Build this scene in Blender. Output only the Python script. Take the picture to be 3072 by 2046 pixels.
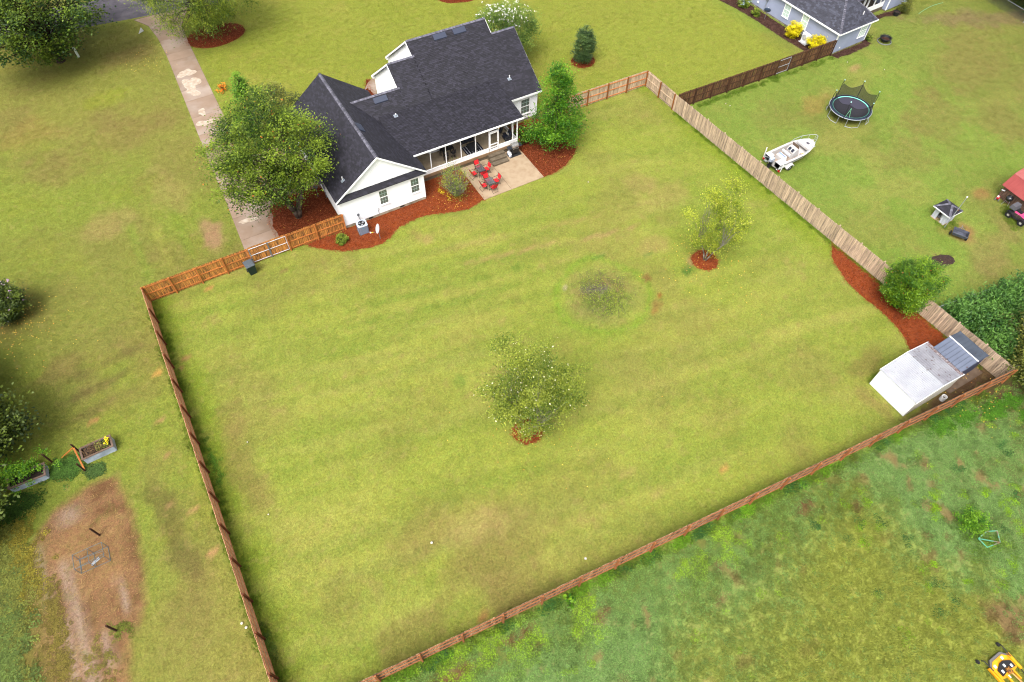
import bpy, math, random
import numpy as np
from mathutils import Vector, Matrix
from mathutils.geometry import delaunay_2d_cdt

random.seed(11)
RS = np.random.RandomState(11)
for o in list(bpy.data.objects):
    bpy.data.objects.remove(o, do_unlink=True)
scene = bpy.context.scene
COL = scene.collection
PI = math.pi
R = math.radians

# ------------------------------------------------------------------ camera
# world frame: x along the back of the house, y towards the street, origin at the
# left garden-side corner of the garage wing, metres
cam_d = bpy.data.cameras.new('camera')
cam = bpy.data.objects.new('camera', cam_d)
COL.objects.link(cam)
cam_d.sensor_width = 36.0
cam_d.lens = 36.0 * 2000.0 / 3072.0
cam_d.clip_start = 0.5
cam_d.clip_end = 2000.0
_r = Vector((0.86906137, -0.49460891, 0.00971378))
_u = Vector((0.39988467, 0.71391357, 0.57482142))
_f = Vector((0.29124659, 0.4956707, -0.81822123))
M = Matrix(((_r.x, _u.x, -_f.x, -8.055), (_r.y, _u.y, -_f.y, -41.883), (_r.z, _u.z, -_f.z, 41.0), (0, 0, 0, 1)))
cam.matrix_world = M
scene.camera = cam
CAMP = np.array([-8.055, -41.883, 41.0])

# ------------------------------------------------------------------ sky and sun (bright overcast)
SUN_DIR = Vector((-0.48, -0.34, 1.0)).normalized()          # towards the sun
world = bpy.data.worlds.new('World')
scene.world = world
world.use_nodes = True
wn = world.node_tree.nodes
wl = world.node_tree.links
sky = wn.new('ShaderNodeTexSky')
sky.sky_type = 'NISHITA'
sky.sun_disc = False
sky.sun_elevation = math.asin(SUN_DIR.z)
sky.sun_rotation = math.atan2(SUN_DIR.x, SUN_DIR.y)
sky.air_density = 1.0
sky.dust_density = 6.0
sky.ozone_density = 1.0
hs = wn.new('ShaderNodeHueSaturation')
hs.inputs['Saturation'].default_value = 0.22
wl.new(sky.outputs[0], hs.inputs['Color'])
wl.new(hs.outputs[0], wn['Background'].inputs['Color'])
wn['Background'].inputs['Strength'].default_value = 0.15
sun_d = bpy.data.lights.new('sun', 'SUN')
sun_d.energy = 1.15
sun_d.angle = R(32)
sun_d.color = (1.0, 0.96, 0.90)
sun = bpy.data.objects.new('sun', sun_d)
COL.objects.link(sun)
sun.location = (-60, 10, 80)
sun.rotation_euler = SUN_DIR.to_track_quat('Z', 'Y').to_euler()
scene.view_settings.view_transform = 'Standard'
scene.view_settings.look = 'None'
scene.view_settings.gamma = 1.0
scene.view_settings.use_curve_mapping = False
scene.view_settings.exposure = 1.08
scene.render.engine = 'CYCLES'
scene.cycles.filter_width = 1.1
scene.cycles.max_bounces = 6
scene.cycles.transparent_max_bounces = 12

# ------------------------------------------------------------------ helpers: colour and noise
def lin(r, g, b, k=1.0):
    def f(c):
        c /= 255.0
        return c / 12.92 if c <= 0.04045 else ((c + 0.055) / 1.055) ** 2.4
    return (f(r) * k, f(g) * k, f(b) * k)

_tab = {}
def vnoise(x, y, s, seed):
    if seed not in _tab:
        _tab[seed] = np.random.RandomState(seed).rand(128, 128)
    t = _tab[seed]
    x = np.asarray(x) / s + 900.37; y = np.asarray(y) / s + 900.71
    ix = np.floor(x).astype(int); iy = np.floor(y).astype(int)
    fx = x - ix; fy = y - iy
    fx = fx * fx * (3 - 2 * fx); fy = fy * fy * (3 - 2 * fy)
    a = t[ix % 128, iy % 128]; b = t[(ix + 1) % 128, iy % 128]
    c = t[ix % 128, (iy + 1) % 128]; d = t[(ix + 1) % 128, (iy + 1) % 128]
    return a + (b - a) * fx + (c - a) * fy + (a - b - c + d) * fx * fy

def fbm(x, y, s, seed, octv=4):
    v = 0; w = 0.5; tot = 0
    for i in range(octv):
        v = v + w * vnoise(x, y, s / 2 ** i, seed + i); tot += w; w *= 0.55
    return v / tot

def sstep(a, b, x):
    t = np.clip((x - a) / (b - a), 0, 1)
    return t * t * (3 - 2 * t)

# ------------------------------------------------------------------ helpers: materials
def nt(name):
    m = bpy.data.materials.new(name)
    m.use_nodes = True
    n = m.node_tree.nodes
    return m, n, m.node_tree.links, n['Principled BSDF']

def mat(name, col, rough=0.6, metal=0.0, col2=None, scale=4.0, detail=4.0, lo=0.35, hi=0.65, stretch=(1, 1, 1),
        bump=0.0, bscale=None, objrand=0.0, tint=False, tintamt=0.35, spec=0.35, col3=None, scale3=1.0, lo3=0.5, hi3=0.7,
        alpha=1.0, coat=0.0, trans=0.0, world_co=False):
    """procedural material: two or three colours mixed by noise, brightness varied per object or per piece"""
    m, n, l, b = nt(name)
    b.inputs['Roughness'].default_value = rough
    b.inputs['Metallic'].default_value = metal
    b.inputs['Specular IOR Level'].default_value = spec
    b.inputs['Coat Weight'].default_value = coat
    b.inputs['Alpha'].default_value = alpha
    b.inputs['Transmission Weight'].default_value = trans
    tc = n.new('ShaderNodeTexCoord')
    mp = n.new('ShaderNodeMapping')
    mp.inputs['Scale'].default_value = stretch
    if world_co:
        ge = n.new('ShaderNodeNewGeometry')
        l.new(ge.outputs['Position'], mp.inputs['Vector'])
    else:
        l.new(tc.outputs['Object'], mp.inputs['Vector'])
    vec = mp.outputs[0]
    oi = n.new('ShaderNodeObjectInfo')
    if objrand:
        sc = n.new('ShaderNodeVectorMath'); sc.operation = 'SCALE'
        l.new(oi.outputs['Random'], sc.inputs['Scale'])
        sc.inputs[0].default_value = (37.0, 17.0, 53.0)
        ad = n.new('ShaderNodeVectorMath'); ad.operation = 'ADD'
        l.new(mp.outputs[0], ad.inputs[0]); l.new(sc.outputs[0], ad.inputs[1])
        vec = ad.outputs[0]
    cur = None
    if col2 is not None:
        nz = n.new('ShaderNodeTexNoise'); nz.inputs['Scale'].default_value = scale; nz.inputs['Detail'].default_value = detail
        l.new(vec, nz.inputs['Vector'])
        mr = n.new('ShaderNodeMapRange'); mr.inputs[1].default_value = lo; mr.inputs[2].default_value = hi
        l.new(nz.outputs[0], mr.inputs[0])
        mx = n.new('ShaderNodeMix'); mx.data_type = 'RGBA'
        mx.inputs[6].default_value = (*col, 1); mx.inputs[7].default_value = (*col2, 1)
        l.new(mr.outputs[0], mx.inputs[0])
        cur = mx.outputs[2]
    if col3 is not None:
        nz = n.new('ShaderNodeTexNoise'); nz.inputs['Scale'].default_value = scale3; nz.inputs['Detail'].default_value = 5
        l.new(vec, nz.inputs['Vector'])
        mr = n.new('ShaderNodeMapRange'); mr.inputs[1].default_value = lo3; mr.inputs[2].default_value = hi3
        l.new(nz.outputs[0], mr.inputs[0])
        mx = n.new('ShaderNodeMix'); mx.data_type = 'RGBA'
        if cur: l.new(cur, mx.inputs[6])
        else: mx.inputs[6].default_value = (*col, 1)
        mx.inputs[7].default_value = (*col3, 1)
        l.new(mr.outputs[0], mx.inputs[0])
        cur = mx.outputs[2]
    if objrand or tint:
        hv = n.new('ShaderNodeHueSaturation')
        if cur: l.new(cur, hv.inputs['Color'])
        else: hv.inputs['Color'].default_value = (*col, 1)
        mr = n.new('ShaderNodeMapRange')
        if tint:
            at = n.new('ShaderNodeAttribute'); at.attribute_name = 'tint'
            l.new(at.outputs['Fac'], mr.inputs[0]); k = tintamt
        else:
            l.new(oi.outputs['Random'], mr.inputs[0]); k = objrand
        mr.inputs[3].default_value = 1 - k; mr.inputs[4].default_value = 1 + k
        l.new(mr.outputs[0], hv.inputs['Value'])
        cur = hv.outputs[0]
    if cur: l.new(cur, b.inputs['Base Color'])
    else: b.inputs['Base Color'].default_value = (*col, 1)
    if bump:
        nz = n.new('ShaderNodeTexNoise'); nz.inputs['Scale'].default_value = bscale or scale * 3; nz.inputs['Detail'].default_value = 6
        l.new(vec, nz.inputs['Vector'])
        bp = n.new('ShaderNodeBump'); bp.inputs['Strength'].default_value = bump; bp.inputs['Distance'].default_value = 0.05
        l.new(nz.outputs[0], bp.inputs['Height']); l.new(bp.outputs[0], b.inputs['Normal'])
    return m

def leafmat(name, ca, cb, rough=0.55, transl=0.35, cc=None):
    """two-sided leaves; every leaf blends between two (three) leaf colours"""
    m, n, l, b = nt(name)
    at = n.new('ShaderNodeAttribute'); at.attribute_name = 'tint'
    rp = n.new('ShaderNodeValToRGB')
    rp.color_ramp.elements[0].position = 0.1; rp.color_ramp.elements[0].color = (*ca, 1)
    rp.color_ramp.elements[1].position = 0.9; rp.color_ramp.elements[1].color = (*cb, 1)
    if cc is not None:
        e = rp.color_ramp.elements.new(0.97); e.color = (*cc, 1)
    l.new(at.outputs['Fac'], rp.inputs[0])
    l.new(rp.outputs[0], b.inputs['Base Color'])
    b.inputs['Roughness'].default_value = rough
    b.inputs['Specular IOR Level'].default_value = 0.35
    tr = n.new('ShaderNodeBsdfTranslucent'); l.new(rp.outputs[0], tr.inputs['Color'])
    ms = n.new('ShaderNodeMixShader'); ms.inputs[0].default_value = transl
    l.new(b.outputs[0], ms.inputs[1]); l.new(tr.outputs[0], ms.inputs[2])
    l.new(ms.outputs[0], n['Material Output'].inputs['Surface'])
    return m

def meshmat(name, col, open_frac):
    """fine woven screen: part of the light passes straight through the holes"""
    m, n, l, b = nt(name)
    b.inputs['Base Color'].default_value = (*col, 1); b.inputs['Roughness'].default_value = 0.8
    tr = n.new('ShaderNodeBsdfTransparent')
    ms = n.new('ShaderNodeMixShader'); ms.inputs[0].default_value = open_frac
    l.new(b.outputs[0], ms.inputs[1]); l.new(tr.outputs[0], ms.inputs[2])
    l.new(ms.outputs[0], n['Material Output'].inputs['Surface'])
    return m

# ------------------------------------------------------------------ helpers: mesh
class MB:
    def __init__(s):
        s.v = []; s.f = []; s.t = []; s.mi = []; s.cur = 0
    def add(s, vs, fs, tint=0.5):
        k = len(s.v)
        s.v.extend([tuple(p) for p in vs])
        for q in fs:
            s.f.append(tuple(i + k for i in q)); s.t.append(tint); s.mi.append(s.cur)
        return s
    def box(s, x0, x1, y0, y1, z0, z1, tint=0.5):
        return s.add([(x0, y0, z0), (x1, y0, z0), (x1, y1, z0), (x0, y1, z0), (x0, y0, z1), (x1, y0, z1), (x1, y1, z1), (x0, y1, z1)],
                     [(0, 3, 2, 1), (4, 5, 6, 7), (0, 1, 5, 4), (1, 2, 6, 5), (2, 3, 7, 6), (3, 0, 4, 7)], tint)
    def cbox(s, c, d, rz=0.0, rx=0.0, ry=0.0, taper=1.0):
        Mx = Matrix.Rotation(rz, 3, 'Z') @ Matrix.Rotation(ry, 3, 'Y') @ Matrix.Rotation(rx, 3, 'X')
        vs = []
        for z in (-1, 1):
            k = taper if z > 0 else 1
            for x, y in ((-1, -1), (1, -1), (1, 1), (-1, 1)):
                vs.append(Vector(c) + Mx @ Vector((x * d[0] / 2 * k, y * d[1] / 2 * k, z * d[2] / 2)))
        return s.add(vs, [(0, 3, 2, 1), (4, 5, 6, 7), (0, 1, 5, 4), (1, 2, 6, 5), (2, 3, 7, 6), (3, 0, 4, 7)])
    def rbox(s, c, d, bev=0.02, rz=0.0):
        """box with chamfered vertical and top edges"""
        x, y, z = d[0] / 2, d[1] / 2, d[2] / 2
        rings = []
        for zz, k in ((-z, 0), (z - bev, 0), (z, bev)):
            rg = [(-x + k, -y + bev + k * .4), (-x + bev + k * .4, -y + k), (x - bev - k * .4, -y + k), (x - k, -y + bev + k * .4), (x - k, y - bev - k * .4), (x - bev - k * .4, y - k), (-x + bev + k * .4, y - k), (-x + k, y - bev - k * .4)]
            rings.append([(p[0], p[1], zz) for p in rg])
        cs, sn = math.cos(rz), math.sin(rz)
        vs = [(c[0] + p[0] * cs - p[1] * sn, c[1] + p[0] * sn + p[1] * cs, c[2] + p[2]) for rg in rings for p in rg]
        fs = [tuple(range(7, -1, -1)), tuple(range(16, 24))]
        for a in (0, 8):
            for i in range(8):
                j = (i + 1) % 8
                fs.append((a + i, a + j, a + 8 + j, a + 8 + i))
        return s.add(vs, fs)
    def tube(s, p, q, r, r2=None, n=6, caps=True):
        p = Vector(p); q = Vector(q); r2 = r if r2 is None else r2
        d = q - p
        if d.length < 1e-6: return s
        d.normalize()
        a = d.orthogonal().normalized(); b = d.cross(a)
        vs = []
        for c, rr in ((p, r), (q, r2)):
            for i in range(n):
                w = 2 * PI * i / n
                vs.append(c + a * (rr * math.cos(w)) + b * (rr * math.sin(w)))
        fs = [(i, (i + 1) % n, n + (i + 1) % n, n + i) for i in range(n)]
        if caps:
            fs.append(tuple(range(n - 1, -1, -1))); fs.append(tuple(range(n, 2 * n)))
        return s.add(vs, fs)
    def path(s, pts, r, n=6, closed=False):
        pts = list(pts)
        for i in range(len(pts) - (0 if closed else 1)):
            s.tube(pts[i], pts[(i + 1) % len(pts)], r, n=n)
        return s
    def prism(s, poly, z0, z1):
        n = len(poly)
        vs = [(p[0], p[1], z0) for p in poly] + [(p[0], p[1], z1) for p in poly]
        fs = [tuple(range(n - 1, -1, -1)), tuple(range(n, 2 * n))] + [(i, (i + 1) % n, n + (i + 1) % n, n + i) for i in range(n)]
        return s.add(vs, fs)
    def extr(s, poly, vec):
        n = len(poly); vec = Vector(vec)
        vs = [Vector(p) for p in poly] + [Vector(p) + vec for p in poly]
        fs = [tuple(range(n - 1, -1, -1)), tuple(range(n, 2 * n))] + [(i, (i + 1) % n, n + (i + 1) % n, n + i) for i in range(n)]
        return s.add(vs, fs)
    def lathe(s, prof, c=(0, 0, 0), n=16, axis='Z'):
        vs = []; fs = []
        for r, z in prof:
            for i in range(n):
                w = 2 * PI * i / n
                p = (r * math.cos(w), r * math.sin(w), z)
                if axis == 'Y': p = (p[0], p[2], p[1])
                if axis == 'X': p = (p[2], p[0], p[1])
                vs.append((c[0] + p[0], c[1] + p[1], c[2] + p[2]))
        m = len(prof)
        for k in range(m - 1):
            for i in range(n):
                j = (i + 1) % n
                fs.append((k * n + i, k * n + j, (k + 1) * n + j, (k + 1) * n + i))
        return s.add(vs, fs)
    def ring(s, c, R0, r, n=24, k=6, sx=1.0, sy=1.0):
        vs = []; fs = []
        for i in range(n):
            w = 2 * PI * i / n
            for j in range(k):
                u = 2 * PI * j / k
                rr = R0 + r * math.cos(u)
                vs.append((c[0] + rr * math.cos(w) * sx, c[1] + rr * math.sin(w) * sy, c[2] + r * math.sin(u)))
        for i in range(n):
            for j in range(k):
                fs.append((i * k + j, ((i + 1) % n) * k + j, ((i + 1) % n) * k + (j + 1) % k, i * k + (j + 1) % k))
        return s.add(vs, fs)
    def mesh(s, name, mats, smooth=False, tint=False):
        me = bpy.data.meshes.new(name)
        me.from_pydata(s.v, [], s.f)
        for m in (mats if isinstance(mats, (list, tuple)) else [mats]): me.materials.append(m)
        if isinstance(mats, (list, tuple)) and len(mats) > 1:
            me.polygons.foreach_set('material_index', s.mi)
        if tint:
            a = me.attributes.new('tint', 'FLOAT', 'FACE'); a.data.foreach_set('value', s.t)
        if smooth: me.polygons.foreach_set('use_smooth', [True] * len(me.polygons))
        me.update()
        return me
    def build(s, name, mats, parent=None, smooth=False, tint=False, kind=None):
        o = bpy.data.objects.new(name, s.mesh(name, mats, smooth, tint))
        COL.objects.link(o)
        if parent is not None: o.parent = parent
        if kind: o['kind'] = kind
        return o

def np_mesh(name, V, F, material, parent=None, tint=None, kind=None, nper=4, smooth=False):
    """fast mesh from arrays: V (n,3), F (m,nper)"""
    me = bpy.data.meshes.new(name)
    me.vertices.add(len(V)); me.vertices.foreach_set('co', np.asarray(V, dtype=np.float32).ravel())
    m = len(F)
    me.loops.add(m * nper); me.loops.foreach_set('vertex_index', np.asarray(F, dtype=np.int32).ravel())
    me.polygons.add(m)
    me.polygons.foreach_set('loop_start', np.arange(0, m * nper, nper, dtype=np.int32))
    me.polygons.foreach_set('loop_total', np.full(m, nper, dtype=np.int32))
    if tint is not None:
        a = me.attributes.new('tint', 'FLOAT', 'FACE'); a.data.foreach_set('value', np.asarray(tint, dtype=np.float32))
    me.materials.append(material)
    me.update(calc_edges=True)
    if smooth: me.polygons.foreach_set('use_smooth', [True] * m)
    o = bpy.data.objects.new(name, me)
    COL.objects.link(o)
    if parent is not None: o.parent = parent
    if kind: o['kind'] = kind
    return o

def tag(o, label, cat, group=None):
    o['label'] = label; o['category'] = cat
    if group: o['group'] = group
    return o

def thing(name, label, cat, loc=(0, 0, 0), rz=0.0, group=None):
    o = bpy.data.objects.new(name, None)
    o.empty_display_size = 0.2
    COL.objects.link(o)
    o.location = loc; o.rotation_euler = (0, 0, rz)
    return tag(o, label, cat, group)

def struct(o):
    o['kind'] = 'structure'
    return o

def inst(me, name, parent, loc, rot=(0, 0, 0), scale=None):
    o = bpy.data.objects.new(name, me)
    COL.objects.link(o)
    o.parent = parent; o.location = loc; o.rotation_euler = rot
    if scale is not None: o.scale = scale
    return o

def clip(poly, a, b, c):
    """keep the side of a 2d polygon where a*x+b*y<=c"""
    out = []
    for i in range(len(poly)):
        p = poly[i]; q = poly[(i + 1) % len(poly)]
        dp = a * p[0] + b * p[1] - c; dq = a * q[0] + b * q[1] - c
        if dp <= 1e-9: out.append(p)
        if (dp < 0 < dq) or (dq < 0 < dp):
            t = dp / (dp - dq)
            out.append((p[0] + t * (q[0] - p[0]), p[1] + t * (q[1] - p[1])))
    return out

def inside_conv(poly, p):
    n = len(poly)
    for i in range(n):
        a = poly[i]; b = poly[(i + 1) % n]
        if (b[0] - a[0]) * (p[1] - a[1]) - (b[1] - a[1]) * (p[0] - a[0]) < -1e-9: return False
    return True

def clip_conv(poly, conv):
    for i in range(len(conv)):
        a = conv[i]; b = conv[(i + 1) % len(conv)]
        # left side kept (ccw polygon)
        A = (b[1] - a[1]); B = -(b[0] - a[0])
        poly = clip(poly, A, B, A * a[0] + B * a[1])
        if len(poly) < 3: return []
    return poly

def shingle_field(mb, O, u, v, poly, row=0.15, seed=1, t0=0.0, wmin=0.2, wmax=0.38):
    """individual asphalt shingle tabs laid in courses over a convex ccw polygon in (s,t)"""
    rnd = random.Random(seed)
    O = Vector(O); u = Vector(u).normalized(); v = Vector(v).normalized(); n = u.cross(v)
    smin = min(p[0] for p in poly); smax = max(p[0] for p in poly)
    tmin = min(p[1] for p in poly); tmax = max(p[1] for p in poly)
    k = math.floor((tmin - t0) / row)
    t = t0 + k * row
    while t < tmax:
        s = smin - rnd.random() * wmax
        while s < smax:
            w = rnd.uniform(wmin, wmax)
            quad = [(s + 0.006, t), (s + w, t), (s + w, t + row + 0.015), (s + 0.006, t + row + 0.015)]
            if not all(inside_conv(poly, q) for q in quad):
                quad = clip_conv(quad, poly)
            if len(quad) >= 3:
                hb = 0.020 + (rnd.random() < 0.45) * 0.008
                top = [O + u * q[0] + v * q[1] + n * (hb + (0.004 - hb) * min(1, max(0, (q[1] - t) / (row + .015)))) for q in quad]
                r = rnd.random()
                tint = 0.15 + 0.35 * rnd.random() if r < 0.62 else 0.55 + 0.45 * rnd.random()
                mb.add(top, [tuple(range(len(top)))], tint)
                lo = sorted(range(len(quad)), key=lambda i: (round(quad[i][1], 4), quad[i][0]))[:2]
                a, b = top[lo[0]], top[lo[1]]
                mb.add([a, b, b - n * 0.02, a - n * 0.02], [(0, 3, 2, 1)], tint * 0.5)
            s += w
        t += row
    return mb

def laps(mb, O, u, n, poly, row=0.155, z0=None, out=0.018):
    """lapped siding courses over a convex ccw wall polygon in (s,z)"""
    O = Vector(O); u = Vector(u).normalized(); n = Vector(n).normalized()
    zmin = min(p[1] for p in poly); zmax = max(p[1] for p in poly)
    z = zmin if z0 is None else z0
    while z < zmax:
        q = clip(clip(list(poly), 0, -1, -z), 0, 1, z + row)
        if len(q) >= 3:
            vs = [O + u * p[0] + Vector((0, 0, p[1])) + n * (0.005 + out * (1 - (p[1] - z) / row)) for p in q]
            mb.add(vs, [tuple(range(len(vs)))])
            lo = [i for i in range(len(q)) if abs(q[i][1] - z) < 1e-5]
            if len(lo) == 2:
                a, b = sorted(lo, key=lambda i: q[i][0])
                pa, pb = vs[a], vs[b]
                mb.add([pa, pb, pb - n * out, pa - n * out], [(0, 3, 2, 1)])
        z += row
    return mb

def bed_mesh(poly, seed, z0=0.012, mound=0.06, step=0.3, wob=0.10):
    """planting bed or soil patch: filled outline with an uneven edge and a low, lumpy mound"""
    rnd = np.random.RandomState(seed)
    pts = []
    n = len(poly)
    for i in range(n):
        a = np.array(poly[i]); b = np.array(poly[(i + 1) % n])
        k = max(1, int(np.linalg.norm(b - a) / 0.22))
        for j in range(k):
            p = a + (b - a) * j / k
            pts.append((p[0] + rnd.uniform(-wob, wob) * .5, p[1] + rnd.uniform(-wob, wob) * .5))
    P = np.array(pts)
    nb = len(P)
    x0, y0 = P.min(0); x1, y1 = P.max(0)
    gx, gy = np.meshgrid(np.arange(x0, x1, step), np.arange(y0, y1, step))
    g = np.stack([gx.ravel(), gy.ravel()], 1) + rnd.uniform(-.1, .1, (gx.size, 2))
    ins = pip(P, g); g = g[ins]
    if len(g):
        d = edge_dist(P, g); g = g[d > 0.12]
    allp = np.concatenate([P, g]) if len(g) else P
    res = delaunay_2d_cdt([Vector(p) for p in allp], [], [list(range(nb))], 1, 1e-5)
    V = np.array([(p.x, p.y) for p in res[0]])
    d = edge_dist(P, V)
    z = z0 + mound * sstep(0, 0.7, d) + (fbm(V[:, 0], V[:, 1], 0.6, seed + 3, 3) - .5) * mound * np.minimum(1, d / .3)
    z = np.maximum(z, z0)
    mb = MB()
    mb.v = [(V[i, 0], V[i, 1], float(z[i])) for i in range(len(V))]
    for f in res[2]:
        mb.f.append(tuple(f)); mb.t.append(.5); mb.mi.append(0)
    return mb, P

def pip(P, g):
    x, y = g[:, 0], g[:, 1]
    ins = np.zeros(len(g), bool)
    n = len(P); j = n - 1
    for i in range(n):
        xi, yi = P[i]; xj, yj = P[j]
        c = ((yi > y) != (yj > y)) & (x < (xj - xi) * (y - yi) / (yj - yi + 1e-12) + xi)
        ins ^= c; j = i
    return ins

def edge_dist(P, g):
    d = np.full(len(g), 1e9)
    n = len(P)
    for i in range(n):
        a = P[i]; b = P[(i + 1) % n]
        ab = b - a; L = ab @ ab + 1e-12
        t = np.clip(((g - a) @ ab) / L, 0, 1)
        d = np.minimum(d, np.linalg.norm(g - (a + t[:, None] * ab), axis=1))
    return d

def ellipse(cx, cy, rx, ry, n=40, rot=0.0, wob=0.0, seed=0):
    rnd = random.Random(seed); out = []
    ph = [rnd.uniform(0, 6.28) for _ in range(3)]
    for i in range(n):
        w = 2 * PI * i / n
        k = 1 + wob * (math.sin(2 * w + ph[0]) + .6 * math.sin(3 * w + ph[1]) + .4 * math.sin(5 * w + ph[2]))
        x = rx * k * math.cos(w); y = ry * k * math.sin(w)
        out.append((cx + x * math.cos(rot) - y * math.sin(rot), cy + x * math.sin(rot) + y * math.cos(rot)))
    return out
# ================================================================== GROUND
KG = 0.50
def g3(r, g, b): return np.array(lin(r, g, b, KG))
C_LAWN = g3(164, 173, 70)
C_LAWN_G = g3(140, 164, 58)
C_LAWN_Y = g3(182, 178, 88)
C_STREET = g3(156, 164, 62)
C_LEFT = g3(146, 158, 62)
C_LEFT_B = g3(146, 136, 72)
C_NEIGH = g3(142, 163, 68)
C_NEIGH_B = g3(140, 132, 68)
C_FIELD = g3(126, 156, 86)
C_FIELD2 = g3(168, 176, 78)
C_STRAW = g3(188, 152, 104)
C_BROWN = g3(140, 112, 70)
C_DARKB = g3(104, 82, 52)
C_LIME = g3(134, 176, 40)

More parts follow.
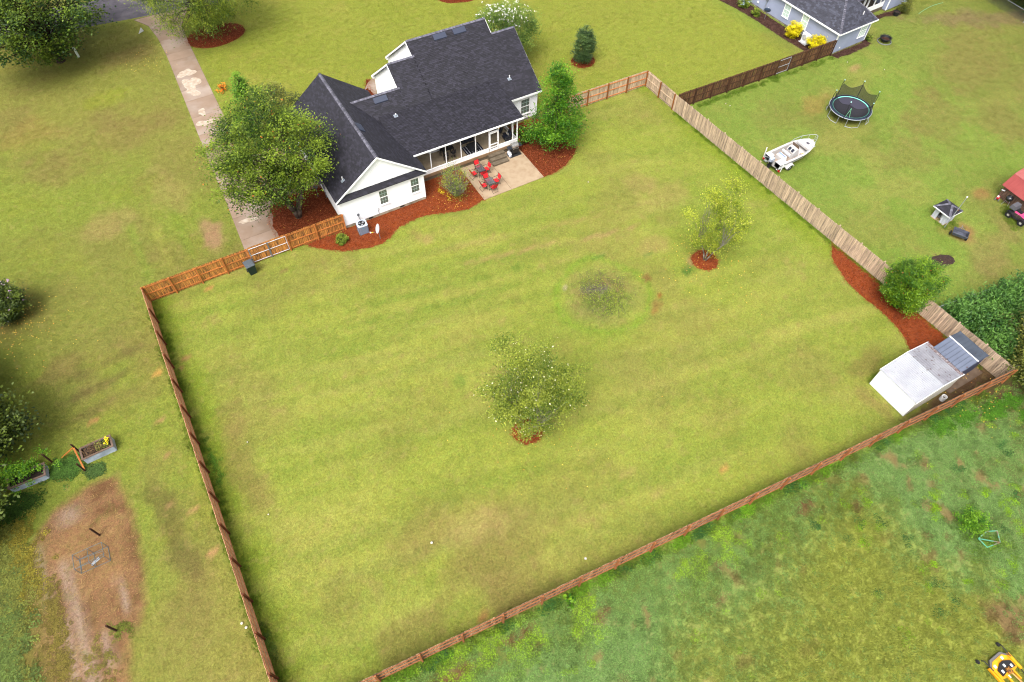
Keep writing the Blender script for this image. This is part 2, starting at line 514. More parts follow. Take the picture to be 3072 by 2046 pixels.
# bare or off-colour patches: x, y, rx, ry, rotation, colour, strength
PATCH = [
    (-10.1, 4.2, 1.0, 2.1, 0.1, g3(178, 142, 104), 0.95), (4.9, -3.5, .45, .9, 0.2, g3(166, 146, 84), .6), (5.5, -4.5, .5, .5, 0, C_STRAW, .5),
    (-14.0, -17.4, 1.3, 3.6, .1, C_BROWN, .5), (-13.6, -13.0, 1.2, 2.6, 0, C_BROWN, .4), (-5.3, -27.0, 2.6, 1.6, .3, C_BROWN, .42), (-1.5, -28.5, 3.0, 1.4, -.2, C_STRAW, .35),
    (26.6, -9.5, 2.6, 1.5, .3, C_STRAW, .35), (25.0, -7.6, 1.6, 1.2, 0, C_STRAW, .30), (21.8, -14.1, 1.6, .9, .2, C_STRAW, .35),
    (18.5, -11.2, 4.0, .22, -.18, C_STRAW, .65), (10.5, -9.2, 4.5, .25, -.2, C_STRAW, .55), (17.0, -8.6, 3.6, .25, -.2, C_STRAW, .35), (9.0, -6.9, 4.0, .25, -.2, C_STRAW, .3),
    (3.0, -9.6, 7.5, .42, -.2, g3(124, 148, 50), .6), (5.0, -11.6, 8.0, .40, -.2, g3(124, 148, 50), .55), (6.5, -7.6, 6.0, .36, -.2, g3(128, 150, 52), .45), (12.5, -10.0, 5.0, .3, -.2, g3(130, 152, 54), .4), (-2.0, -12.4, 5.0, .4, -.22, g3(128, 150, 52), .4),
    (-12.2, 6.5, .4, 7.0, .04, g3(132, 156, 50), .5), (-14.0, 5.0, .4, 7.0, .04, g3(166, 164, 74), .45), (-15.8, 5.5, .4, 7.0, .04, g3(130, 154, 50), .5),
    (-4.58, -33.2, .55, .28, .2, g3(196, 144, 84), .95), (-17.2, -6.95, .38, .25, .5, g3(206, 160, 84), 1), (-15.1, -6.6, .4, .28, .3, g3(186, 138, 90), .9), (-15.6, -7.4, .2, .3, 0, g3(186, 138, 90), .8),
    (-21.9, -8.85, .3, .25, 0, g3(190, 140, 86), .9), (13.7, -33.0, .5, .16, .4, g3(200, 150, 86), .9), (-18.8, -17.5, .28, .22, 0, g3(186, 148, 96), .9), (-18.2, -13.9, .3, .25, 0, g3(180, 142, 94), .9),
    (-17.9, -11.0, .35, .28, 0, g3(180, 142, 94), .8), (-17.3, -21.9, .3, .28, .2, g3(190, 148, 100), .9), (-17.6, -18.6, .3, .22, .2, g3(184, 146, 96), .9), (-11.9, -.9, .35, .25, 0, g3(196, 150, 86), .9), (-6.1, -2.0, .4, .3, 0, C_BROWN, .7),
    (-17.3, 10.5, 2.5, 1.5, .3, C_STRAW, .35), (-12, 12, 1.4, 3, .2, C_STRAW, .3), (-14, 22, 4, 2.5, .4, C_BROWN, .35), (-20, 20, 3, 2.5, .2, C_BROWN, .4), (-22, 26, 3, 2.4, .2, g3(160, 130, 70), .4), (-11.5, 35, 3.5, 1.6, .3, C_BROWN, .35), (-14.5, 28.5, 2.6, 1.3, .3, g3(150, 158, 48), .6),
    (-19.0, -19.5, .9, 4.2, .12, C_DARKB, .55), (-20, -4.2, 2.6, .55, .1, C_DARKB, .45), (-20.5, -6.0, 3.0, .5, .12, C_DARKB, .55), (-21.5, -7.9, 3.0, .55, .12, C_DARKB, .45), (-23.5, -3.4, 2.4, .9, .2, C_BROWN, .45),
    (51.4, -23.6, .9, .7, .3, g3(170, 128, 78), .8), (47.8, -6.5, 2.0, 1.1, .2, g3(165, 132, 74), .6), (45.8, -26.3, 1.2, .9, .4, g3(168, 124, 82), .8), (44.6, -25.0, .9, .6, .2, g3(160, 140, 76), .5), (50.0, -16.5, 5, 2, .5, C_NEIGH_B, .55),
    (56.5, -14, 5, 2.6, .5, C_NEIGH_B, .6), (68, -8.5, 9, 3.4, .35, C_NEIGH_B, .75), (77, -4.2, 8, 1.8, -.45, g3(140, 118, 84), .75), (61.3, .2, .7, .4, 0, g3(186, 140, 86), .8), (56.0, -4.0, 1.0, .45, .2, C_STRAW, .7), (72, -14.6, 6, 2, .3, C_NEIGH_B, .5), (43, -6, 3, 2, .3, C_NEIGH_B, .35),
    (62, -18, 4, 3, 0.6, C_NEIGH_B, .6), (47, -28.5, 4, 1.6, .3, g3(150, 126, 80), .5), (40, -22, 3, 4, .3, g3(150, 140, 72), .4),
    (33.5, -35.9, 2.4, 1.5, 0, g3(96, 70, 50), .9), (31, -36.6, 4.2, .75, .0, g3(100, 74, 52), .95), (26.4, -34.3, .8, 1.6, .1, C_BROWN, .55), (28.8, -31.6, 2.0, .8, .2, C_BROWN, .5),
    (34.6, -38.5, 2.6, 1.3, -.1, g3(86, 64, 42), .9), (16.5, -37.6, .8, .45, .2, g3(120, 80, 56), .8), (19.5, -39.2, .5, .3, .2, g3(120, 84, 60), .8), (22.5, -49.3, 1.1, 2.2, .3, g3(138, 112, 74), .95), (-8.6, -35.3, 2.2, .35, .05, g3(120, 80, 54), .8), (-3.4, -35.2, 1.2, .3, .05, g3(130, 86, 60), .7),
    (1.5, -36.6, .7, .4, .3, g3(136, 96, 66), .7), (8.0, -39.4, .5, .3, .3, g3(120, 84, 60), .7), (9.2, -37.8, .4, .3, .3, g3(120, 84, 60), .7), (0, -40.3, 1, .4, .3, g3(124, 90, 62), .6),
    (1.6, -18.3, .4, .5, 0, g3(110, 150, 52), .5), (22.4, -17.9, .7, .45, .4, g3(88, 122, 44), .9), (23.6, -17.2, .7, .5, .2, C_STRAW, .7), (10.5, -1.8 - 9, .6, .5, 0, g3(104, 140, 48), .5), (20.8, -14.9, .5, .3, 0, g3(96, 134, 48), .6), (16.9, -13.1, .9, .3, -.2, g3(96, 134, 52), .6),
    (12.8, -14.6, .3, .24, 0, g3(200, 180, 150), .7), (18.2, -19.6, .6, .4, 0, g3(150, 110, 60), .6), (19.1, -17.0, .5, .4, .3, g3(140, 96, 56), .7), (18.8, -18.9, .22, .2, 0, g3(170, 110, 50), .9), (17.6, -20.0, .3, .25, 0, g3(170, 120, 60), .7),
    (-21.0, 40.5, 5, 2.5, .0, g3(170, 160, 70), .4),
]
GARDEN = np.array([(-25.3, -14.1), (-23.2, -13.5), (-21.25, -13.6), (-20.9, -17.2), (-21.1, -20.5), (-21.5, -23.3), (-22.6, -24.4), (-23.2, -27.5), (-29, -27), (-28.6, -21.5), (-27.3, -16.2)])

def ground_colour(x, y):
    """base colour of turf and soil at ground points (linear RGB) and how much live turf grows there"""
    x = np.asarray(x, float); y = np.asarray(y, float)
    n1 = fbm(x, y, 7.0, 21, 4); n2 = fbm(x, y, 2.2, 31, 4); n3 = fbm(x, y, 16.0, 41, 3); n4 = fbm(x, y, 0.9, 51, 3)
    m = lambda a, b, t: a + (b - a) * t[..., None]
    bro = lambda c: np.broadcast_to(c, x.shape + (3,)).copy()
    # enclosed back lawn
    c = bro(C_LAWN)
    c = m(c, bro(C_LAWN_Y), sstep(.42, .80, n1) * .55)
    c = m(c, bro(C_LAWN_G), sstep(.42, .76, n3) * .50)
    c = m(c, bro(C_LAWN_G), sstep(.45, .85, n2) * .28)
    c = m(c, bro(C_BROWN), sstep(.58, .85, fbm(x, y, 3.6, 61, 5)) * .30)
    c = m(c, bro(C_STRAW), sstep(.68, .82, n4) * sstep(.45, .62, n1) * .40)
    ua = x * .977 - y * .21; va = x * .21 + y * .977
    st = fbm(ua, va * 9.0, 9.0, 151, 4)
    c = m(c, bro(g3(138, 156, 58)), sstep(.42, .68, st) * .55)
    c = m(c, bro(g3(150, 136, 76)), sstep(.48, .74, fbm(x, y, 5.2, 191, 5)) * .40)
    c = m(c, bro(g3(184, 178, 96)), sstep(.52, .75, fbm(ua, va * 7.0, 7.0, 161, 3)) * .28)
    # greener turf along the boards of the right fence and beside the left one
    e = np.minimum(np.abs(x - 34.9), np.abs(x + 15.9))
    c = m(c, bro(g3(138, 162, 40)), sstep(2.6, .6, e) * .7 * sstep(.25, .55, n2))
    # worn lower part of the lawn
    c = m(c, bro(C_BROWN), sstep(-22, -32, y) * sstep(9, -4, x) * sstep(.42, .62, n2) * .45)
    # street side
    t = sstep(4.0, 6.0, y) * sstep(-6.0, -3.0, x) * sstep(46, 42, x)
    s = bro(C_STREET)
    s = m(s, bro(g3(150, 160, 56)), sstep(.5, .7, n1) * .6)
    s = m(s, bro(g3(176, 166, 80)), sstep(.45, .85, n2) * .4)
    c = m(c, s, t)
    # the neighbour on the right
    t = np.maximum(sstep(34.9, 35.6, x), 0)
    s = bro(C_NEIGH)
    s = m(s, bro(C_NEIGH_B), sstep(.48, .75, n1) * .55)
    s = m(s, bro(g3(128, 158, 56)), sstep(.45, .8, n2) * .4)
    s = m(s, bro(g3(168, 168, 84)), sstep(.58, .75, fbm(x, y, 4.0, 71, 3)) * .5)
    s = m(s, bro(C_NEIGH_B), sstep(56, 74, x) * .45)
    front = sstep(-.9, .4, y)
    s = m(s, bro(g3(160, 166, 62)), front * sstep(54, 50, x) * .8)
    c = m(c, s, t)
    # left of the fence
    t = sstep(-16.0, -16.6, x) * sstep(60, 50, y)
    t = np.maximum(t, sstep(-7.0, -8.4, x) * sstep(-.3, .4, y))
    s = bro(C_LEFT)
    s = m(s, bro(C_LEFT_B), sstep(.42, .74, n1) * .55)
    s = m(s, bro(g3(150, 158, 54)), sstep(.45, .8, n2) * .4)
    s = m(s, bro(g3(160, 148, 78)), sstep(.52, .72, n3) * .5)
    s = m(s, bro(g3(150, 130, 76)), sstep(.50, .74, fbm(x, y, 4.2, 201, 5)) * .4)
    s = m(s, bro(g3(122, 134, 46)), sstep(-20, -27, x) * sstep(14, 4, y) * .7)  # far-left turf darkened, partly tree shade and vignetting put into the colour
    c = m(c, s, t)
    # rough field beyond the rear fence
    yf = -32.93 - .0893 * (x + 16.1)
    t = sstep(.05, -.35, y - yf) * sstep(-24, -19, x + (y + 33) * .5)
    s = bro(C_FIELD)
    tall = sstep(-2.0, 5.5, (-(y - yf) * .9 + (x - 12) * .55 + (n1 - .5) * 8 - 1.2))
    tall = np.clip(tall, 0, 1) * sstep(24, 19, x + (y + 45) * .3 + (n2 - .5) * 6)
    s = m(s, bro(C_FIELD2), tall)
    s = m(s, bro(g3(146, 110, 74)), sstep(.655, .74, fbm(x, y, 1.1, 81, 4)) * .7 * (1 - .55 * tall))
    s = m(s, bro(g3(120, 110, 56)), sstep(23, 31, x) * sstep(.4, .6, n2) * .5)
    strip = sstep(4.4, 1.2, yf - y + (n2 - .5) * 5) * sstep(24, 17, x)
    s = m(s, bro(g3(110, 128, 48)), strip * .7)
    c = m(c, s, t)
    field = t
    turf = np.ones_like(x)
    # burn-pit circle
    dx, dy = x - 15.0, y + 16.6
    rr = np.sqrt(dx * dx + dy * dy) + (n2 - .5) * 1.3
    c = m(c, bro(g3(150, 162, 74)), sstep(3.6, 2.4, rr) * .5)
    c = m(c, bro(g3(138, 170, 52)), np.exp(-((rr - 3.6) / .30) ** 2) * .75)
    n5 = fbm(x, y, .8, 171, 3)
    c = m(c, bro(g3(160, 136, 88)), sstep(3.4, 1.4, rr) * sstep(.38, .56, n5) * .8)
    c = m(c, bro(g3(130, 148, 64)), sstep(3.2, 1.2, rr) * sstep(.50, .66, fbm(x, y, .9, 181, 3)) * .7)
    a = -.28
    ex = (dx + .2) * math.cos(a) + (dy - .7) * math.sin(a); ey = -(dx + .2) * math.sin(a) + (dy - .7) * math.cos(a)
    ash = sstep(1.15, .6, np.sqrt((ex / 1.5) ** 2 + (ey / .42) ** 2) + (n4 - .5) * 1.4)
    c = m(c, bro(g3(132, 118, 112)), ash * .95)
    turf = turf * (1 - ash)
    for (px, py, rx, ry, ro, colr, st) in PATCH:
        ca, sa = math.cos(ro), math.sin(ro)
        ux = ((x - px) * ca + (y - py) * sa) / rx; uy = (-(x - px) * sa + (y - py) * ca) / ry
        d = np.sqrt(ux * ux + uy * uy)
        if rx * ry < .4: w = sstep(1.15, .6, d + (n4 - .5) * .8) * st
        else: w = sstep(1.3, .45, d + (n2 - .5) * 1.3 + (n4 - .5) * .9) * st
        c = m(c, bro(colr), w)
        turf = turf * (1 - w * .85)
    # vegetable plot: bare soil, dry stalks, furrows
    P = np.stack([x.ravel(), y.ravel()], 1)
    near = (x.ravel() < -18) & (y.ravel() < -11) & (y.ravel() > -31)
    sd = np.full(x.size, -9.0)
    if near.any():
        q = P[near]; d = edge_dist(GARDEN, q); ins = pip(GARDEN, q)
        sd[near] = np.where(ins, d, -d)
    sd = sd.reshape(x.shape) + (n4 - .5) * .7
    w = sstep(-.25, .35, sd)
    s = bro(g3(150, 112, 76))
    s = m(s, bro(g3(118, 84, 52)), sstep(.45, .65, n4) * .8)
    s = m(s, bro(g3(166, 128, 84)), sstep(.5, .7, n2) * .6)
    for fx, fy0, fy1, ww in ((-26.55, -16.4, -20.2, .3), (-25.25, -18.0, -26, .38), (-25.9, -21.5, -27, .3), (-22.6, -20.5, -22.8, .16), (-24.6, -14.6, -15.6, .7), (-23.9, -23.4, -25.5, .25)):
        fw = np.exp(-((x - fx - (y - fy0) * -.05 + (n2 - .5) * .5) / ww) ** 2) * sstep(fy0 + .5, fy0 - .3, y) * sstep(fy1 - .5, fy1 + .3, y)
        s = m(s, bro(g3(176, 150, 128)), np.clip(fw, 0, 1) * .85)
    s = m(s, bro(g3(108, 112, 36)), sstep(-25.6, -27.6, x + (n2 - .5) * 2.2) * .75)
    c = m(c, s, w)
    turf = turf * (1 - w)
    # dead grass under the trees where fallen leaves lie
    c = m(c, bro(g3(112, 92, 50)), sstep(4.6, 1.0, np.hypot(x + 26.8, y - 4.2)) * .7)
    shade = sstep(.35, .75, fbm(x, y, .55, 91, 3))
    c = c * (.96 + .08 * shade)[..., None]
    return c, turf, field, tall * t

def axis(lo, hi, st, outer):
    a = list(np.arange(lo, hi + 1e-6, st))
    return np.array(sorted([-v for v in outer if -v < lo - 5] + a + [v for v in outer if v > hi + 5]))
gxs = axis(-34, 92, 0.36, [50, 75, 120, 200, 350, 600]); gys = axis(-56, 62, 0.36, [75, 120, 200, 350, 600])
GX, GY = np.meshgrid(gxs, gys)
gc, gturf, gfield, gtall = ground_colour(GX.ravel(), GY.ravel())
nx, ny = len(gxs), len(gys)
GZ = np.zeros(GX.size)
idx = np.arange(nx * ny).reshape(ny, nx)
GF = np.stack([idx[:-1, :-1].ravel(), idx[:-1, 1:].ravel(), idx[1:, 1:].ravel(), idx[1:, :-1].ravel()], 1)

def ground_material():
    m, n, l, b = nt('turf_and_soil')
    at = n.new('ShaderNodeAttribute'); at.attribute_name = 'col'
    ge = n.new('ShaderNodeNewGeometry')
    cur = at.outputs['Color']
    hv = None
    for scl, lo, hi, a, bb in ((6.5, .36, .64, .80, 1.20), (3.0, .3, .7, .94, 1.06), (17.0, .36, .64, .74, 1.26)):
        nz = n.new('ShaderNodeTexNoise'); nz.inputs['Scale'].default_value = scl; nz.inputs['Detail'].default_value = 5; nz.inputs['Roughness'].default_value = .65
        l.new(ge.outputs['Position'], nz.inputs['Vector'])
        mr = n.new('ShaderNodeMapRange'); mr.inputs[1].default_value = lo; mr.inputs[2].default_value = hi; mr.inputs[3].default_value = a; mr.inputs[4].default_value = bb
        l.new(nz.outputs[0], mr.inputs[0])
        hv = n.new('ShaderNodeHueSaturation'); l.new(cur, hv.inputs['Color']); l.new(mr.outputs[0], hv.inputs['Value'])
        cur = hv.outputs[0]
    nz = n.new('ShaderNodeTexNoise'); nz.inputs['Scale'].default_value = 3.2; nz.inputs['Detail'].default_value = 6
    l.new(ge.outputs['Position'], nz.inputs['Vector'])
    mr = n.new('ShaderNodeMapRange'); mr.inputs[1].default_value = .3; mr.inputs[2].default_value = .7; mr.inputs[3].default_value = .488; mr.inputs[4].default_value = .512
    l.new(nz.outputs[0], mr.inputs[0])
    l.new(mr.outputs[0], hv.inputs['Hue'])
    def fleck(cur, scl, lo, hi, amt, colr, seed):
        nz = n.new('ShaderNodeTexNoise'); nz.inputs['Scale'].default_value = scl; nz.inputs['Detail'].default_value = 9; nz.inputs['Roughness'].default_value = .72
        ad = n.new('ShaderNodeVectorMath'); ad.operation = 'ADD'; ad.inputs[1].default_value = (seed, seed * 1.7, 0)
        l.new(ge.outputs['Position'], ad.inputs[0]); l.new(ad.outputs[0], nz.inputs['Vector'])
        mr = n.new('ShaderNodeMapRange'); mr.inputs[1].default_value = lo; mr.inputs[2].default_value = hi; mr.inputs[4].default_value = amt
        l.new(nz.outputs[0], mr.inputs[0])
        mx = n.new('ShaderNodeMix'); mx.data_type = 'RGBA'; l.new(mr.outputs[0], mx.inputs[0]); l.new(cur, mx.inputs[6]); mx.inputs[7].default_value = (*colr, 1)
        return mx.outputs[2]
    cur = fleck(cur, 1.3, .53, .72, .42, tuple(g3(186, 158, 104)), 11.0)      # thatch
    cur = fleck(cur, .9, .52, .74, .50, tuple(g3(104, 122, 44)), 47.0)        # denser, darker sward
    cur = fleck(cur, 4.0, .58, .68, .55, tuple(g3(120, 96, 58)), 83.0)        # small bare specks
    l.new(cur, b.inputs['Base Color'])
    b.inputs['Roughness'].default_value = .85; b.inputs['Specular IOR Level'].default_value = .15
    nz = n.new('ShaderNodeTexNoise'); nz.inputs['Scale'].default_value = 30; nz.inputs['Detail'].default_value = 6
    l.new(ge.outputs['Position'], nz.inputs['Vector'])
    bp = n.new('ShaderNodeBump'); bp.inputs['Strength'].default_value = .22; bp.inputs['Distance'].default_value = .04
    l.new(nz.outputs[0], bp.inputs['Height']); l.new(bp.outputs[0], b.inputs['Normal'])
    return m
ground = np_mesh('ground', np.stack([GX.ravel(), GY.ravel(), GZ], 1), GF, ground_material(), smooth=True)
struct(ground)
ca = ground.data.attributes.new('col', 'FLOAT_COLOR', 'POINT')
ca.data.foreach_set('color', np.concatenate([gc, np.ones((len(gc), 1))], 1).astype(np.float32).ravel())

# ------------------------------------------------------------------ road, driveway, path, patio
M_ASPH = mat('asphalt', lin(118, 112, 122, .40), .85, col2=lin(98, 92, 102, .40), scale=1.2, detail=6, bump=.3, bscale=60, col3=lin(140, 132, 138, .40), scale3=.35, lo3=.5, hi3=.65, world_co=True)
M_CONC = mat('driveway_concrete', lin(194, 166, 144, .46), .8, col2=lin(176, 148, 124, .46), scale=.55, detail=7, lo=.36, hi=.66, bump=.2, bscale=40, col3=lin(204, 184, 168, .46), scale3=.35, lo3=.5, hi3=.68, objrand=.05, world_co=True)
M_JOINT = mat('joint_filler', lin(104, 84, 68, .4), .9)
M_PATIO = mat('patio_concrete', lin(222, 196, 162, .46), .8, col2=lin(204, 174, 140, .46), scale=1.6, detail=7, lo=.35, hi=.65, bump=.15, bscale=50, col3=lin(176, 150, 124, .46), scale3=.9, lo3=.6, hi3=.76, world_co=True)
M_PALE = mat('painted_puddle_glare', lin(232, 216, 196, .52), .7, col2=lin(206, 182, 158, .5), scale=3)  # bright puddle reflections painted as flat pale patches
M_GREYC = mat('grey_concrete', lin(150, 134, 112, .42), .85, col2=lin(128, 112, 90, .42), scale=2.5, detail=6, bump=.2, bscale=30, world_co=True)

mb = MB()
rp = [(-60, 49.5), (-13.3, 43.05), (-7.95, 42.35), (20, 38.7), (90, 29.5), (90, 35.5), (20, 44.6), (-11.4, 48.4), (-14.2, 48.75), (-60, 55)]
mb.prism(rp, -.05, .004)
road = struct(mb.build('road', M_ASPH))
mb = MB(); mb.add([(-60, 52.2, .008), (-13.5, 45.9, .008), (20, 41.6, .008), (20, 41.66, .008), (-13.5, 45.96, .008), (-60, 52.26, .008)], [(0, 1, 4, 5), (1, 2, 3, 4)])
mb.build('seam', mat('road_seam', lin(70, 64, 70, .5), .8), road)

def xl(y):   # left and right edges of the driveway
    return np.interp(y, [-.1, 2, 8, 15, 33, 37, 40, 42.5], [-8.28, -8.2, -7.95, -7.8, -7.2, -7.25, -7.6, -9.0])
def xr(y):
    return np.interp(y, [-.1, 2, 6, 12.2, 14.5, 21, 32, 35, 38.5, 41.7], [-5.0, -4.9, -4.9, -4.9, -4.8, -4.72, -4.55, -4.5, -4.3, -2.8])
mb = MB()
ys = [-.05, 2, 4, 6, 8, 10, 12, 15, 20, 25, 30, 33, 35, 37, 38.5, 40, 41.4, 42.1]
mb.prism([(xl(y), y) for y in ys[::-1]] + [(xr(y), y) for y in ys], -.05, .012)
mb.prism([(-4.9, 1.0), (-.02, 1.0), (-.02, 13.4), (-4.9, 13.4)], -.05, .010)
drive = struct(mb.build('driveway', M_JOINT))
cuts = [-.05, 2.9, 5.75, 9.0, 12.2, 15.4, 18.3, 21.2, 24.1, 26.0, 28.9, 31.9, 33.3, 36.3, 39.3, 42.0]
for a, b2 in zip(cuts[:-1], cuts[1:]):
    yy = np.linspace(a + .012, b2 - .012, 5)
    mb = MB(); mb.prism([(xl(y) + .01, y) for y in yy[::-1]] + [(xr(y) - .01, y) for y in yy], -.02, .03)
    mb.build('slab', M_CONC, drive)
for x0, x1, y0, y1 in ((-4.88, -2.5, 5.8, 9.4), (-2.47, -.04, 5.8, 9.4), (-4.88, -2.5, 9.43, 13.3), (-2.47, -.04, 9.43, 13.3)):
    mb = MB(); mb.box(x0, x1, y0, y1, -.02, .026); mb.build('slab', M_CONC, drive)
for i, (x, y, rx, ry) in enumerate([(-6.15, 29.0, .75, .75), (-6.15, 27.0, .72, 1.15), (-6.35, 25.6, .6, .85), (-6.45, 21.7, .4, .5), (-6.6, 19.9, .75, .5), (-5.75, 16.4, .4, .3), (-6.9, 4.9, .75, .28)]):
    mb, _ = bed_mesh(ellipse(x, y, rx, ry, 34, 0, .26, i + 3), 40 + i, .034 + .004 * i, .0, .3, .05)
    struct(mb.build('puddle_glare', M_PALE))
mb = MB(); mb.box(11.93, 18.05, -2.64, 2.03, -.05, .035)
patio = struct(mb.build('patio', M_JOINT))
for x0, x1 in ((11.92, 14.69), (14.715, 18.06)):
    mb = MB(); mb.box(x0, x1, -2.65, 2.035, -.06, .05); mb.build('slab', M_PATIO, patio)
mb = MB()
for i in range(10):
    w0 = PI * .5 + i * .16; w1 = w0 + .155
    mb.add([(12.6 + r * math.cos(w), 15.4 + r * math.sin(w), .02) for r, w in ((3.0, w0), (4.2, w0), (4.2, w1), (3.0, w1))], [(0, 1, 2, 3)])
struct(mb.build('path', M_CONC))
mb = MB(); mb.box(31.6, 35.2, -36.4, -33.2, -.05, .05)
struct(mb.build('shed_slab', mat('old_slab', lin(132, 112, 94, .5), .9, col2=lin(110, 88, 70, .5), scale=2, detail=6)))

# ------------------------------------------------------------------ mulch beds
M_MULCH = mat('red_pine_mulch', lin(172, 82, 38, .52), .95, col2=lin(130, 56, 26, .50), scale=9, detail=6, bump=.9, bscale=34, col3=lin(176, 92, 46, .46), scale3=2.2, lo3=.5, hi3=.68, world_co=True, spec=.1)
M_MULCH2 = mat('weathered_dark_mulch', lin(140, 66, 34, .50), .95, col2=lin(104, 46, 24, .48), scale=9, detail=6, bump=.9, bscale=34, col3=lin(140, 66, 36, .46), scale3=2.0, lo3=.5, hi3=.68, world_co=True, spec=.1)
M_MULCH3 = mat('brown_bark_mulch', lin(96, 66, 56, .46), .95, col2=lin(70, 46, 40, .46), scale=9, detail=6, bump=.9, bscale=34, col3=lin(112, 82, 70, .46), scale3=2.2, lo3=.5, hi3=.68, world_co=True, spec=.1)
M_STRAW = mat('mulch_strands', lin(168, 84, 42, .5), .9, tint=True, tintamt=.55)
M_STRAW3 = mat('bark_strands', lin(104, 72, 60, .5), .9, tint=True, tintamt=.5)

def bed(poly, seed, material, straw, dens=110, mound=.07, name='mulch_bed', flecks=True):
    mb, P = bed_mesh(poly, seed, .014, mound)
    o = struct(mb.build(name, material, smooth=True))
    x0, y0 = P.min(0); x1, y1 = P.max(0)
    n = int((x1 - x0) * (y1 - y0) * dens)
    rs = np.random.RandomState(seed)
    g = np.stack([rs.uniform(x0 - .05, x1 + .05, n), rs.uniform(y0 - .05, y1 + .05, n)], 1)
    g = np.concatenate([g, np.stack([rs.uniform(x0 - .25, x1 + .25, n), rs.uniform(y0 - .25, y1 + .25, n)], 1)])
    ins = pip(P, g); d = edge_dist(P, g)
    half = np.arange(len(g)) < n
    k = (ins & half) | (~ins & (d < .22 * rs.rand(len(g))))
    g, d, ins = g[k], d[k], ins[k]
    n = len(g)
    if n == 0: return o
    d = np.where(ins, d, 0)
    z = .03 + mound * sstep(0, .7, d) + rs.uniform(0, .02, n)
    w = rs.uniform(0, 2 * PI, n); L = rs.uniform(.04, .11, n); wd = rs.uniform(.006, .014, n)
    dz = rs.uniform(-.012, .03, n)
    ux, uy = np.cos(w), np.sin(w)
    V = np.zeros((n, 4, 3))
    for k, (a, b2) in enumerate(((-1, -1), (1, -1), (1, 1), (-1, 1))):
        V[:, k, 0] = g[:, 0] + ux * L * a - uy * wd * b2
        V[:, k, 1] = g[:, 1] + uy * L * a + ux * wd * b2
        V[:, k, 2] = z + dz * (a + 1) / 2
    np_mesh('strands', V.reshape(-1, 3), np.arange(n * 4).reshape(n, 4), straw, o, rs.rand(n), 'stuff')
    return o

bed([(-3.52, -.15), (-2.9, -.95), (-2.14, -1.58), (-1.2, -2.3), (-.09, -2.72), (1.0, -3.05), (2.1, -3.05), (2.9, -2.75), (3.51, -2.25), (4.1, -2.0), (4.91, -1.89), (6, -1.86), (7.02, -1.97), (8.2, -2.4), (9.44, -2.84), (10.2, -2.92), (10.8, -2.85), (11.4, -2.68), (11.93, -2.6), (11.93, 2.1), (7.52, 2.1), (7.52, -.01), (0.02, -.01), (0, -.12)], 1, M_MULCH, M_STRAW)
bed([(-5.35, .4), (-5.4, 2.08), (-5.44, 3.9), (-5.0, 5.0), (-4.19, 5.84), (-3.2, 6.14), (-1.9, 6.22), (-.02, 6.3), (-.02, -.05), (-4.9, -.05)], 2, M_MULCH2, M_STRAW)
bed([(18.06, -2.66), (19.3, -2.6), (20.66, -2.23), (21.9, -1.5), (22.88, -.64), (23.3, .5), (23.25, 1.6), (22.9, 3), (22.3, 5.15), (18.05, 5.15), (18.06, 2.05)], 3, M_MULCH2, M_STRAW)
bed([(35.05, -21.4), (34.0, -22.5), (33.5, -23.6), (33.0, -25.2), (32.9, -26.9), (33.1, -28.6), (33.05, -30.2), (32.7, -31.4), (32.2, -32.3), (32.1, -33.2), (35.6, -33.5), (35.55, -32.8), (35.45, -29.5), (35.3, -25.9)], 4, M_MULCH, M_STRAW)
bed(ellipse(3.72, -24.15, 1.05, .95, 40, 0, .05, 5), 5, M_MULCH, M_STRAW)
bed(ellipse(24.42, -17.75, 1.12, 1.05, 40, 0, .04, 6), 6, M_MULCH, M_STRAW)
bed(ellipse(-1.6, 34.6, 3.1, 2.35, 60, 0, .03, 7), 7, M_MULCH2, M_STRAW, 60)
bed(ellipse(31.2, 10.95, 1.3, 1.2, 40, 0, .02, 8), 8, M_MULCH2, M_STRAW, 70)
bed(ellipse(25.6, 29.3, 2.6, 1.6, 40, -.3, .04, 9), 9, M_MULCH2, M_STRAW, 50)
bed([(8.6, 12.2), (9.5, 12.2), (9.5, 18.0), (10.2, 18.8), (9.7, 19), (8.9, 17.4), (8.5, 14.6)], 10, M_MULCH2, M_STRAW, 50)
bed([(51.8, 15.2), (52.22, 13.62), (52.8, 10.53), (53.0, 8.0), (53.06, 5.8), (53.2, 3.4), (53.43, 1.09), (53.6, -.7), (55.4, -.7), (54.9, 6), (54.5, 15.2)], 11, M_MULCH3, M_STRAW3, 60)
bed([(55.4, -1.0), (55.6, -1.75), (57.5, -1.9), (60.0, -1.75), (61.0, -1.5), (61.1, -.4), (60.3, -.4), (60.3, -.95)], 12, M_MULCH3, M_STRAW3, 60)
bed([(60.4, 1.2), (66.5, 1.7), (68.6, 1.1), (70.2, 1.5), (70.4, 2.1), (60.4, 2.6)], 13, M_MULCH3, M_STRAW3, 50)
bed(ellipse(41.6, -27.35, 1.15, .62, 40, -.35, .06, 14), 14, mat('dark_soil', lin(84, 64, 52, .5), .95, col2=lin(60, 44, 38, .5), scale=5, bump=.8, bscale=12), M_STRAW3, 30, .22, 'soil_mound')
